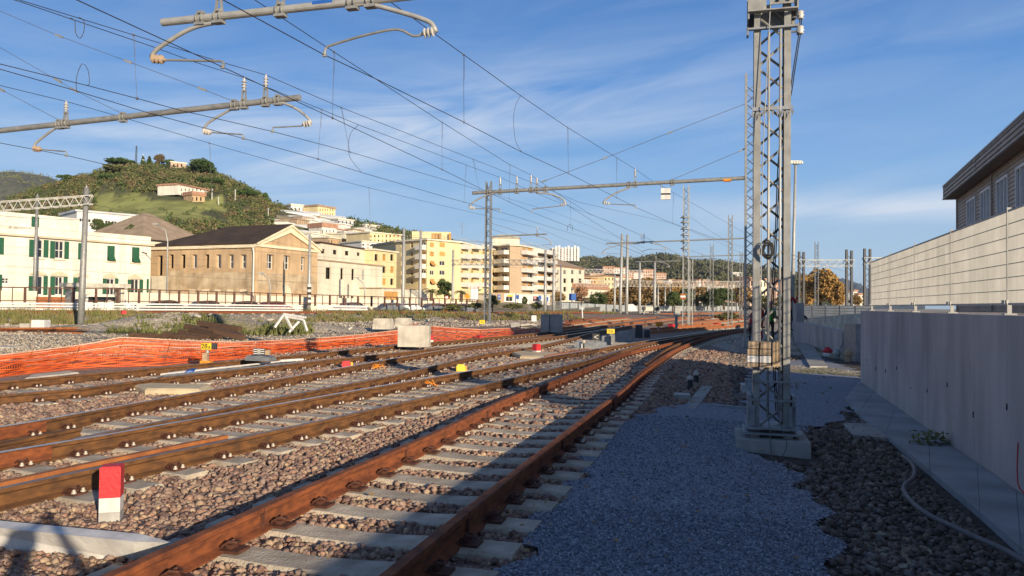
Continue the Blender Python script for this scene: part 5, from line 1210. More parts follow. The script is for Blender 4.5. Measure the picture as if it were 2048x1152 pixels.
for sgn, m_ in ((1.25, 0), (1.0, 1)):
    pr = [f2.pt(cx - rr * sgn, o[1], .01)] + [f2.pt(cx - rr * sgn * math.cos(math.pi * k / n_), o[3] - rr + rr * sgn * 1.2 * math.sin(math.pi * k / n_), .01) for k in range(n_ + 1)] + [f2.pt(cx + rr * sgn, o[1], .01)]
    mb.prism(pr, tuple(f2.n * (.06 if m_ == 0 else .075)), m_)
mb.build('arched_niche', ['apt_cream', 'ochre_trim'], hall)
for x0, x1 in [(378, 391), (404, 418), (430, 441), (455, 466), (480, 493)]:
    o = f1.rect((x0, 579, x1, 585)); mb = MB(); f1.slab(mb, *o, .012, .05); mb.build('bricked_window', 'ochre_trim', hall)

# --- low cream building right of the hall, and the long arched one behind
fa = Face(XY(628, 112), XY(764, 130)); zt_ = fa.uz(690, 526)[1]
b1, _ = bld_('cream_low_building', 'low cream building with four narrow window slots right of the ochre hall', 'building', [fa], GZ, zt_, 'apt_cream', [[((651.5, 535, 661.5, 558), 'dark'), ((681, 536.5, 687, 559), 'dark'), ((703, 538, 709, 560), 'dark'), ((724, 540, 729.5, 561), 'win'), ((681, 591, 686, 606), 'dark'), ((702, 591, 708, 606), 'dark')]], 10, 'roof_brown', .3, .2)
fb = Face(XY(640, 135), XY(762, 158)); bld_('cream_block', 'pale cream upper block with arched windows rising behind the low cream building', 'building', [fb], GZ, fb.uz(700, 495)[1], 'apt_cream', [[((642, 498, 650, 507), 'dark'), ((666, 500, 674, 509), 'dark'), ((690, 502, 698, 511), 'dark'), ((714, 505, 720, 512), 'dark'), ((756, 509, 763, 517), 'dark')]], 12, 'roof_dark', .4, .25)
fg = Face(XY(764, 122), XY(857, 137)); gar, _ = bld_('garage', 'low cream garage with a yellow slatted door beside the two tall round poles', 'garage', [fg], GZ, fg.uz(810, 579)[1], 'apt_cream', [], 6, 'roof_brown', .2, .15)
o = fg.rect((768, 583, 795, 597)); mb = MB(); nn = 16
for k in range(nn): u = o[0] + (o[2] - o[0]) * k / nn; fg.slab(mb, u, GZ, u + (o[2] - o[0]) / nn * .75, o[3], .02, .07)
mb.build('garage_door', 'shutter_orange', gar)

# --- yellow apartment block
rows = [490, 508, 526.5, 545.5, 563]; fy1 = Face(XY(790, 165), XY(853, 158)); fy2 = Face(XY(853, 158), XY(919, 165)); fy3 = Face(XY(919, 165), XY(998, 190)); zr = fy2.uz(885, 483)[1]
def rowsof(spec, rows, h=9.5, dy=0):
    o = []
    for i, y in enumerate(rows):
        for j, (x0, x1, kd) in enumerate(spec):
            kk = kd if isinstance(kd, str) else kd[i % len(kd)]; o.append(((x0, y - h / 2 + dy, x1, y + h / 2 + dy), kk))
    return o
apt, ring = bld_('yellow_apartment_block', 'yellow five-storey apartment block with orange shutters and a roof terrace', 'apartment block', [fy1, fy2, fy3], GZ, zr, 'apt_yellow',
    [rowsof([(802, 805, 'win'), (821, 826, 'orange'), (841, 851, ['win', 'orange', 'orange', 'win', 'orange'])], rows), rowsof([(859.5, 868, ['orange', 'orange', 'awn', 'win', 'awn']), (879, 890, ['orange', 'orange', 'win', 'win', 'orange'])], rows, 9.5), rowsof([(922, 926.5, 'orange'), (942, 947, 'orange'), (965, 970, 'orange'), (985, 990, ['orange', 'win', 'orange', 'awn', 'orange'])], rows, 9.5, 0)], 14, 'apt_cream', .5, .35)
mb = MB(); c = (fy2.pt(fy2.L * .6, 0, -5)); mb.box((c.x, c.y, zr + 1.1), (8.2, 5, 2.2), rz=.1); mb.build('penthouse', 'apt_yellow', apt)
for k, x in enumerate((867, 873, 880, 900)):
    p = P(x, 476, c.y - 2.8); mb = MB(); mb.box((p.x, p.y, zr + 1.15), (.5, .06, 1.5)); mb.build('penthouse_shutter', 'shutter_orange', apt)
def balcony(f, par, x0, x1, y, hh=4.0, out=1.2, m='balcony'):
    o = f.rect((x0, y, x1, y + hh)); mb = MB(); f.slab(mb, o[0], o[1], o[2], o[1] + .16, .0, out); f.slab(mb, o[0], o[1] + .16, o[2], o[1] + 1.0, out - .08, out)
    for u in (o[0], o[2] - .08): f.slab(mb, u, o[1] + .16, u + .08, o[1] + 1.0, .02, out - .08)
    mb.build('balcony', m, par)
for y in (495, 514, 533, 551.5, 570):
    for x0, x1 in ((921, 933), (941, 955), (963, 975)): balcony(fy3, apt, x0, x1, y)
for y in (496, 515, 534, 552): balcony(fy1, apt, 838, 852, y)
for r in ((941, 497.5, 952, 508), (941, 584, 952, 588)): o = fy3.rect(r); mb = MB(); mb.prism([fy3.pt(o[0], o[1] + 1.0, 1.5), fy3.pt(o[2], o[1] + 1.0, 1.5), fy3.pt(o[2], o[3], .1), fy3.pt(o[0], o[3], .1)], (0, 0, .05)); mb.build('awning', 'awning_green', apt)
mb = MB()
for f in (fy1, fy2, fy3):
    n_ = int(f.L / .9)
    for k in range(n_): q = f.pt(f.L * k / n_, zr + .35, -.1); mb.beam(q, q + Vector((0, 0, .9)), .06, .06)
    mb.beam(f.pt(0, zr + 1.25, -.1), f.pt(f.L, zr + 1.25, -.1), .05, .05)
mb.build('roof_railing', 'galv_light', apt)
mb = MB(); q = P(924, 470, 168); mb.tube([q, q + Vector((0, 0, 2.6))], .05, 4)
for k in range(3): mb.beam(q + Vector((-.8, 0, 2.5 - .35 * k)), q + Vector((.8, 0, 2.5 - .35 * k)), .04, .04)
tag(mb.build('roof_aerial', 'galv_dark'), 'television aerial standing on the roof of the yellow apartment block', 'aerial')

# --- tan and curved-balcony block
ft1 = Face(XY(996, 186), XY(1019, 182)); ft2 = Face(XY(1019, 182), XY(1042, 184)); ft3 = Face(XY(1042, 184), XY(1112, 208)); zr2 = ft2.uz(1030, 492)[1]
rr2 = [500, 517.5, 535, 552.5, 570]
ap2, ring = bld_('tan_apartment_block', 'tan apartment block with a blank brown wall strip and long curved balconies', 'apartment block', [ft1, ft2, ft3], GZ, zr2, 'apt_tan', [rowsof([(1003, 1014, 'win')], rr2, 9), [], rowsof([(1046, 1050, 'orange'), (1056, 1063, ['orange', 'win']), (1068, 1073, 'win'), (1078, 1088, ['orange', 'win', 'win', 'orange', 'orange']), (1096, 1102, 'dark')], rr2, 8)], 14, 'apt_cream', .6, .35)
for i, y in enumerate((506, 523.5, 541, 558.5, 576)):
    balcony(ft1, ap2, 997, 1018, y, 3.6, 1.5); balcony(ft3, ap2, 1042, 1064, y + 1, 3.8, 1.5)
    o = ft3.rect((1066, y, 1108, y + 3.5)); mb = MB(); n_ = 12; pr = []
    for k in range(n_ + 1): a = math.pi * k / n_; pr.append(ft3.pt((o[0] + o[2]) / 2 - (o[2] - o[0]) / 2 * math.cos(a), o[1], .02 + 2.0 * math.sin(a) ** .6))
    mb.prism(pr, (0, 0, .16)); 
    for k in range(n_): a, b = pr[k], pr[k + 1]; mb.beam(a + Vector((0, 0, .6)), b + Vector((0, 0, .6)), .08, .85)
    mb.build('curved_balcony', 'balcony', ap2)
mb = MB(); q = ft2.pt(ft2.L * .5, 0, -4); mb.box((q.x, q.y, zr2 + 1.1), (6.5, 4, 1.8)); mb.prism([(q.x - 3.6, q.y - 2.4, zr2 + 2.0), (q.x + 3.6, q.y - 2.4, zr2 + 2.0), (q.x + 1.6, q.y, zr2 + 3.0), (q.x - 1.6, q.y, zr2 + 3.0)], (0, 3, 0)); mb.build('penthouse', 'apt_cream', ap2)
mb = MB(); f = ft3; n_ = 22
for k in range(n_): q = f.pt(f.L * k / n_, zr2 + .35, -.1); mb.beam(q, q + Vector((0, 0, 1.1)), .07, .07)
mb.build('roof_railing', 'galv_light', ap2)
# shops and signs at street level in front of the tan block
fs = Face(XY(988, 170), XY(1100, 185)); shop, _ = bld_('shop_row', 'low white shop front with signs at the foot of the tan apartment block', 'shop', [fs], GZ, fs.uz(1040, 589)[1], 'apt_white', [[((992, 592, 1004, 602), 'dark'), ((1012, 593, 1026, 603), 'win'), ((1066, 593, 1080, 603), 'dark')]], 8, 'apt_cream', .3, .2)
o = fs.rect((1014, 590, 1026, 593)); mb = MB(); fs.slab(mb, *o, .03, .12); mb.build('sign_board', 'yellow_paint', shop)
def sign(name, label, px, py, Y, w, h, m, pole_to=None, cat='sign'):
    p = P(px, py, Y); t = thing(name, label, cat, tuple(p)); mb = MB(); mb.box(tuple(p), (w, .06, h)); mb.build('panel', m, t)
    if pole_to: q = P(px, pole_to, Y); mb = MB(); mb.tube([(p.x, p.y + .06, q.z), (p.x, p.y + .06, p.z + h / 2)], .045, 6); mb.build('post', 'galv', t)
    return t, p
def text(body, loc, size, rot, m, par, name='lettering', ext=.004):
    cu = bpy.data.curves.new(name, 'FONT'); cu.body = body; cu.size = size; cu.extrude = ext; cu.align_x = 'CENTER'; cu.align_y = 'CENTER'; cu.materials.append(M[m])
    o = bpy.data.objects.new(name, cu); COL.objects.link(o); dg = bpy.context.evaluated_depsgraph_get(); me = bpy.data.meshes.new_from_object(o.evaluated_get(dg)); bpy.data.objects.remove(o)
    o = bpy.data.objects.new(name, me); COL.objects.link(o); o.parent = par; o.location = mtx(par).inverted() @ Vector(loc); o.rotation_euler = rot; return o
t, p = sign('shop_pillar_sign', 'tall pale grey pillar sign with red lettering before the yellow apartment block', 949, 587, 150, 1.5, 2.8, 'sign_white', None); 
mb = MB()
for dx in (-.72, 0, .72): mb.box((p.x + dx, p.y, p.z - .0), (.06, .1, 2.9))
mb.build('frame', 'galv', t); text('COOP', (p.x, p.y - .05, p.z + 1.1), .62, (R(90), 0, 0), 'red_paint', t)
t, p = sign('parking_sign', 'blue parking sign on a tan wall panel at the foot of the tan block', 998.5, 594, 150, .5 * 1, .9, 'sign_blue'); mb = MB(); mb.box((p.x, p.y + .2, p.z - .1), (2.0, .1, 1.9)); mb.build('backing_wall', 'apt_tan', t); text('P', (p.x, p.y - .05, p.z), .7, (R(90), 0, 0), 'sign_white', t)
for i, (x, y, l) in enumerate([(1035, 594, 'left'), (1080, 595, 'middle'), (1094, 598, 'right')]): sign('blue_sign', l + ' one of three small blue and white signs along the shop row', x, y, 150, .55, .8, 'sign_blue', 606)
sign('round_sign', 'small pink sign on a post beside the shop row', 1070, 595, 150, .5, .6, 'helmet_pink', 606)
t, p = sign('speed_sign', 'round white traffic sign with a red rim above the brown fence near the palms', 893.5, 595, 110, .03, .03, 'sign_white', 606)
mb = MB(); mb.lathe(p + Vector((0, -.02, 0)), [(.28, 0), (.28, .03)], 20, axis=(0, -1, 0)); mb.build('rim', 'red_paint', t); mb = MB(); mb.lathe(p + Vector((0, -.055, 0)), [(.2, 0), (.2, .015)], 20, axis=(0, -1, 0)); mb.build('disc', 'sign_white', t)
t, p = sign('warning_sign', 'orange diamond warning sign on a thin post right of the round traffic sign', 934, 593, 100, .03, .03, 'orange_paint', 622); mb = MB(); mb.prism([p + Vector((x, -.04, z)) for x, z in ((-.42, 0), (0, -.42), (.42, 0), (0, .42))], (0, -.02, 0)); mb.build('diamond', 'orange_paint', t)
sign('blue_hoarding', 'bright blue placard in front of the bare pinkish tree', 1145, 594, 170, 1.6, 1.5, 'sign_blue', 606)

# --- further town
def simple(name, label, px0, px1, ytop, ybot, Y0, Y1, m, roofm='roof_tile', rows=0, cols=0, back=12, kind='win', cat='building', ww=.45, rh=.3, group=None):
    f = Face(XY(px0, Y0), XY(px1, Y1)); z1 = f.uz((px0 + px1) / 2, ytop)[1]; z0 = f.uz((px0 + px1) / 2, ybot)[1]; ops = []
    dx = (px1 - px0) / max(cols, 1); dy = (ybot - ytop) / max(rows, 1)
    for r in range(rows):
        for c in range(cols): x = px0 + dx * (c + .5); y = ytop + dy * (r + .5); kd = kind if isinstance(kind, str) else rnd.choice(kind); ops.append(((x - dx * ww / 2, y - dy * .27, x + dx * ww / 2, y + dy * .27), kd))
    t, ring = bld_(name, label, cat, [f], z0, z1, m, [ops], back, roofm, .4, rh, dep=.3, group=group)
    return t, f, z1
t, f, z1 = simple('white_tower_block', 'tall white ribbed tower block rising behind the curved-balcony block', 1102, 1158, 497, 522, 560, 560, 'apt_white', 'apt_white', 7, 13, 20, 'dark', 'tower block', .5)
mb = MB()
for k in range(9): u = f.L * (k + .5) / 9; f.slab(mb, u - .7, f.uz(1130, 522)[1], u + .7, z1 + rnd.uniform(.5, 2.5), .05, 1.0)
mb.build('vertical_rib', 'apt_white', t)
t, f, z1 = simple('ochre_apartment_block', 'ochre apartment block with brown hipped roof left of the bare pinkish tree', 1107, 1168, 536, 604, 215, 235, 'apt_cream', 'roof_tile', 4, 4, 14, ['dark', 'win'], 'apartment block', .4)
q0, q1 = f.pt(-.5, z1 + .3, .5), f.pt(f.L + .5, z1 + .3, .5); q2, q3 = q1 - f.n * 14, q0 - f.n * 14; tp_ = (q0 + q1 + q2 + q3) / 4 + Vector((0, 0, 3.2)); mb = MB(); mb.add([q0, q1, q2, q3, tp_ - f.k * 2, tp_ + f.k * 2], [(0, 1, 5, 4), (1, 2, 5), (2, 3, 4, 5), (3, 0, 4)]); mb.build('hipped_roof', 'roof_brown', t)
simple('blue_white_house', 'pale blue-white house between the ochre blocks', 1162, 1181, 561, 585, 250, 255, 'apt_white', 'apt_white', 3, 5)
simple('ochre_house', 'bright ochre house with tiled roof right of the pale blue-white house', 1181, 1210, 558, 592, 260, 268, 'apt_ochre', 'roof_tile', 3, 5, kind='dark'); simple('ochre_house', 'taller yellow-ochre house at the right end of the ochre row', 1208, 1229, 553, 594, 262, 270, 'apt_yellow', 'roof_tile', 4, 3, kind='dark')
simple('tiled_house', 'low cream house with long terracotta roof before the ochre houses', 1170, 1215, 579, 596, 225, 240, 'apt_cream', 'roof_tile', 1, 5, rh=1.6)
for i, (a, b, y0, y1, m_, l) in enumerate([(1205, 1228, 535, 546, 'apt_pink', 'leftmost pink terrace on the far slope under the dark wooded hill'), (1228, 1254, 537, 548, 'apt_white', 'pinkish-white terrace second from the left on the far slope'), (1245, 1268, 545, 558, 'apt_pink', 'pink terrace in the middle of the far slope row'), (1266, 1286, 546, 558, 'apt_white', 'white banded terrace in the middle of the far slope row'), (1286, 1309, 541, 560, 'apt_pink', 'tallest pink terrace with red roof on the far slope'), (1311, 1332, 548, 562, 'apt_pink', 'rightmost pink terrace on the far slope'), (1283, 1297, 562, 574, 'apt_pink', 'small pink house below the tallest pink terrace')]):
    simple('terrace_house', l, a, b, y0, y1, 600 + i * 4, 604 + i * 4, m_, 'roof_tile', 3, 5, 14, ['dark', 'win'], 'house', .5, 1.0)
for a, b, y0, y1, Y, m_, l in [(1112, 1150, 562, 604, 300, 'apt_cream', 'cream block glimpsed behind the ochre block with the hipped roof'), (1226, 1246, 566, 590, 300, 'apt_white', 'white block just right of the tall yellow-ochre house'), (1243, 1262, 570, 592, 310, 'apt_ochre', 'ochre block behind the twin poles'), (1080, 1108, 548, 604, 240, 'apt_tan', 'tan block hidden behind the curved balconies'), (1180, 1206, 549, 560, 330, 'apt_cream', 'cream terrace above the bright ochre house'), (1160, 1182, 553, 562, 330, 'apt_ochre', 'small ochre block above the pale blue-white house'), (1228, 1262, 556, 568, 360, 'apt_cream', 'long cream terrace below the pink terraces')]:
    simple('town_block', l, a, b, y0, y1, Y, Y + 6, m_, 'roof_tile', 3 if y1 - y0 > 20 else 1, 5, 12, ['dark', 'win'], 'building', .4, .6)
simple('white_office', 'white boxy building on the far slope left of the tall mast', 1464, 1484, 545, 557, 700, 700, 'apt_white', 'apt_white', 2, 5, 14, 'dark', 'building')
rs = random.Random(3)
for i in range(26):
    x = 1300 + i * 7.6 + rs.uniform(-2, 2); y = rs.uniform(560, 572) if x < 1470 else rs.uniform(563, 585); w_ = rs.uniform(7, 14)
    f = Face(XY(x, 480), XY(x + w_, 485)); t, _ = bld_('small_house', ORD[i] + ' tiny house from the left in the far town row behind the masts', 'house', [f], f.uz(x, 605)[1], f.uz(x, y)[1], rs.choice(['apt_pink', 'apt_ochre', 'apt_cream', 'apt_white', 'apt_tan']), [[((x + 1.5, y + 3, x + 3, y + 6), 'dark'), ((x + 4.5, y + 3, x + 6, y + 6), 'dark')]], 9, rs.choice(['roof_tile', 'roof_brown']), .3, .8, group='tiny far town houses')
for x, w_, y, m_ in [(1560, 12, 590, 'apt_white'), (1568, 10, 560, 'apt_pink'), (1500, 14, 558, 'apt_pink'), (1519, 14, 560, 'apt_cream'), (1552, 10, 570, 'apt_pink'), (1707, 8, 583, 'apt_white'), (1716, 12, 590, 'apt_cream')]:
    simple('small_house', {1560: 'white house corner seen low beside the nearest mast', 1568: 'pink house seen high beside the nearest mast', 1500: 'pink house seen through the tall mast', 1519: 'cream house seen between the legs of the nearest mast', 1552: 'pink house slice seen left of the lighting column', 1707: 'white house just right of the golden tree', 1716: 'cream house low by the dark posts right of the golden tree'}[x], x, x + w_, y, 612, 420, 424, m_, 'roof_tile', 3, 2, 10, 'dark', 'house', .4, 1.0, 'glimpsed town houses')
# --- buildings climbing behind the hall
t, f, z1 = simple('hipped_roof_house', 'big old house with a broad brown hipped roof behind the villa and hall', 285, 420, 486, 520, 135, 150, 'apt_cream', 'roof_brown', 1, 6, 16, 'dark', 'house', .3, .1)
q0, q1 = f.pt(-.9, z1 + .1, .9), f.pt(f.L + .9, z1 + .1, .9); q2, q3 = q1 - f.n * 18, q0 - f.n * 18; mm = (q0 + q1 + q2 + q3) / 4; mm.z = P(342, 426, 145).z; mb = MB(); mb.add([q0, q1, q2, q3, mm - f.k * .8, mm + f.k * .8], [(0, 1, 5, 4), (1, 2, 5), (2, 3, 4, 5), (3, 0, 4)]); mb.build('hipped_roof', 'roof_brown', t)
f = Face(XY(150, 200), XY(286, 212)); z1 = f.uz(215, 428)[1]; z0 = f.uz(215, 470)[1]
ops = [((x, 436 + (x - 150) * .085, x + 11, 443 + (x - 150) * .085), 'win') for x in range(158, 276, 13)] + [((x, 452 + (x - 150) * .05, x + 10, 460 + (x - 150) * .05), 'win') for x in range(226, 260, 12)]
bld_('white_factory', 'long white factory building with ribbon windows on the slope behind the villa', 'factory', [f], z0 - 3, z1, 'apt_white', [ops], 14, 'greenhouse', .5, .5)
for x0, x1, y0, y1, Y, m_, l in [(686, 730, 470, 484, 215, 'apt_cream', 'cream terrace building with orange arcade below the ridge'), (738, 800, 468, 486, 200, 'apt_yellow', 'long ochre arcaded building left of the twin poles'), (655, 700, 478, 490, 205, 'apt_tan', 'tan building with arched openings behind the low cream block'), (722, 796, 486, 500, 190, 'apt_white', 'white block with a green awning left of the twin poles'), (620, 660, 470, 486, 210, 'apt_white', 'white shed with glazed front right of the hall roof'), (745, 792, 503, 600, 150, 'apt_yellow', 'cream block wedged between the low building and the yellow apartments')]:
    simple('slope_building', l, x0, x1, y0, y1, Y, Y + 8, m_, 'apt_cream', (4 if y1 - y0 > 50 else 2) if y1 - y0 > 13 else 1, 8 if y1 - y0 < 50 else 3, 10, ['dark', 'orange'], 'building', .45, .3)
# ------------------------------------------------------------------ hills
def terrain(name, sil, y_near, y_crest, y_far, zb, land, nx=220, ny=46, rough=1.0, seed=1, power=1.0, mats='land', x_lim=None):
    """sil: skyline as seen (pixel x, pixel y); real height at y_crest, sloping down to y_near and away to y_far"""
    xs = np.linspace(sil[0][0], sil[-1][0], nx); sy = np.interp(xs, [a for a, _ in sil], [b for _, b in sil])
    r = np.random.RandomState(seed); ts = np.linspace(0, 1, ny); V = []; C = []
    ph = r.uniform(0, 6, 8)
    for i, x in enumerate(xs):
        top = P(x, sy[i], y_crest).z
        for t in ts:
            if t <= .75: u = t / .75; Y = y_near + (y_crest - y_near) * u; h = zb + (top - zb) * (u ** power)
            else: u = (t - .75) / .25; Y = y_crest + (y_far - y_crest) * u; h = top + (zb - top) * (u * u * (3 - 2 * u)) * .9
            q = P(x, 600, Y); X = q.x
            w = math.sin(math.pi * min(1, t / .75)) if t <= .75 else 0
            h += rough * w * (math.sin(X * .045 + ph[0]) * 2.0 + math.sin(Y * .06 + ph[1] + X * .02) * 1.6 + math.sin(X * .13 + Y * .09 + ph[2]) * .7)
            V.append((X, Y, h)); C.append(land(x, (P(x, 600, Y), h), X, Y, h))
    V = np.array(V); F = []
    i, j = np.meshgrid(np.arange(nx - 1), np.arange(ny - 1)); a = (i * ny + j).ravel(); F = np.stack([a, a + ny, a + ny + 1, a + 1], 1)
    o = np_mesh(name, V, F, mats, smooth=True); tag(o, kind='structure')
    at = o.data.color_attributes.new('cover', 'FLOAT_COLOR', 'POINT'); at.data.foreach_set('color', np.array([(*c, 1) for c in C], np.float32).ravel())
    grid = V.reshape(nx, ny, 3)
    return o, grid
def to_px(v):
    d = Vector(v) - CAM; f = d.dot(_f); return d.dot(_r) / f * FPX + 1024, 576 - d.dot(_u) / f * FPX
SIL1 = [(-260, 470), (-60, 425), (0, 408), (75, 376), (125, 360), (160, 350), (200, 338), (240, 331), (280, 329), (310, 327), (350, 331), (380, 333), (425, 344), (470, 364), (520, 388), (540, 407), (560, 413), (600, 421), (640, 428), (700, 434), (740, 447), (800, 461), (860, 474), (930, 492), (1000, 530), (1060, 575), (1110, 598), (1200, 603)]
def land1(x, q, X, Y, h):
    px, py = to_px((X, Y, h)); n = math.sin(X * .11) * math.sin(Y * .09) + math.sin(X * .031 + Y * .05)
    if 190 < px < 450 and 388 < py < 445 + (px - 200) * .02 and n > -1.1: return (.29, .30, .085)
    if px > 540 and py > 430: return (.30, .25, .16) if n > 0 else (.17, .17, .07)
    return (.10, .085, .04) if n > 0 else (.085, .09, .035)
hill, G1 = terrain('hill', SIL1, 150, 360, 620, .8, land1, seed=4, power=1.15)
dist, G2 = terrain('distant_hill', [(-400, 350), (-100, 340), (0, 341), (30, 341), (60, 346), (90, 352), (125, 364), (170, 385), (240, 420)], 520, 1150, 1600, 1, lambda *a: (.10, .105, .075), nx=60, rough=4, seed=7)
SILR = [(1000, 560), (1100, 535), (1158, 521), (1175, 516), (1200, 521), (1230, 518), (1262, 522), (1290, 519), (1320, 515), (1345, 515), (1360, 520), (1400, 526), (1430, 525), (1460, 529), (1500, 536), (1560, 548), (1600, 560), (1660, 590), (1700, 606)]
wood, G3 = terrain('wooded_hill', SILR, 520, 950, 1500, 1, lambda x, q, X, Y, h: (.065, .07, .03), nx=140, rough=3, seed=9)
terrain('mountain', [(1500, 575), (1600, 565), (1660, 555), (1690, 558), (1705, 562), (1725, 572), (1745, 580), (1790, 596), (1850, 606)], 2800, 5200, 7500, 1, lambda *a: (.07, .08, .085), nx=50, rough=12, seed=2)
def hit(Gr, px, py):
    """the terrain point seen at this pixel"""
    best = None; f = Gr[:, :int(Gr.shape[1] * .75) + 1].reshape(-1, 3); d = f - np.array(CAM); ff = d @ np.array(_f); u = d @ np.array(_r) / ff * FPX + 1024; v = 576 - d @ np.array(_u) / ff * FPX
    k = np.argmin((u - px) ** 2 + (v - py) ** 2 * 2); return Vector(f[k])

# ------------------------------------------------------------------ trees
def leaf_cloud(blobs, n, size, seed, squash=1.0):
    """leaf-sized faces spread through a few irregular clumps"""
    r = np.random.RandomState(seed); V = []; tot = sum(b[3] ** 2 for b in blobs); B = np.array(blobs, float)
    k = r.choice(len(B), n, p=B[:, 3] ** 2 / tot); u = r.normal(size=(n, 3)); u /= np.linalg.norm(u, axis=1)[:, None]
    rad = B[k, 3] * r.uniform(.35, 1.0, n) ** .45 * (1 + .18 * np.sin(u[:, 0] * 5 + k) + .15 * np.sin(u[:, 2] * 7 + k * 2))
    c = B[k, :3] + u * rad[:, None] * np.array([1, 1, squash])
    a = r.normal(size=(n, 3)); a /= np.linalg.norm(a, axis=1)[:, None]; b = np.cross(a, r.normal(size=(n, 3))); b /= np.linalg.norm(b, axis=1)[:, None]
    s = size * r.uniform(.6, 1.4, n)[:, None]; q = np.stack([c - a * s, c + b * s * .6, c + a * s, c - b * s * .6], 1)
    return q.reshape(-1, 3), (np.arange(n * 4).reshape(-1, 4))
def crown_shape(kind, h, w, seed):
    r = random.Random(seed); o = []
    if kind == 'umbrella':
        for k in range(18): a = r.uniform(0, 6.28); d = w * .40 * r.random() ** .5; o.append((math.cos(a) * d, math.sin(a) * d, h * (.70 + .12 * r.random() - .32 * (d / w) ** 2 * 4), w * r.uniform(.15, .22)))
    elif kind == 'cypress':
        for k in range(10): t = k / 9; o.append((r.uniform(-.05, .05) * w, r.uniform(-.05, .05) * w, h * (.1 + .85 * t), w * .5 * (1 - t * .8) * (.6 + .4 * min(1, t * 4))))
    else:
        for k in range(22):
            t = r.random(); a = r.uniform(0, 6.28); d = w * .34 * math.sin(math.pi * (.15 + .8 * t)) * r.random() ** .4; o.append((math.cos(a) * d, math.sin(a) * d, h * (.26 + .64 * t), w * r.uniform(.10, .19)))
    return o
TREES = {}
def tree_proto(kind, leaf, n, seed, bare=False, size=.2):
    key = (kind, leaf, seed)
    if key in TREES: return TREES[key]
    h, w = 1.0, {'umbrella': 1.25, 'cypress': .3, 'round': .95, 'bush': 1.3}.get(kind, 1); mb = MB(); r = random.Random(seed)
    top = .62 if kind == 'umbrella' else .7
    mb.tube([(0, 0, -.04), (.01, 0, top * .4), (.0, .01, top)], [.035, .026, .012], 6)
    for k in range(9): a = k * 2.4; z = top * r.uniform(.35, .95); e = (math.cos(a) * w * .3, math.sin(a) * w * .3, z + .18); mb.tube([(0, 0, z), (e[0] * .5, e[1] * .5, z + .06), e], [.014, .009, .004], 5)
    tm = mesh_of(mb, 'trunk', ['bark']); V, F = leaf_cloud(crown_shape('round' if kind == 'bush' else kind, h, w, seed), n, size * .1, seed, .8)
    o = np_mesh('crown', V, F, leaf); cm = o.data; bpy.data.objects.remove(o); TREES[key] = (tm, cm); return TREES[key]
_seed = [0]
def tree(name, label, loc, h, kind='round', leaf='leaf_green', n=1500, sx=1.0, group=None, seed=None, size=.42, cat='tree'):
    _seed[0] += 1; sd = seed if seed is not None else _seed[0] % 4
    tm, cm = tree_proto(kind, leaf, n, sd, size=size); t = thing(name, label, cat, tuple(loc), 0, group)
    for nm, me in (('trunk', tm), ('crown', cm)):
        o = bpy.data.objects.new(nm, me); COL.objects.link(o); o.parent = t; o.scale = (h * sx, h * sx, h); o.rotation_euler = (0, 0, rnd.uniform(0, 6.28))
    return t
def tree_px(name, label, px, pb, pt, Y, wpx, **k):
    b = P(px, pb, Y); h = P(px, pt, Y).z - b.z; w = wpx / FPX * Y; base = {'umbrella': 1.25, 'cypress': .3}.get(k.get('kind', 'round'), .95)
    return tree(name, label, b, h, sx=w / h / base, **k)
def on_hill(name, label, px, py, hpx, wpx, **k):
    q = hit(G1, px, py); h = hpx / FPX * q.y; w = wpx / FPX * q.y; base = {'umbrella': 1.25, 'cypress': .3}.get(k.get('kind', 'round'), .95); return tree(name, label, q - Vector((0, 0, .5)), h, sx=w / h / base, **k)
for l, px, py, hp_, wp_, kd, lf in [('broad dark umbrella pine left of the radio mast on the hilltop', 242, 338, 24, 58, 'umbrella', 'leaf_pine'), ('narrow dark cypress right of the radio mast', 283, 333, 24, 9, 'cypress', 'leaf_pine'), ('second cypress beside the small white hilltop tower', 297, 332, 22, 12, 'cypress', 'leaf_pine'), ('bare grey tree at the top of the hill', 318, 331, 26, 26, 'round', 'leaf_brown'), ('round pine just left of the pinkish hilltop house', 342, 331, 18, 22, 'umbrella', 'leaf_pine'), ('largest dome-shaped umbrella pine on the right of the hilltop', 395, 350, 36, 62, 'umbrella', 'leaf_pine'), ('second half of the big dome-shaped pine lower on the right', 412, 352, 28, 36, 'umbrella', 'leaf_pine'), ('bushy pine on the left shoulder of the hill', 225, 345, 22, 46, 'umbrella', 'leaf_olive'), ('round pine above the right end of the farmhouse', 430, 372, 22, 36, 'umbrella', 'leaf_pine'), ('round pine on the right slope above the utility poles', 402, 372, 18, 36, 'umbrella', 'leaf_pine'), ('rounded pine at the lower right end of the hill', 500, 398, 24, 40, 'umbrella', 'leaf_pine'), ('small dark tree at the right foot of the hill skyline', 532, 405, 22, 18, 'round', 'leaf_pine'), ('pine on the left skyline of the hill', 130, 360, 16, 36, 'umbrella', 'leaf_pine'), ('green pine in the middle of the upper slope', 215, 362, 16, 36, 'umbrella', 'leaf_pine')]:
    on_hill('pine_tree' if kd == 'umbrella' else 'hill_tree', l, px, py, hp_, wp_, kind=kd, leaf=lf, n=2600, size=.5)
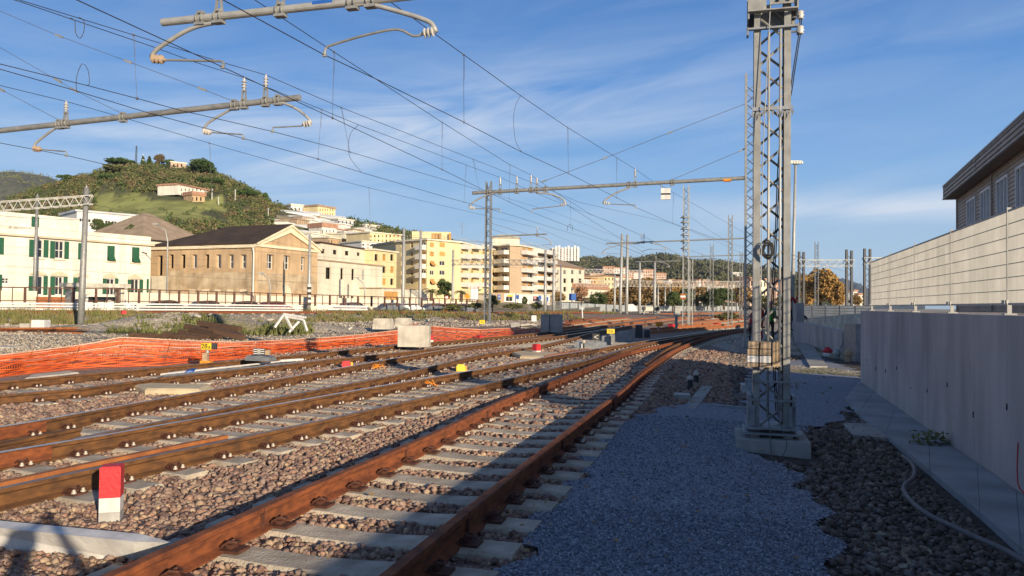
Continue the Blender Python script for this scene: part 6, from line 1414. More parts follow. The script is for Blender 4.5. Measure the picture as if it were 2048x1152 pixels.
# scrub over the slopes: nobody could count it
def scrub(name, Gr, n, seed, cond, leafm, hs, leafn=26, size=.5):
    r = np.random.RandomState(seed); f = Gr[:, :int(Gr.shape[1] * .77)]; nx, ny, _ = f.shape; Vs = []; m = 0; tries = 0
    while m < n and tries < n * 8:
        tries += 1; i = r.uniform(0, nx - 1.01); j = r.uniform(0, ny - 1.01); a, b = int(i), int(j); p = f[a, b] * (1 - (i - a)) * (1 - (j - b)) + f[a + 1, b] * (i - a) * (1 - (j - b)) + f[a, b + 1] * (1 - (i - a)) * (j - b) + f[a + 1, b + 1] * (i - a) * (j - b)
        u, v = to_px(p)
        if not cond(u, v, r): continue
        h = r.uniform(*hs); q, _ = leaf_cloud([(p[0] + r.uniform(-.3, .3) * h, p[1] + r.uniform(-.3, .3) * h, p[2] + h * .3, h * .6), (p[0] + r.uniform(-.6, .6) * h, p[1], p[2] + h * .15, h * .45)], leafn, h * size * .35, r.randint(1 << 30), .8); Vs.append(q); m += 1
    V = np.concatenate(Vs); o = np_mesh(name, V, np.arange(len(V)).reshape(-1, 4), leafm); tag(o, kind='stuff'); return o
def notmeadow(u, v): return not (190 < u < 455 and 386 < v < 446) and not (545 < u < 740 and v > 425)
scrub('hill_undergrowth', G1, 3400, 3, lambda u, v, r: notmeadow(u, v) and u < 900 and v < 500, 'leaf_olive', (1.1, 2.9), 30)
scrub('hill_brown_undergrowth', G1, 1500, 5, lambda u, v, r: notmeadow(u, v) and u < 560 and v < 500 and math.sin(u * .05) + math.sin(v * .2 + u * .02) > -.3, 'leaf_brown', (1.0, 2.6), 30)
scrub('meadow_bushes', G1, 110, 8, lambda u, v, r: 190 < u < 560 and 384 < v < 470, 'leaf_green', (.7, 1.8), 24)
scrub('ridge_trees', G1, 160, 12, lambda u, v, r: 680 < u < 900 and v < 470, 'leaf_pine', (1.4, 3.0), 30)
scrub('far_forest', G3, 4200, 14, lambda u, v, r: u > 1120 and v < 570, 'leaf_far', (4, 8), 22)
scrub('far_forest_brown', G3, 1600, 15, lambda u, v, r: u > 1150 and v < 575, 'leaf_olive', (4, 7), 20)
scrub('distant_woodland', G2, 1800, 16, lambda u, v, r: u < 260, 'leaf_olive', (3, 6), 14)
def hsimple(name, label, a, b, y0, y1, Y0, Y1, *r_, **k):
    Y = hit(G1, (a + b) / 2, y1 + 1).y - 3; return simple(name, label, a, b, y0, y1 + 2, Y, Y + (Y1 - Y0), *r_, **k)
hsimple('hill_villa', 'long white farmhouse with brown tiled roof halfway up the green hill', 352, 413, 375, 392, 330, 345, 'villa_wall', 'roof_tile', 2, 8, 10, 'dark', 'house', .35, .7)
hsimple('hill_hut', 'small brown hut with red roof below the farmhouse on the hill', 381, 406, 391, 403, 318, 322, 'ochre_wall', 'roof_tile', 1, 3, 6, 'dark', 'hut', .4, 1.4)
hsimple('hilltop_house', 'pinkish house among the pines at the top of the hill', 336, 367, 326, 334, 372, 376, 'apt_pink', 'apt_cream', 1, 4, 8, 'dark', 'house', .4, .6)
hsimple('ridge_house', 'white gabled house on the ridge left of the yellow manor', 579, 610, 412, 424, 330, 335, 'apt_white', 'apt_cream', 1, 4, 8, 'dark', 'house', .3, .8)
hsimple('yellow_manor', 'yellow manor house with grey roof on the ridge above the terraces', 633, 668, 415, 432, 335, 345, 'apt_yellow', 'roof_brown', 2, 7, 10, 'dark', 'manor house', .35, .9)
hsimple('red_roof_house', 'small cream house with bright red hipped roof among the greenhouses', 642, 671, 455, 472, 245, 250, 'villa_wall', 'roof_tile', 1, 4, 8, 'dark', 'house', .3, 1.6)
scrub('hill_green_bushes', G1, 1300, 23, lambda u, v, r: notmeadow(u, v) and u < 900 and v < 500, 'leaf_green', (1.3, 3.2), 34)
rs = random.Random(11); k_ = 0
for yy in (440, 449, 458, 466, 474, 482, 490):
    x = 560 + (yy - 440) * 1.2 + rs.uniform(0, 20)
    while x < 690 + (yy - 440) * 2.2 and k_ < 26:
        w_ = rs.uniform(14, 34)
        if rs.random() < .62: hsimple('slope_house', ORD[k_] + ' pale house on the terraced slope, counted row by row from the top', x, x + w_, yy - rs.uniform(5, 9), yy, 0, 6, rs.choice(['apt_cream', 'apt_white', 'apt_yellow', 'apt_white', 'apt_tan', 'greenhouse']), rs.choice(['apt_cream', 'roof_brown', 'roof_tile', 'greenhouse', 'apt_white']), 1, rs.choice((4, 5, 6)), 8, 'dark', 'house', .35, .5, 'houses packed on the terraced slope'); k_ += 1
        x += w_ + rs.uniform(3, 14)
# greenhouses and terraces
for i, (x0, x1, y0, y1, l) in enumerate([(556, 640, 421, 430, 'topmost grey greenhouse row under the ridge house'), (575, 668, 432, 441, 'second greenhouse row below the yellow manor'), (540, 575, 438, 450, 'small white greenhouse with dark gable at the left of the terraces'), (580, 690, 440, 449, 'third greenhouse row with arched gables'), (545, 640, 448, 457, 'long pale greenhouse row at the left of the red-roofed house'), (600, 700, 452, 461, 'long greenhouse row passing behind the red-roofed house'), (590, 640, 460, 467, 'short low greenhouse below the long rows'), (674, 750, 458, 466, 'pale greenhouse row right of the red-roofed house'), (640, 690, 430, 436, 'cream retaining terrace below the yellow manor'), (375, 420, 443, 449, 'blue-grey greenhouse behind the hipped roof house'), (410, 500, 452, 458, 'long cream greenhouse wall right of the hipped roof house'), (280, 310, 430, 436, 'small blue greenhouse left of the hipped roof')]):
    q = hit(G1, (x0 + x1) / 2, y1); Y = q.y; f = Face(XY(x0, Y - 2), XY(x1, Y + 6)); z1 = f.uz((x0 + x1) / 2, y0)[1]; z0 = f.uz((x0 + x1) / 2, y1)[1] - 1.5; t = thing('greenhouse', l, 'greenhouse', tuple(f.pt(0, z0))); mb = MB(); f.slab(mb, 0, z0, f.L, z1 - (z1 - z0) * .3, -5, 0)
    mb.build('glazed_wall', 'apt_white' if i % 2 else 'greenhouse', t); mb = MB(); zr_ = z1 - (z1 - z0) * .3
    for k in range(2): mb.prism([f.pt(0, zr_, -2.5 * k), f.pt(0, z1, -1.25 - 2.5 * k), f.pt(0, zr_, -2.5 - 2.5 * k)], tuple(f.k * f.L))
    mb.build('glazed_roof', 'greenhouse', t); mb = MB(); n_ = int(f.L / 2.5)
    for k in range(n_): f.slab(mb, f.L * k / n_, z0, f.L * k / n_ + .15, zr_, .01, .06)
    mb.build('glazing_bars', 'galv_dark', t)
for l, px, py, yt in [('utility pole on the slope right of the farmhouse', 426, 396, 374), ('taller utility pole right of the farmhouse', 468, 402, 379), ('utility pole at the right foot of the hill', 534, 437, 414), ('short utility pole below the farmhouse', 436, 410, 394), ('thin utility pole near the right end of the hill', 493, 428, 424)]:
    q = hit(G1, px, py); h = (py - yt) / FPX * q.y; t = thing('utility_pole', l, 'pole', tuple(q)); mb = MB(); mb.tube([q, q + Vector((0, 0, h))], [.22, .16], 6); mb.build('shaft', 'galv_light', t); mb = MB(); mb.box((q.x, q.y, q.z + h * .93), (1.2, .15, .15)); mb.build('crossarm', 'galv', t)
q = hit(G1, 273, 333); t = thing('radio_mast', 'thin dark radio mast on the hilltop between the pines', 'radio mast', tuple(q)); mb = MB(); h = 42 / FPX * q.y
for s in ((-.5, -.3), (.5, -.3), (0, .5)): mb.tube([q + Vector((s[0], s[1], 0)), q + Vector((s[0] * .3, s[1] * .3, h))], .12, 4)
for k in range(18): z = h * k / 18; mb.beam(q + Vector((-.45, -.3, z)), q + Vector((.45, .1, z + h / 18)), .08, .08); mb.beam(q + Vector((.45, -.3, z)), q + Vector((-.4, .1, z + h / 18)), .08, .08)
mb.build('lattice', 'steel_dark', t)
q = hit(G1, 288, 325); t = thing('chapel_spire', 'small white spire on the hilltop between the two cypresses', 'spire', tuple(q)); mb = MB(); mb.lathe(q, [(.7, 0), (.6, 3.2), (.3, 3.4), (.05, 6)], 6); mb.build('tower', 'apt_white', t)
# autumn trees and town greenery
AUT = [('large golden autumn tree behind the far lattice mast right of the tower', 1640, 622, 535, 125, 92, 'leaf_gold', 'round'), ('golden autumn tree at the left edge of the big golden one', 1612, 622, 548, 132, 50, 'leaf_gold', 'round'), ('brownish tree at the right edge of the golden trees', 1672, 622, 556, 122, 48, 'leaf_gold', 'round'), ('small rust-coloured bush near the dark portal posts', 1712, 618, 590, 128, 30, 'leaf_autumn', 'round'),
        ('brown autumn tree left of the round-eyed buffer stop', 1262, 622, 566, 200, 52, 'leaf_autumn', 'round'), ('tall brown autumn tree under the pink terraces', 1290, 622, 563, 205, 60, 'leaf_autumn', 'round'), ('brown autumn tree right of the buffer stop pole', 1325, 622, 575, 205, 52, 'leaf_autumn', 'round'), ('brown autumn tree left of the plated mast', 1352, 622, 572, 210, 46, 'leaf_gold', 'round'), ('dark evergreen low beside the plated mast', 1345, 622, 590, 190, 34, 'leaf_green', 'round'), ('dull brown tree right of the plated mast', 1395, 620, 580, 215, 46, 'leaf_autumn', 'round'), ('dense green tree between the far lattice masts', 1425, 618, 584, 200, 46, 'leaf_green', 'round'), ('green tree behind the pale far mast', 1448, 618, 584, 205, 44, 'leaf_green', 'round'), ('brown tree between the pale far mast and the tall mast', 1480, 618, 578, 215, 40, 'leaf_autumn', 'round'),
        ('brownish tree left of the green bush by the grey fence', 1228, 620, 585, 190, 46, 'leaf_autumn', 'round'), ('green shrub right of the bare pinkish tree', 1196, 614, 592, 185, 34, 'leaf_green', 'round'), ('bare pinkish tree with orange-pink twigs in front of the ochre block', 1163, 608, 572, 180, 40, 'leaf_orange', 'round'), ('small brown tree between the ochre block and the curved balconies', 1118, 610, 582, 175, 34, 'leaf_autumn', 'round'),
        ('dark green spiky tree in front of the yellow apartment block', 889, 606, 557, 128, 42, 'leaf_green', 'round'), ('small dark shrub beside the shop row', 1049, 612, 592, 120, 15, 'leaf_green', 'round'), ('green bush behind the lone dark mast', 985, 622, 590, 92, 34, 'leaf_olive', 'round'), ('dark pine bush below the white factory at its left end', 193, 470, 436, 150, 34, 'leaf_green', 'round'), ('second dark pine bush below the white factory', 218, 468, 444, 150, 26, 'leaf_green', 'round'), ('dark green bush at the left of the hipped roof house', 262, 470, 448, 140, 28, 'leaf_green', 'round'), ('brown tree behind the grey fence at the right of the twin poles', 1372, 620, 585, 200, 34, 'leaf_green', 'round'),
        ('tree seen through the nearest mast', 1525, 622, 590, 150, 60, 'leaf_olive', 'round'), ('tree seen just left of the lighting column', 1565, 622, 592, 160, 40, 'leaf_olive', 'round')]
for l, px, pb, pt, Y, w_, lf, kd in AUT:
    if 1180 < px < 1490: pt -= 8; w_ *= 1.45
    tree_px('autumn_tree' if lf in ('leaf_gold', 'leaf_autumn') else 'tree', l, px, pb, pt, Y, w_, kind=kd, leaf=lf, n=4200 if Y < 140 else 3600, size=.32)
def palm(label, px, pb, pt, Y):
    b = P(px, pb, Y); h = P(px, pt, Y).z - b.z; t = thing('palm_tree', label, 'palm tree', tuple(b)); mb = MB(); mb.tube([b, b + Vector((.1, 0, h * .75))], [.3, .22], 8); mb.build('trunk', 'bark', t); mb = MB()
    for k in range(26):
        a = rnd.uniform(0, 6.28); el = rnd.uniform(-.1, 1.1); L = h * .75; pts = [b + Vector((.1, 0, h * .75))]
        for j in range(1, 7): s = j / 6; pts.append(pts[0] + Vector((math.cos(a) * L * s * math.cos(el * (1 - s * .5)), math.sin(a) * L * s, L * (math.sin(el) * s - .75 * s * s))))
        for j in range(6):
            d = (pts[j + 1] - pts[j]); sd = d.cross(Vector((0, 0, 1))).normalized()
            for m_ in range(4): q = pts[j] + d * m_ / 4; wl_ = h * .13 * (1 - j / 8); [mb.add([q, q + d * .18, q + sd * s * wl_ + d * .5 - Vector((0, 0, wl_ * .6))], [(0, 1, 2)]) for s in (-1, 1)]
    mb.build('crown', 'leaf_olive', t)
palm('palm with arching olive fronds left of the shop pillar sign', 922, 606, 578, 118); palm('palm with arching fronds left of the dark spiky tree', 862, 606, 575, 118)
# ------------------------------------------------------------------ along the street behind the raised line
def online(px, s, z=0.0):
    q = meet(_o + _n * s, _d, px, 600); return Vector((q.x, q.y, z))
def zpx(p, px, py): return P(px, py, p.y).z
t = thing('guardrail', 'long white three-bar guardrail above the raised track at the left', 'guardrail', tuple(online(100, 4.6, .8)))
for r_ in ((606.5, 608.6, 611.5), (612, 614, 616.5), (618, 619.4, 621.0)):
    pts = [online(x, 4.6) for x in (-120, 0, 340, 606)]; ys = (r_[0] - .8, r_[0], r_[1], r_[2])
    for p, x, y in zip(pts, (-120, 0, 340, 606), ys): p.z = zpx(p, x, y)
    mb = MB(); 
    for a, b in zip(pts[:-1], pts[1:]): mb.beam(a, b, .05, .13)
    mb.build('bar', 'white_paint', t)
for k in range(22):
    px = -110 + k * 34; a = online(px, 4.7); mb = MB(); mb.box((a.x, a.y, .8 + .4), (.07, .07, .9)); mb.build('post', 'galv_dark', t)
a = online(609, 4.55); mb = MB(); [mb.box((a.x + .0, a.y, zpx(a, 609, 622 - 4 * k)), (.5, .12, .14)) for k in range(4)]; mb.build('end_plate', 'black_paint', t)
t = thing('guardrail', 'short white guardrail stub with a drooping end right of the striped pole', 'guardrail', tuple(online(700, 4.6, .8)))
mb = MB()
for y0, y1 in ((612, 613.5), (618, 619)): mb.beam(Vector((*online(634, 4.6).xy, zpx(online(634, 4.6), 634, y0))), Vector((*online(735, 4.6).xy, zpx(online(735, 4.6), 735, y1))), .06, .2)
mb.build('bar', 'white_paint', t)
pole_px(617.5, 622, 470, 90, .2, 'round pole with black and white stripes low down beside the guardrail end')
b = P(616.5, 597, 89.6); t = thing('striped_sleeve', 'black and white diagonal striped sleeve around the pole at the guardrail end', 'sleeve', tuple(b)); mb = MB()
for k in range(8): z = P(616, 610 - k * 5.2, 89.6).z; mb.lathe((b.x, b.y + .35, z), [(.24, 0), (.24, .30)], 12, m=k % 2)
mb.build('band', ['black_paint', 'white_paint'], t)
# rust-brown fence on the street side, with the pale wall behind
t = thing('street_fence', 'long rust-brown railing fence with thick posts running in front of the villa and hall', 'fence', tuple(online(100, 7, .8)))
FT = [(-120, 571, 606), (0, 573, 606), (250, 577, 607), (510, 584.5, 609), (640, 589, 610), (770, 593, 611.5), (960, 599, 612)]
def ft(px, k): return np.interp(px, [a[0] for a in FT], [a[k] for a in FT])
tot = (online(955, 7) - online(-110, 7)).length; nP = 62; P0 = online(-110, 7)
last = None
for k in range(nP + 1):
    q = P0 + _d * (tot * k / nP); pxq = to_px((q.x, q.y, 1))[0]; zt_, zb_ = zpx(q, pxq, ft(pxq, 1)), zpx(q, pxq, ft(pxq, 2)) - .1; w_ = .17 if k % 2 == 0 else .06
    mb = MB(); mb.box((q.x, q.y, (zt_ + zb_) / 2), (w_, w_, zt_ - zb_), rz=math.radians(44)); mb.build('post', 'fence_rust', t)
    if last: mb = MB(); mb.beam(last[0], (q.x, q.y, zt_ - .05), .06, .09); mb.beam(last[1], (q.x, q.y, zb_ + .3), .06, .07); mb.build('rail', 'fence_rust', t)
    last = ((q.x, q.y, zt_ - .05), (q.x, q.y, zb_ + .3))
t = thing('street_wall', 'low pale rendered wall beyond the parked cars behind the rust-brown fence', 'wall', tuple(online(300, 16.5, .8)))
for x0, x1, dy in ((-100, 75, 8), (135, 185, 8), (228, 505, 7), (512, 955, 6)):
    a, b = online(x0, 16.5), online(x1, 16.5); mb = MB(); n = _n * .25; za, zb_ = zpx(a, x0, ft(x0, 1) + dy), zpx(b, x1, ft(x1, 1) + dy)
    mb.add([(a.x, a.y, .4), (b.x, b.y, .4), (b.x, b.y, zb_), (a.x, a.y, za), (a.x + n.x, a.y + n.y, .4), (b.x + n.x, b.y + n.y, .4), (b.x + n.x, b.y + n.y, zb_), (a.x + n.x, a.y + n.y, za)], [(0, 1, 2, 3), (4, 7, 6, 5), (3, 2, 6, 7), (0, 3, 7, 4), (1, 5, 6, 2)]); mb.build('panel', 'fence_panel', t)
a, b = online(72, 8.2), online(130, 8.2); t = thing('gate', 'rusty brown sheet metal gate in the street fence below the villa door', 'gate', tuple(a)); mb = MB(); mb.beam(Vector((a.x, a.y, 1.55)), Vector((b.x, b.y, 1.55)), .06, 1.1); mb.build('leaf', 'rail_orange', t)
mb = MB(); q = online(190, 9.5); mb.box((q.x, q.y, zpx(q, 190, 571)), (5.2, 2.5, .35), rz=R(44)); 
for s in (-2, 2): mb.box((q.x + _d.x * s, q.y + _d.y * s, 1.9), (.3, 2.0, 2.2), rz=R(44))
tag(mb.build('bus_shelter', 'concrete_pale'), 'small flat-roofed concrete shelter behind the fence left of the white van', 'shelter')
# vehicles
def car(label, px, s, kind, body, wpx, cat='car', group='cars parked along the street behind the fence'):
    q = online(px, s, .52); L = 4.3 if kind == 'car' else 4.6; t = thing('parked_' + ('car' if kind == 'car' else 'van'), label, cat, tuple(q), math.atan2(_d.y, _d.x), group); B = mtx(t); w = 1.7
    side = [(-.5, .25), (-.49, .62), (-.46, .80), (-.36, .86), (-.22, 1.33), (.08, 1.42), (.20, 1.36), (.33, .92), (.46, .82), (.5, .60), (.5, .25)] if kind == 'car' else [(-.5, .3), (-.5, 1.1), (-.47, 1.75), (-.40, 1.85), (.18, 1.85), (.30, 1.20), (.46, 1.05), (.5, .75), (.5, .3)]
    mb = MB(); n = len(side); secs = [(-1, .0), (-.9, .03), (.9, .03), (1, .0)]
    for y, g in ((-w / 2, .93), (-w / 2 + .12, 1), (w / 2 - .12, 1), (w / 2, .93)):
        for a, z in side: mb.v.append(tuple(B @ Vector((a * L * (1 if z < .9 else .98), y * (1 if z < .95 else .86), .25 + (z - .25) * g))))
    for i in range(3):
        for j in range(n): a = i * n + j; b = i * n + (j + 1) % n; mb.f.append((a, b, b + n, a + n)); mb.m.append(0)
    mb.f.append(tuple(range(n))[::-1]); mb.f.append(tuple(3 * n + j for j in range(n))); mb.m += [0, 0]; mb.build('body', body, t)
    for s_ in (-1, 1):
        gl = [(-.30, .92), (-.20, 1.26), (.07, 1.33), (.17, 1.28), (.27, .95)] if kind == 'car' else [(-.44, 1.15), (-.43, 1.65), (.15, 1.65), (.24, 1.2)]
        segs = [(0, .48), (.52, 1)]
        mb = MB(); y = s_ * (w / 2 * (.87 if kind == 'car' else .87) + .015); mb.prism([B @ Vector((a * L, y, z)) for a, z in gl], tuple((B.to_3x3() @ Vector((0, .02 * s_, 0))))); mb.build('side_window', 'glass_dark', t)
        for xx in (-.31, .31): c = B @ Vector((xx * L, s_ * (w / 2 - .09), .32)); wh = MB(); wh.lathe(c, [(.31, 0), (.32, .03), (.32, .16), (.28, .19)], 14, axis=(B.to_3x3() @ Vector((0, s_, 0)))); wo = wh.build('wheel', 'black_paint', t)
    return t
car('white van with three blue-tinted side windows parked behind the fence in front of the villa', 219, 11, 'van', 'car_white', 82, 'van')
for px, m_, l in [(330, 'car_black', 'black car parked behind the fence below the hall roof, left of the other dark cars'), (412, 'car_black', 'second black car from the left, parked below the boarded hall windows'), (490, 'car_black', 'third black car from the left, parked below the corner of the hall'), (546, 'car_red', 'dark red car parked below the gable of the hall'), (703, 'car_grey', 'dark car parked in front of the low cream building'), (782, 'car_grey', 'dark car parked left of the first tall round pole'), (815, 'car_white', 'silver-white car parked between the two tall round poles'), (868, 'car_grey', 'dark car parked right of the second tall round pole'), (900, 'car_black', 'black car parked in front of the palms'), (925, 'car_grey', 'rightmost dark car of the row behind the fence')]: car(l, px, 11, 'car', m_, 50)
def lamp(label, px, yb_, yt_, Y, arm=-30):
    b = P(px, yb_, Y); tp_ = P(px, yt_, Y); h = tp_.z - b.z; t = thing('street_lamp', label, 'street lamp', tuple(b)); e = P(px + arm, yt_ - 22, Y); mb = MB(); mb.tube([b, b + Vector((0, 0, h * .9)), tp_ + Vector((arm * .1 / FPX * Y, 0, (e.z - tp_.z) * .45)), e], [.11, .08, .06, .05], 8); mb.build('post', 'galv_light', t, smooth=True); mb = MB(); mb.box(tuple(e), (.7, .2, .14)); mb.build('lamp_head', 'galv_light', t)
lamp('white curved street lamp in front of the hall roof', 333, 605, 470, 88, -22); lamp('small curved street lamp before the gable of the hall', 540, 606, 568, 88, -18); lamp('curved street lamp in front of the low cream building', 729, 606, 577, 105, -16)
# grey sheet fence far right, mesh part
t = thing('sheet_fence', 'long grey sheet metal fence at the far side of the yard', 'fence', tuple(P(1122, 624, 165)))
xs_ = [1122, 1156, 1176, 1212, 1230, 1262, 1290, 1318, 1350, 1385, 1415, 1450, 1484]; 
for i in range(len(xs_) - 1):
    x0, x1 = xs_[i] + .3, xs_[i + 1] - .3; Y0, Y1 = 160 + (x0 - 1122) * .16, 160 + (x1 - 1122) * .16; yt0, yt1 = np.interp([x0, x1], [1122, 1260, 1484], [605, 611, 613]); yb0 = np.interp(x0, [1122, 1484], [624, 621]); 
    a, b = P(x0, yb0, Y0), P(x1, yb0, Y1); ta, tb_ = P(x0, yt0, Y0), P(x1, yt1, Y1); mb = MB(); n = 14
    for k in range(n):
        p, q = a.lerp(b, k / n), a.lerp(b, (k + 1) / n); off = Vector((0, .08 * (k % 2), 0)); zt2 = ta.z + (tb_.z - ta.z) * k / n; mb.add([p + off, q + off, (q.x, q.y + off.y, zt2), (p.x, p.y + off.y, zt2)], [(0, 1, 2, 3)])
    mb.build('sheet_panel', 'sheet_grey', t); mb = MB(); mb.box((a.x, a.y - .1, (a.z + ta.z) / 2), (.2, .2, ta.z - a.z + .1)); mb.build('post', 'steel_dark' if i in (0, 1, 3) else 'galv', t)
t = thing('mesh_fence', 'dark wire mesh fence between the shop row and the grey sheet fence', 'fence', tuple(P(1060, 622, 130))); mb = MB(); a, b = P(1058, 622, 125), P(1120, 622, 155)
for k in range(30): q = a.lerp(b, k / 29); mb.beam(q, q + Vector((0, 0, 1.8)), .05, .05)
for k in range(6): mb.beam(a + Vector((0, 0, .3 * k + .2)), b + Vector((0, 0, .3 * k + .2)), .04, .04)
mb.build('mesh', 'galv_dark', t)
for l, px, s in [('white van roof showing above the grey sheet fence', 1262, 0)]:
    p = P(1262, 615, 172); mb = MB(); mb.prism([p + Vector((x, 0, z)) for x, z in ((-1.1, -.8), (-1.1, .7), (.5, .75), (1.1, .2), (1.4, -.8))], (0, 1.8, 0)); tag(mb.build('parked_van', 'car_white'), l, 'van')

# ------------------------------------------------------------------ yard things
def boxpx(name, label, cat, x0, x1, y0, y1, Y, dep, m, rz=-.26, taper=0.0, extra=None):
    """a block standing on the ground, given by its front face"""
    a, b = P(x0, y1, Y), P(x1, y1, Y); top = P((x0 + x1) / 2, y0, Y).z; w = (b - a).length; c = (a + b) / 2; bz = min(a.z, b.z)
    t = thing(name, label, cat, (c.x, c.y, bz), rz); B = mtx(t); h = top - bz; mb = MB(); k = 1 - taper; bv = min(.03, h * .1)
    v = [(-w / 2, 0, -.1), (w / 2, 0, -.1), (w / 2, dep, -.1), (-w / 2, dep, -.1), (-w / 2 * k, dep * taper / 2, h - bv), (w / 2 * k, dep * taper / 2, h - bv), (w / 2 * k, dep * (1 - taper / 2), h - bv), (-w / 2 * k, dep * (1 - taper / 2), h - bv)]
    v += [(x * (1 - bv / w * 2), y * (1 - bv) + bv * dep / 2, h) for x, y, z in v[4:8]]
    mb.add([B @ Vector(p) for p in v], [(3, 2, 1, 0), (0, 1, 5, 4), (1, 2, 6, 5), (2, 3, 7, 6), (3, 0, 4, 7), (4, 5, 9, 8), (5, 6, 10, 9), (6, 7, 11, 10), (7, 4, 8, 11), (8, 9, 10, 11)]); mb.build('block' if m.startswith('conc') else 'body', m, t)
    return t, B, w, h
boxpx('concrete_block', 'large pale concrete block breaking the orange mesh fence', 'concrete block', 795, 858, 651, 688, 27.5, .5, 'concrete_pale', -.02)
boxpx('concrete_block', 'left one of the two grey concrete blocks ending the orange mesh fence', 'concrete block', 1081, 1098, 629, 661, 44, .9, 'concrete', -.2); boxpx('concrete_block', 'right one of the two grey concrete blocks ending the orange mesh fence', 'concrete block', 1099, 1121, 629, 661, 44, .9, 'concrete', -.2)
boxpx('white_block', 'left white painted concrete block behind the orange mesh fence', 'concrete block', 744, 781, 637, 655, 45, .9, 'concrete_pale', -.1, .12); boxpx('white_block', 'right white painted concrete block beside the two round pole feet', 'concrete block', 789, 819, 636, 650, 47, .9, 'concrete_pale', -.1, .12)
boxpx('white_crate', 'white box left behind next to the pile of old rails', 'box', 62, 88, 640, 657, 43, .6, 'white_paint', 0); boxpx('concrete_slab', 'small pale slab lying left of the white box', 'slab', 39, 58, 647, 655, 43.5, .5, 'concrete_pale', 0)
boxpx('concrete_slab', 'pale flat slab at the left edge above the orange mesh', 'slab', -30, 20, 694, 705, 27, 1.0, 'concrete_pale', 0); boxpx('black_box', 'black steel box cut by the left edge of the picture', 'box', -40, 10, 727, 760, 17.5, .8, 'steel_dark', .1)
boxpx('concrete_trough', 'grey concrete trough piece right of the lone dark mast foot', 'trough', 1022, 1040, 645, 652, 58, .9, 'concrete', 0); boxpx('cable_trough', 'cream cable trough piece right of the lone dark mast', 'trough', 1042, 1075, 648, 655, 54, .6, 'concrete_pale', 0); boxpx('white_box', 'white box behind the mesh fence left of the grey concrete blocks', 'box', 1063, 1073, 631, 640, 60, .6, 'white_paint', 0)
# marker posts, red over white
def marker(label, px, pb, pt, Y=None, w=.20, rz=.75, m0='red_paint', split=(.55, .25, .2)):
    b = G(px, pb, .13) if Y is None else P(px, pb, Y); h = P(px, pt, b.y).z - b.z; t = thing('marker_post', label, 'marker post', tuple(b), rz, 'red and white marker posts between the tracks'); z = h
    for nm, f_, mm in (('red_top', split[0], m0), ('white_band', split[1], 'white_paint'), ('bare_foot', split[2], 'grey_bare')):
        if f_ <= 0: continue
        z0 = z - h * f_ - (.08 if nm == 'bare_foot' else 0); mb = MB(); ins = .001 * (nm != 'red_top')
        if nm == 'red_top': mb.box((b.x, b.y, b.z + (z + z0) / 2 - .004), (w, w, z - z0 - .008), rz=rz); mb.box((b.x, b.y, b.z + z - .004), (w - .014, w - .014, .008), rz=rz)
        else: mb.box((b.x, b.y, b.z + (z + z0) / 2), (w - ins, w - ins, z - z0), rz=rz)
        mb.build(nm, mm, t); z = z - h * f_
    return t
marker('nearest and largest marker post, red over white over bare grey, beside the white trough cover', 222, 1042, 930, w=.15, rz=.30); _q = G(222, 1040, .13); keep_free((_q.x, _q.y), (1, 0), .13, .13)
marker('bright red marker post standing on the cream cover in the middle tracks', 1073, 712, 688, w=.2, split=(.55, .1, .35)); marker('small red and white marker at the right foot of the pale concrete block', 860, 686, 671, w=.2, split=(.6, .4, 0)); marker('dark red and white marker at the foot of the grey concrete blocks', 1099, 664, 652, w=.25, split=(.5, .5, 0)); marker('small red marker low beside the farthest rail of the turnout', 960, 680, 671, w=.25, split=(.8, .2, 0)); marker('red and white marker near the paired lattice masts', 1344, 657, 648, w=.45, split=(.7, .3, 0)); marker('orange-red marker low in the far right tracks', 1434, 651, 646, w=.5, split=(1, 0, 0)); marker('tiny red marker on the raised track at the left', 247, 628, 621, 56, .3, split=(1, 0, 0)); marker('tiny red marker on the raised track before the palms', 890, 625, 619, 95, .5, split=(1, 0, 0))
def cover(name, label, px, py, w, h, d, m, m2, rz=.2, z=.16):
    b = G(px, py, z); t = thing(name, label, 'point lamp cover', tuple(b), rz); B = mtx(t); mb = MB(); pr = [(-w / 2, 0), (w / 2, 0), (w * .46, h * .72), (w * .30, h), (-w * .34, h), (-w / 2, h * .75)]
    mb.prism([B @ Vector((x, 0, zz)) for x, zz in pr], tuple(B.to_3x3() @ Vector((0, d, 0)))); mb.build('housing', m, t); mb = MB(); mb.prism([B @ Vector((x * .7 + w * .52, .02, zz * .8)) for x, zz in ((-w * .1, 0), (w * .25, 0), (w * .2, h), (-w * .1, h))], tuple(B.to_3x3() @ Vector((0, d * .9, 0)))); mb.build('side_panel', m2, t); return t
cover('signal_housing', 'small red housing with a yellow side between the brown rails', 693, 736, .24, .18, .2, 'red_paint', 'yellow_paint'); cover('signal_housing', 'small amber housing with an orange side beside the turnout rails', 922, 744, .23, .19, .2, 'yellow_paint', 'orange_paint')
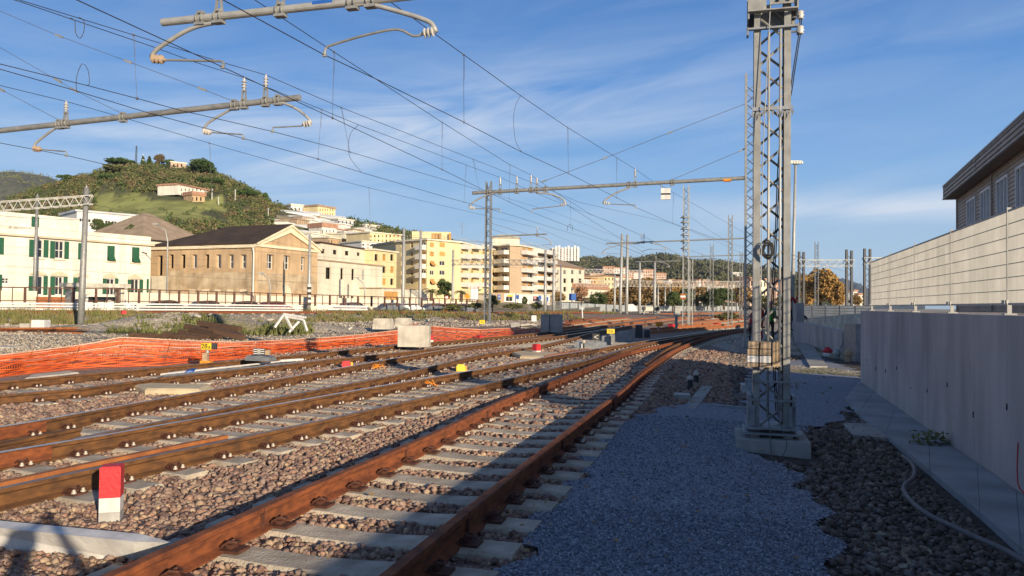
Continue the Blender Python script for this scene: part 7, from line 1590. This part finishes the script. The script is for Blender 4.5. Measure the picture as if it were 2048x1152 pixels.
# timber covers and the big white one in the corner
def trough_cover(name, label, pts_top, z, th, m, drop=.0, cat='trough cover'):
    q = [G(x, y, z) for x, y in pts_top]; c = sum(q, Vector()) / len(q); t = thing(name, label, cat, (c.x, c.y, z - th)); mb = MB(); inner = [c + (p - c) * .90 for p in q]; n = len(q)
    V = [p - Vector((0, 0, th)) for p in q] + [p - Vector((0, 0, .035)) for p in q] + inner; F = [tuple(range(n))[::-1], tuple(range(2 * n, 3 * n))]
    for i in range(n): j = (i + 1) % n; F += [(i, j, n + j, n + i), (n + i, n + j, 2 * n + j, 2 * n + i)]
    mb.add(V, F); mb.build('lid', m, t); return t
t = thing('trough_cover', 'large white painted trough lid in the lower left corner, pointed at the rusty rail', 'trough cover', tuple(G(100, 1070, .1)))
a, b, c, d, e, f = G(-160, 1026, .31), G(285, 1068, .31), G(346, 1086, .29), G(268, 1083, .31), G(-160, 1040, .31), G(268, 1123, .13)
g_ = G(-160, 1086, .13); bk = (a - e) * .4; dn = Vector((0, 0, -.2)); mb = MB()
mb.add([a, b, c, d, e, f, g_, a + bk + dn, b + bk + dn, c + dn, f + Vector((0, 0, -.06)), g_ + Vector((0, 0, -.06))], [(0, 4, 3, 1), (1, 3, 2), (4, 6, 5, 3), (3, 5, 2), (0, 1, 8, 7), (1, 2, 9, 8), (2, 5, 10, 9), (6, 11, 10, 5)]); mb.build('lid', 'white_paint', t)
for q in ((60, 1062), (180, 1074), (270, 1086)): a = G(*q, .2); keep_free((a.x, a.y), (.97, .2), .40, .07)
trough_cover('trough_cover', 'cream trough cover between the rails left of the yellow number plate', [(268, 769), (300, 765), (425, 769), (402, 778), (290, 777)], .28, .13, 'cream_board')
trough_cover('trough_cover', 'cream trough cover under the bright red marker post', [(1022, 704), (1050, 699.5), (1130, 706), (1100, 713), (1040, 711)], .27, .14, 'cream_board')
trough_cover('trough_cover', 'pale flat slab between the mesh fence and the farthest rail, left part', [(46, 757), (62, 748), (140, 741), (160, 744), (90, 752)], .16, .05, 'concrete_pale')
# number plate 28a and its device
t, p = sign('number_plate', 'small yellow plate reading 28a on a grey post in front of the orange mesh', 413, 692.5, 19.6, .255, .165, 'yellow_paint', 722); text('28', (p.x - .04, p.y - .04, p.z), .17, (R(90), 0, 0), 'black_paint', t); text('a', (p.x + .085, p.y - .04, p.z - .012), .13, (R(90), 0, 0), 'black_paint', t)
mb = MB(); mb.box((p.x + .19, p.y + .02, p.z), (.14, .05, .16)); mb.build('dark_flap', 'steel_dark', t); mb = MB(); q = P(411, 714, 19.6); mb.box((q.x, q.y, q.z), (.12, .1, .20)); mb.build('switch_box', 'block_tan', t); mb = MB(); q = P(413, 724, 19.6); mb.box((q.x, q.y, q.z), (.26, .2, .07)); mb.build('base', 'orange_paint', t)
b = P(515, 722, 19.5); t = thing('point_machine', 'low grey point machine with a black and white striped plate and a cream box', 'point machine', tuple(b), -.25); B = mtx(t)
mb = MB(); mb.prism([B @ Vector((x, 0, z)) for x, z in ((-.36, 0), (.32, 0), (.32, .08), (.1, .15), (-.30, .13), (-.36, .08))], tuple(B.to_3x3() @ Vector((0, .35, 0)))); mb.build('casing', 'galv_dark', t)
p = P(518.5, 703, 19.4); mb = MB(); mb.box(tuple(p), (.28, .04, .16), 0)
for s in (-1, 1):
    for k in range(3): mb.box((p.x + s * .09, p.y - .022, p.z - .05 + .05 * k), (.09, .006, .022), 1)
    mb.box((p.x + s * .022, p.y - .022, p.z), (.022, .006, .14), 1)
mb.build('striped_plate', ['black_paint', 'white_paint'], t); p = P(535, 705, 19.5); mb = MB(); mb.box(tuple(p), (.13, .13, .12)); mb.build('cream_box', 'block_tan', t)
t, p = sign('number_plate', 'shaded amber number plate on a post right of the middle rails', 1221.5, 662.5, 33.5, .33, .2, 'yellow_paint', 690); text('22b', (p.x, p.y - .036, p.z), .15, (R(90), 0, 0), 'black_paint', t)
t, p = sign('number_plate', 'tiny yellow plate at the foot of the lone dark mast', 964.5, 644, 60, .42, .3, 'yellow_paint', 655); text('15', (p.x, p.y - .036, p.z), .2, (R(90), 0, 0), 'black_paint', t)
t, p = sign('direction_plate', 'small black plate with a white arrow in the shade left of the amber plate', 1192, 674, 33, .30, .28, 'black_paint', 690)
mb = MB(); 
for s in (-1, 1): mb.beam((p.x - .09, p.y - .035, p.z), (p.x + .09, p.y - .035, p.z + s * .08), .012, .022)
mb.build('arrow_mark', 'white_paint', t)
for x0, x1, y0, y1, Y, m_, l in [(1203, 1222, 672, 686, 33, 'galv_dark', 'grey shaded cabinet below the amber number plate'), (1222, 1229, 669, 684, 32.6, 'galv', 'slim light grey box beside the amber number plate post'), (1234, 1262, 663, 678, 36, 'galv_dark', 'long shaded grey cabinet right of the amber number plate'), (1270, 1285, 650, 672, 37, 'steel_dark', 'tall black box standing in the shade between the tracks'), (1288, 1300, 660, 672, 39, 'steel_dark', 'low dark device right of the tall black box'), (1347, 1382, 790, 806, 14.2, 'galv', 'grey lidded box on a foot beside the two capped bollards'), (1148, 1214, 684, 691, 31, 'galv_dark', 'flat grey trough in the shade under the black arrow plate'), (1470, 1483, 552 + 130, 694, 30, 'galv', 'small pale device in the shade left of the tall mast foot'), (1484, 1496, 770, 778, 16, 'galv_light', 'small white lid lying left of the nearest mast'), (1100, 1118, 640, 643, 60, 'white_paint', 'white strip behind the grey concrete blocks')]:
    boxpx('equipment_box', l, 'equipment box', x0, x1, y0, y1, Y, .4, m_, -.2, .08)
b = P(1317, 662, 46); t = thing('trackside_signal', 'short amber-brown trackside signal at the edge of the shade', 'signal', tuple(b)); mb = MB(); mb.tube([b, b + Vector((0, 0, .5))], .05, 6); mb.build('post', 'galv_dark', t); mb = MB(); c = P(1318, 648, 46); mb.box(tuple(c), (.40, .2, .26)); mb.lathe(c + Vector((.0, -.1, .0)), [(.08, 0), (.08, .1)], 10, axis=(0, -1, 0)); mb.build('head', 'orange_paint', t)
b = P(1352.5, 660, 55); t = thing('signal_cabinet', 'grey cabinet on a thick blue-grey post before the paired lattice masts', 'signal cabinet', tuple(b)); mb = MB(); mb.tube([b, P(1352.5, 630, 55)], .10, 8); mb.build('post', 'galv_dark', t); c = P(1354, 623, 55); mb = MB(); mb.box(tuple(c), (.42, .35, .62)); mb.box((c.x, c.y - .02, c.z + .33), (.5, .45, .05)); mb.build('cabinet', 'galv', t)
b = P(1165, 636, 90); t = thing('sign_post', 'small grey sign on a white post in the far bank', 'sign post', tuple(b)); mb = MB(); mb.tube([b, P(1164, 616, 90)], .08, 8); mb.build('post', 'white_paint', t); c = P(1163.5, 615, 90); mb = MB(); mb.box(tuple(c), (.6, .08, .45)); mb.build('panel', 'sheet_grey', t)
b = P(1300, 630, 128); t = thing('buffer_stop', 'cream buffer stop beam with two round black buffers on grey legs', 'buffer stop', tuple(b)); mb = MB(); c = P(1301, 618, 128); mb.box(tuple(c), (2.6, .25, .55)); mb.build('beam', 'fence_panel', t)
for s in (-1, 1):
    mb = MB(); mb.lathe(c + Vector((s * 1.2, -.1, .1)), [(.2, 0), (.36, .25), (.36, .4), (.1, .42)], 14, axis=(0, -1, 0)); mb.build('buffer', 'black_paint', t)
    mb = MB(); mb.beam((c.x + s * 1.1, b.y, b.z - .2), (c.x + s * 1.0, c.y, c.z - .2), .16, .16); mb.beam((c.x + s * 1.5, b.y + .8, b.z - .2), (c.x + s * 1.0, c.y, c.z), .12, .12); mb.beam((c.x + s * 1.6, b.y, b.z + .45), (c.x + s * .3, b.y, b.z + .45), .12, .15); mb.build('leg', 'galv', t)
# capped bollards
for px, pb, pt, l in ((1380, 782, 750, 'nearer one of the two small dark bollards with pale domed caps by the gravel'), (1392, 768, 742, 'farther one of the two small dark bollards with pale domed caps by the gravel')):
    b = G(px, pb, .11); h = P(px, pt, b.y).z - b.z; t = thing('capped_bollard', l, 'bollard', tuple(b), 0, 'two capped bollards'); mb = MB(); mb.lathe(b, [(.055, 0), (.055, h - .09)], 12); mb.build('tube', 'steel_dark', t); mb = MB(); mb.lathe(b + Vector((0, 0, h - .09)), [(.07, 0), (.068, .03), (.045, .065), (.02, .08), (.012, .10), (.001, .105)], 12); mb.build('cap', 'bolt_white', t)
b = G(1167, 700, .13); t = thing('capped_bollard', 'small post with a white ball cap where the shade begins', 'bollard', tuple(b)); mb = MB(); mb.lathe(b, [(.04, 0), (.04, .28)], 8); mb.build('tube', 'steel_dark', t); mb = MB(); mb.ball(b + Vector((0, 0, .32)), .075); mb.build('cap', 'bolt_white', t)
boxpx('equipment_box', 'small white box left of the ball capped post', 'equipment box', 1159, 1167, 684, 694, 30, .2, 'white_paint', 0)
# point rods between the two farthest brown rails
t = thing('point_rods', 'bundle of white and grey point rods lying between the two farthest brown rails', 'point rods', tuple(G(400, 745, .26)))
for a, b, r_, m_ in (((322, 749), (560, 723), .022, 'white_paint'), ((330, 752), (600, 725), .03, 'galv_dark'), ((336, 746), (470, 732), .02, 'galv_light'), ((460, 738), (640, 721), .018, 'galv_dark'), ((560, 722), (606, 719), .035, 'white_paint')):
    mb = MB(); mb.tube([G(*a, .27), G(*b, .27)], r_, 7); mb.build('rod', m_, t)
p = G(380, 747, .28); mb = MB(); mb.add([p + Vector(v) for v in ((-.15, 0, 0), (-.02, -.03, .07), (.14, .02, .12), (.05, .08, .03), (-.06, .05, .09))], [(0, 1, 4), (1, 2, 4), (2, 3, 4), (3, 0, 4)]); tag(mb.build('blue_rag', 'sign_blue'), 'scrap of blue cloth lying on the point rods', 'rag')
for l, px, py, z in (('yellow and red cable ends lying by the amber housing rail', 848, 773, .17), ('orange cable ends lying beside the red housing rail', 757, 739, .17)):
    p = G(px, py, z); mb = MB()
    for k in range(9): a = Vector((rnd.uniform(-.25, .25), rnd.uniform(-.1, .1), .02)); mb.tube(spline([p + a, p + a * .5 + Vector((rnd.uniform(-.1, .1), 0, rnd.uniform(.05, .13))), p + Vector((rnd.uniform(-.3, .3), rnd.uniform(-.1, .1), .02))], .06), .008, 5)
    tag(mb.build('cable_tangle', 'orange_paint'), l, 'cable')
# shadows' neighbours: valves and lamps at the dark wall end
b = P(1655, 716, 30); t = thing('striped_hydrant', 'red and white striped object on the ground in front of the shaded low wall', 'hydrant', tuple(b)); mb = MB(); mb.lathe(b, [(.16, 0), (.18, .12), (.15, .2)], 10); mb.build('striped_foot', 'white_paint', t); mb = MB(); mb.lathe(b + Vector((0, 0, .2)), [(.15, 0), (.2, .06), (.12, .18), (.03, .24)], 10); mb.build('red_top', 'red_paint', t)
b = P(1674, 722, 29); t = thing('globe_valve', 'white globe topped valve in front of the shaded low wall', 'valve', tuple(b)); mb = MB(); mb.ball(b + Vector((0, 0, .3)), .15); mb.build('globe', 'galv_light', t); mb = MB(); mb.lathe(b, [(.14, 0), (.10, .08), (.08, .2)], 8); mb.build('foot', 'galv', t); mb = MB(); mb.tube([b + Vector((.1, 0, .4)), b + Vector((.45, .2, 1.1))], .02, 6); mb.build('lever', 'galv_dark', t)
b = P(1696, 728, 27); t = thing('tan_hydrant', 'tan hydrant standing at the foot of the shaded wall corner', 'hydrant', tuple(b)); mb = MB(); mb.lathe(b, [(.16, 0), (.12, .06), (.12, .3), (.17, .32), (.15, .42), (.05, .5)], 10); mb.build('body', 'block_tan', t)
b = P(1698, 722, 28.6); mb = MB(); mb.tube([b, P(1698, 665, 28.6)], .04, 8); tag(mb.build('grey_pipe', 'galv_light'), 'upright pale pipe at the corner of the shaded low wall', 'pipe')
t = thing('concrete_rings', 'row of small concrete rings lying in the shade left of the tall mast', 'concrete rings', tuple(P(1466, 686, 32)))
for px in (1459, 1470, 1478): c = P(px, 682, 32); mb = MB(); mb.tube([c + Vector((math.cos(a) * .09, 0, math.sin(a) * .11)) for a in np.linspace(0, 6.28, 14)], .035, 6); mb.build('ring', 'concrete', t)
mb = MB(); c = P(1600, 640, 44); mb.tube(spline([c + Vector((math.cos(a) * .35 * (1 + .3 * math.sin(a * .7)), 0, abs(math.sin(a)) * .3)) for a in np.linspace(0, 16, 26)], .1), .03, 6); tag(mb.build('hose_coil', 'cable_black'), 'black hose curls hanging over the low wall below the dark pillar', 'hose')
# timber pile
t = thing('timber_pile', 'pile of dark old timber sleepers behind the orange mesh fence', 'timber pile', tuple(P(430, 676, 37)))
for x0, y0, x1, y1, Y0, Y1, w_ in [(398, 646, 480, 658, 37, 36, .28), (372, 653, 450, 668, 36.5, 35.4, .26), (260, 670, 360, 674, 35, 35, .28), (360, 664, 420, 676, 36, 35, .26), (384, 660, 440, 676, 35.6, 34.8, .26), (420, 656, 484, 672, 35.8, 35, .26), (430, 664, 488, 675, 35.2, 34.6, .26), (405, 652, 470, 660, 37.4, 36.2, .26), (330, 668, 400, 677, 35, 34.6, .24)]:
    mb = MB(); mb.beam(P(x0, y0, Y0), P(x1, y1, Y1), w_, .22); mb.build('sleeper', 'timber', t)
t = thing('rail_pile', 'stack of rusty rails lying on the ground at the left edge', 'rail pile', tuple(P(60, 668, 41)))
for k, (dy, dY) in enumerate(((0, 0), (3.6, -.5), (7.2, -1.0), (10, -1.3))): mb = MB(); mb.beam(P(-90, 658 + dy, 41 + dY), P(188 - k * 8, 656.5 + dy, 41 + dY), .14, .12); mb.build('rail', ['rail_orange', 'rail_rust', 'timber', 'rail_orange'][k], t)
# white trestle
t = thing('white_trestle', 'white tubular A-frame trestle lying in the weeds behind the mesh fence', 'trestle', tuple(P(582, 660, 39)))
for a, b in (((568, 628), (549, 655)), ((568, 627), (585, 660)), ((570, 628), (612, 635)), ((606, 634), (578, 664)), ((605, 634), (614, 662)), ((568, 632), (606, 639))):
    mb = MB(); mb.beam(P(*a, 39), P(*b, 38.6), .095, .095); mb.build('bar', 'white_paint', t)
# orange mesh fence as real netting
def net(label, top, bot, Y0, Y1, seed, ROWS=15):
    t = thing('mesh_fence', label, 'mesh fence', tuple(P(bot[0][0], bot[0][1], Y0))); r = random.Random(seed)
    x0, x1 = top[0][0], top[-1][0]; A, B = G(bot[0][0], bot[0][1], .12), G(bot[-1][0], bot[-1][1], .12); L = (B - A).length
    n = int(L / .07); rows = ROWS; k = (B - A).normalized(); nn = Vector((k.y, -k.x, 0)); tx = [a for a, _ in top]; ty = [b for _, b in top]; grid = []
    bx = [a for a, _ in bot]; by = [b for _, b in bot]
    for i in range(n + 1):
        s_ = i / n; px = x0 + (x1 - x0) * s_; 
        base = G(px, float(np.interp(px, bx, by)), .12); zt_ = P(px, float(np.interp(px, tx, ty)), base.y + .5).z; top_ = Vector((base.x + .0, base.y + .5, zt_)); col = []
        for j in range(rows + 1):
            v = j / rows; sag = .045 * math.sin(i * .13 + j * .9) + .03 * math.sin(i * .041 + j * 2.1) + r.uniform(-.006, .006) ; p = base.lerp(top_, v) + nn * (sag + .05 * math.sin(v * 3.1) * math.sin(i * .05)); p.z += (.03 * math.sin(i * .09 + j * 1.7) + .02 * math.sin(i * .31 + j * 2.9)) * min(1, (1 - v) * 1.8) * min(1, v * 4); col.append(p)
        grid.append(col)
    V = []; F = []
    for i in range(n + 1):
        for j in range(rows + 1):
            p = grid[i][j]; V += [p + Vector((0, 0, -.0095)), p + Vector((0, 0, .0095)), p - k * .006, p + k * .006]
    idx = lambda i, j: (i * (rows + 1) + j) * 4
    for i in range(n):
        for j in range(rows + 1): a, b = idx(i, j), idx(i + 1, j); F.append((a, b, b + 1, a + 1))
    for i in range(n + 1):
        for j in range(rows): a, b = idx(i, j), idx(i, j + 1); F.append((a + 2, a + 3, b + 3, b + 2))
    o = np_mesh('netting', [tuple(mtx(t).inverted() @ v) for v in V], F, 'orange_net', parent=t)
    inv = mtx(t); mb = MB()
    for j, m_ in ((rows, .014), (rows - 4, .010)):
        mb.tube([grid[i][j] for i in range(0, n + 1, 2)], m_, 5)
    mb.build('border_cord', 'net_faded', t)
    for i in range(0, n + 1, max(8, n // 9)): mb = MB(); mb.tube([grid[i][0] + Vector((0, .06, -.1)), grid[i][rows] + Vector((0, .06, .04))], .012, 6); mb.build('stake', 'rail_rust', t)
    V = []; F = []                              # the slack of a second, crumpled layer lying behind
    return t
net('left stretch of orange plastic mesh fence, from the left edge to the pale concrete block', [(-60, 712), (0, 706), (56, 700), (166, 685), (221, 675), (260, 676), (340, 680.5), (450, 684), (560, 680), (640, 675), (720, 669), (793, 660), (815, 648), (830, 646)], [(-60, 762), (0, 756), (30, 752), (130, 741), (320, 733), (450, 722), (560, 709), (640, 701), (720, 694), (800, 688), (830, 690)], 17, 28, 1)
net('left stretch second layer of crumpled orange mesh behind the first', [(-60, 716), (56, 704), (166, 690), (221, 682), (340, 688), (450, 690), (640, 682), (793, 668)], [(-60, 755), (56, 745), (166, 733), (340, 726), (450, 716), (640, 696), (793, 684)], 17, 28, 5)
net('right stretch of orange plastic mesh fence, from the pale concrete block to the grey blocks', [(861, 652), (890, 655), (960, 659), (1020, 656), (1062, 650), (1084, 661)], [(861, 685), (900, 682), (960, 679), (1020, 671), (1062, 665), (1084, 664)], 28, 40, 2)
net('short stretch of orange mesh fence right of the grey concrete blocks', [(1122, 647), (1140, 648), (1150, 652)], [(1122, 658), (1140, 657), (1150, 656)], 45, 50, 3)
# mound, rubble, weeds and dry grass
def mound(px, py, Y, rx, ry, h, m, name='mound'):
    c = P(px, py, Y); V = []; F = []; n = 26; r = np.random.RandomState(int(px)); zb_ = gh(c.x, c.y)
    for j in range(9):
        for i in range(n):
            a = 2 * math.pi * i / n; q = j / 8; w = 1 + .18 * math.sin(3 * a + px) + .1 * math.sin(7 * a); V.append((c.x + math.cos(a) * rx * q * w, c.y + math.sin(a) * ry * q * w, zb_ - .05 + h * (1 - q * q) ** 1.0 * (1 + .15 * math.sin(a * 5 + j)) * (1 if j else 1)))
    for j in range(8):
        for i in range(n): a = j * n + i; b = j * n + (i + 1) % n; F.append((a, a + n, b + n, b))
    o = np_mesh(name, V, F, m, smooth=True); tag(o, kind='structure')
mound(360, 650, 44, 6.5, 3, 1.0, 'yard'); mound(560, 655, 46, 6, 2.5, .5, 'yard'); mound(200, 660, 42, 3.5, 2, .45, 'yard')
def rubble():
    r = np.random.RandomState(33); n = 9000; px = r.uniform(-100, 1120, n); s = r.uniform(-22, -1, n); pts = []; 
    for a, b in zip(px, s): q = online(a, b); pts.append((q.x, q.y))
    pts = np.array(pts); z = ground_h(pts[:, 0], pts[:, 1]); scatter('rubble', np.stack([pts[:, 0], pts[:, 1], z], 1), r.uniform(.03, .09, n) * (1 + (r.rand(n) < .03) * 2), 'rubble_stone', 31)
    r = np.random.RandomState(12); n = 9000; px = r.uniform(-80, 780, n); py = r.uniform(660, 712, n); q = [G(a, b, .12) for a, b in zip(px, py)]; q = np.array([(v.x, v.y, .12) for v in q]); q[:, 2] = ground_h(q[:, 0], q[:, 1]); scatter('yard_stones', q, r.uniform(.018, .06, n), 'rubble_stone', 41)
    p = [P(x, y, 43) for x, y in [(395, 632), (390, 640), (330, 645), (445, 655), (540, 640), (285, 655), (310, 660), (228, 660), (680, 648), (690, 652), (350, 635), (420, 628), (700, 657), (240, 665), (245, 652)]]; r = np.random.RandomState(4)
    scatter('broken_slabs', np.array([(q.x, q.y, q.z) for q in p]), r.uniform(.12, .3, len(p)), 'concrete_pale', 35, flat=.35)
rubble()
def tufts(name, pts, m, h, n=14, w=.03, seed=1):
    r = random.Random(seed); V = []; F = []
    for x, y, z, sc in pts:
        for k in range(n):
            a = r.uniform(0, 6.28); l = h * sc * r.uniform(.5, 1.2); b = Vector((x + r.uniform(-.2, .2) * sc, y + r.uniform(-.2, .2) * sc, z)); t_ = b + Vector((math.cos(a) * l * .45, math.sin(a) * l * .45, l)); s = Vector((-math.sin(a), math.cos(a), 0)) * w * sc; i = len(V)
            V += [b - s, b + s, t_]; F.append((i, i + 1, i + 2))
    o = np_mesh(name, [tuple(v) for v in V], F, m); tag(o, kind='stuff')
r = random.Random(5); pts = []
for k in range(2600):
    px = r.uniform(-60, 1250); s = r.uniform(-6, 0.2) if r.random() < .6 else r.uniform(3, 7); q = online(px, s)
    if math.sin(q.x * .3) + math.sin(q.y * .23 + 1) < -.2: continue
    pts.append((q.x, q.y, gh(q.x, q.y), r.uniform(.6, 1.5)))
tufts('bank_grass', pts, 'grass', .35, 12, .035)
pts = []
for k in range(520): 
    px = r.uniform(215, 620); py = r.gauss(645, 9); q = P(px, py, r.uniform(40, 48)); pts.append((q.x, q.y, gh(q.x, q.y) + (1.0 if 280 < px < 450 else .3) * max(0, 1 - ((q.y - 44) / 3) ** 2) * .7, r.uniform(.6, 1.6)))
tufts('weeds', pts, 'weed', .28, 16, .05, 3)
for l, x0, x1, yb_, yt_, lf in [('low brown scrub at the foot of the fence under the palms', 880, 930, 622, 608, 'leaf_olive'), ('low brown scrub left of the lone dark mast', 935, 965, 620, 606, 'leaf_olive'), ('olive scrub in front of the shop row', 1005, 1045, 620, 607, 'leaf_olive'), ('grey-green scrub right of the small dark shrub', 1060, 1085, 620, 605, 'leaf_olive'), ('brown scrub on the far right bank left of the tall mast', 1428, 1480, 640, 625, 'leaf_olive')]:
    tree_px('scrub_bush', l, (x0 + x1) / 2, yb_, yt_, 95, x1 - x0, kind='bush', leaf=lf, n=900, size=.7, cat='bush')
# small litter and fallen leaves on the gravel and along the strip
r = random.Random(17)
pts = []
for k in range(70):
    q = G(r.uniform(1000, 1700), r.uniform(830, 1150), .03) if k < 40 else G(r.uniform(300, 1100), r.uniform(850, 1140), .15); pts.append((q.x, q.y, gh(q.x, q.y) + (.045 if k < 40 else .06)))
V = []; F = []
for x, y, z in pts:
    a = r.uniform(0, 6.28); l = r.uniform(.015, .035); u = Vector((math.cos(a) * l, math.sin(a) * l, r.uniform(-.006, .006))); v = Vector((-math.sin(a) * l * .6, math.cos(a) * l * .6, r.uniform(0, .008))); p = Vector((x, y, z)); i = len(V); V += [p - u, p + v, p + u, p - v]; F.append((i, i + 1, i + 2, i + 3))
tag(np_mesh('fallen_leaves', [tuple(v) for v in V], F, 'leaf_autumn'), kind='stuff')
# ------------------------------------------------------------------ people
def person(label, loc, heading, arms, H=1.76, legs='stand', mats=('cloth_dark', 'vest_green', 'cloth_dark', 'skin'), helmet=None, lean=0.0):
    """arms: per side (elbow, wrist) offsets from the shoulder in body axes (x right, y forward, z up)"""
    k = H / 1.76; t = thing('person', label, 'person', tuple(loc), heading)
    V = []; E = []; Rr = []
    def v(p, r, par=None): V.append(Vector(p) * k); Rr.append(r * k); i = len(V) - 1; (E.append((par, i)) if par is not None else None); return i
    pel = v((0, 0, .96), .125); ab = v((0, lean * .2, 1.10), .12, pel); ch = v((0, lean * .6, 1.30), .145, ab); up = v((0, lean, 1.43), .11, ch); nk = v((0, lean * 1.1, 1.50), .055, up); hd = v((0, lean * 1.2 + .01, 1.60), .085, nk); h2 = v((0, lean * 1.2 + .01, 1.70), .078, hd)
    v((0, lean * 1.2 + .10, 1.62), .016, hd)
    ft = {'stand': ((-.13, .02), (.13, -.03)), 'stride': ((-.12, .22), (.12, -.20))}[legs]
    for s, (fx, fy) in zip((-1, 1), ft):
        hp_ = v((s * .09, 0, .90), .10, pel); kn = v((s * .11, fy * .5 + .04, .50), .062, hp_); an = v((fx, fy, .10), .042, kn); v((fx + s * .02, fy + .17, .045), .038, an)
        sh = v((s * .19, lean, 1.42), .062, up); (ex, ey, ez), (wx, wy, wz) = arms[0 if s < 0 else 1]; el = v((s * .19 + ex, lean + ey, 1.42 + ez), .052, sh); wr = v((s * .19 + wx, lean + wy, 1.42 + wz), .03, el)
        d = (Vector((wx, wy, wz)) - Vector((ex, ey, ez))).normalized(); side = d.cross(Vector((0, 0, 1))); side = side.normalized() if side.length > .1 else Vector((0, 1, 0))
        pm = v(V[wr] / k + d * .07, .032, wr)
        for q, l in ((-.028, .07), (-.009, .085), (.010, .08), (.027, .06)): f1_ = v(V[pm] / k + d * .045 + side * q, .010, pm); v(V[pm] / k + d * (.045 + l * .7) + side * q + Vector((0, 0, -.02)), .008, f1_)
        v(V[wr] / k + d * .05 + side * .055 * s, .010, wr)
    me = bpy.data.meshes.new('body'); me.from_pydata([tuple(p) for p in V], E, []); o = bpy.data.objects.new('body', me); COL.objects.link(o)
    sk = o.modifiers.new('s', 'SKIN'); sk.use_smooth_shade = True
    for i, sv in enumerate(me.skin_vertices[0].data): sv.radius = (Rr[i], Rr[i] * (.78 if i in (1, 2, 3) else 1)); sv.use_root = (i == 0)
    o.modifiers.new('u', 'SUBSURF').levels = 2
    dg = bpy.context.evaluated_depsgraph_get(); dg.update(); nm = bpy.data.meshes.new_from_object(o.evaluated_get(dg)); bpy.data.objects.remove(o)
    nm.materials.clear()
    for m_ in mats: nm.materials.append(M[m_])
    for p in nm.polygons:
        c = p.center / k
        if c.z > 1.49: p.material_index = 3
        elif c.z > .93 and abs(c.x) < .20: p.material_index = 1
        elif c.z > .86 and (abs(c.x) >= .20 or c.y > .25): p.material_index = 2
        else: p.material_index = 0
        p.use_smooth = True
    b = bpy.data.objects.new('body', nm); COL.objects.link(b); b.parent = t; WM[b.name] = mtx(t)
    B = mtx(t); c = B @ (Vector((0, lean * 1.2 + .01, 1.70)) * k); mb = MB()
    if helmet: mb.lathe(c - Vector((0, 0, .02)), [(.125, 0), (.115, .03), (.10, .09), (.06, .13), (.01, .145)], 14); mb.build('helmet', helmet, t, smooth=True)
    else: mb.lathe(c - Vector((0, 0, .06)), [(.092, 0), (.098, .06), (.085, .11), (.045, .14), (.005, .15)], 14); mb.build('hair', 'cloth_dark', t, smooth=True)
    for s in (-1, 1): mb = MB(); mb.ball(B @ (Vector((s * .035, lean * 1.2 + .088, 1.645)) * k), .011); mb.build('eye', 'black_paint', t)
    return t
w1 = P(1541, 683, 35); person('worker in bright green vest and pinkish helmet, back turned, behind the nearest mast', w1, .1, (((-.06, .05, -.28), (-.02, .25, -.42)), ((.06, .05, -.28), (.0, .28, -.40))), 1.76, helmet='helmet_pink')
w2 = P(1520, 680, 37); person('worker in red clothes and red helmet seen between the legs of the nearest mast', w2, .5, (((-.05, .12, -.27), (-.05, .32, -.25)), ((.05, .02, -.29), (.04, .10, -.52))), 1.74, mats=('cloth_red', 'cloth_red', 'cloth_red', 'skin'), helmet='helmet_red')
w3 = P(1503, 684, 38); person('worker in red jacket and dark trousers bending behind the tall mast', w3, -.9, (((-.05, .15, -.25), (-.03, .35, -.40)), ((.05, .15, -.25), (.0, .38, -.36))), 1.70, mats=('cloth_dark', 'cloth_red', 'cloth_red', 'skin'), helmet='helmet_red', lean=.2)
q = P(1576, 662, 34); lad = thing('step_ladder', 'grey step ladder hidden behind the right leg of the nearest mast', 'ladder', tuple(P(1576, 690, 34))); mb = MB(); b = P(1576, 690, 34)
for s in (-.2, .2): mb.beam((b.x + s, b.y - .25, b.z), (b.x + s * .8, b.y, q.z), .05, .03); mb.beam((b.x + s, b.y + .35, b.z), (b.x + s * .8, b.y, q.z), .05, .03)
for k in range(4): mb.beam((b.x - .19, b.y - .2 + .05 * k, b.z + .12 + k * .16), (b.x + .19, b.y - .2 + .05 * k, b.z + .12 + k * .16), .08, .02)
mb.box((b.x, b.y, q.z - .015), (.4, .3, .03)); mb.build('frame', 'galv', lad)
person('worker in dark red jacket and red helmet leaning out right of the nearest mast', q, -.7, (((-.05, .15, -.2), (-.05, .35, .0)), ((.05, .15, -.2), (.0, .36, .02))), 1.78, mats=('cloth_dark', 'cloth_red', 'cloth_red', 'skin'), helmet='helmet_red', lean=.12)
# the photographer, whose shadow falls in the lower left corner
person('person in dark clothes holding both hands up in front of the face', Vector((.06, -.36, .13)), -.1, (((-.24, .10, .02), (.10, .25, .30)), ((.24, .10, .02), (-.10, .25, .30))), 1.70, mats=('cloth_dark', 'cloth_dark', 'cloth_dark', 'skin'))
# ------------------------------------------------------------------ the air: far things fade to blue
def haze():
    m = bpy.data.materials.new('haze_air'); m.use_nodes = True; n = m.node_tree; n.nodes.clear()
    o = n.nodes.new('ShaderNodeOutputMaterial'); v = n.nodes.new('ShaderNodeVolumePrincipled'); v.inputs['Color'].default_value = (0.55, 0.74, 1.0, 1); v.inputs['Density'].default_value = 0.00008; v.inputs['Anisotropy'].default_value = 0.2
    n.links.new(v.outputs[0], o.inputs['Volume']); M['haze_air'] = m
    mb = MB(); mb.frame((0, 3600, 96), (9500, 0, 0), (0, 5600, 0), (0, 0, 100)); tag(mb.build('haze', 'haze_air'), kind='stuff')
haze()
keep_free((3.3, 9.6), (1, 0), .5, .5)
lay_stones()
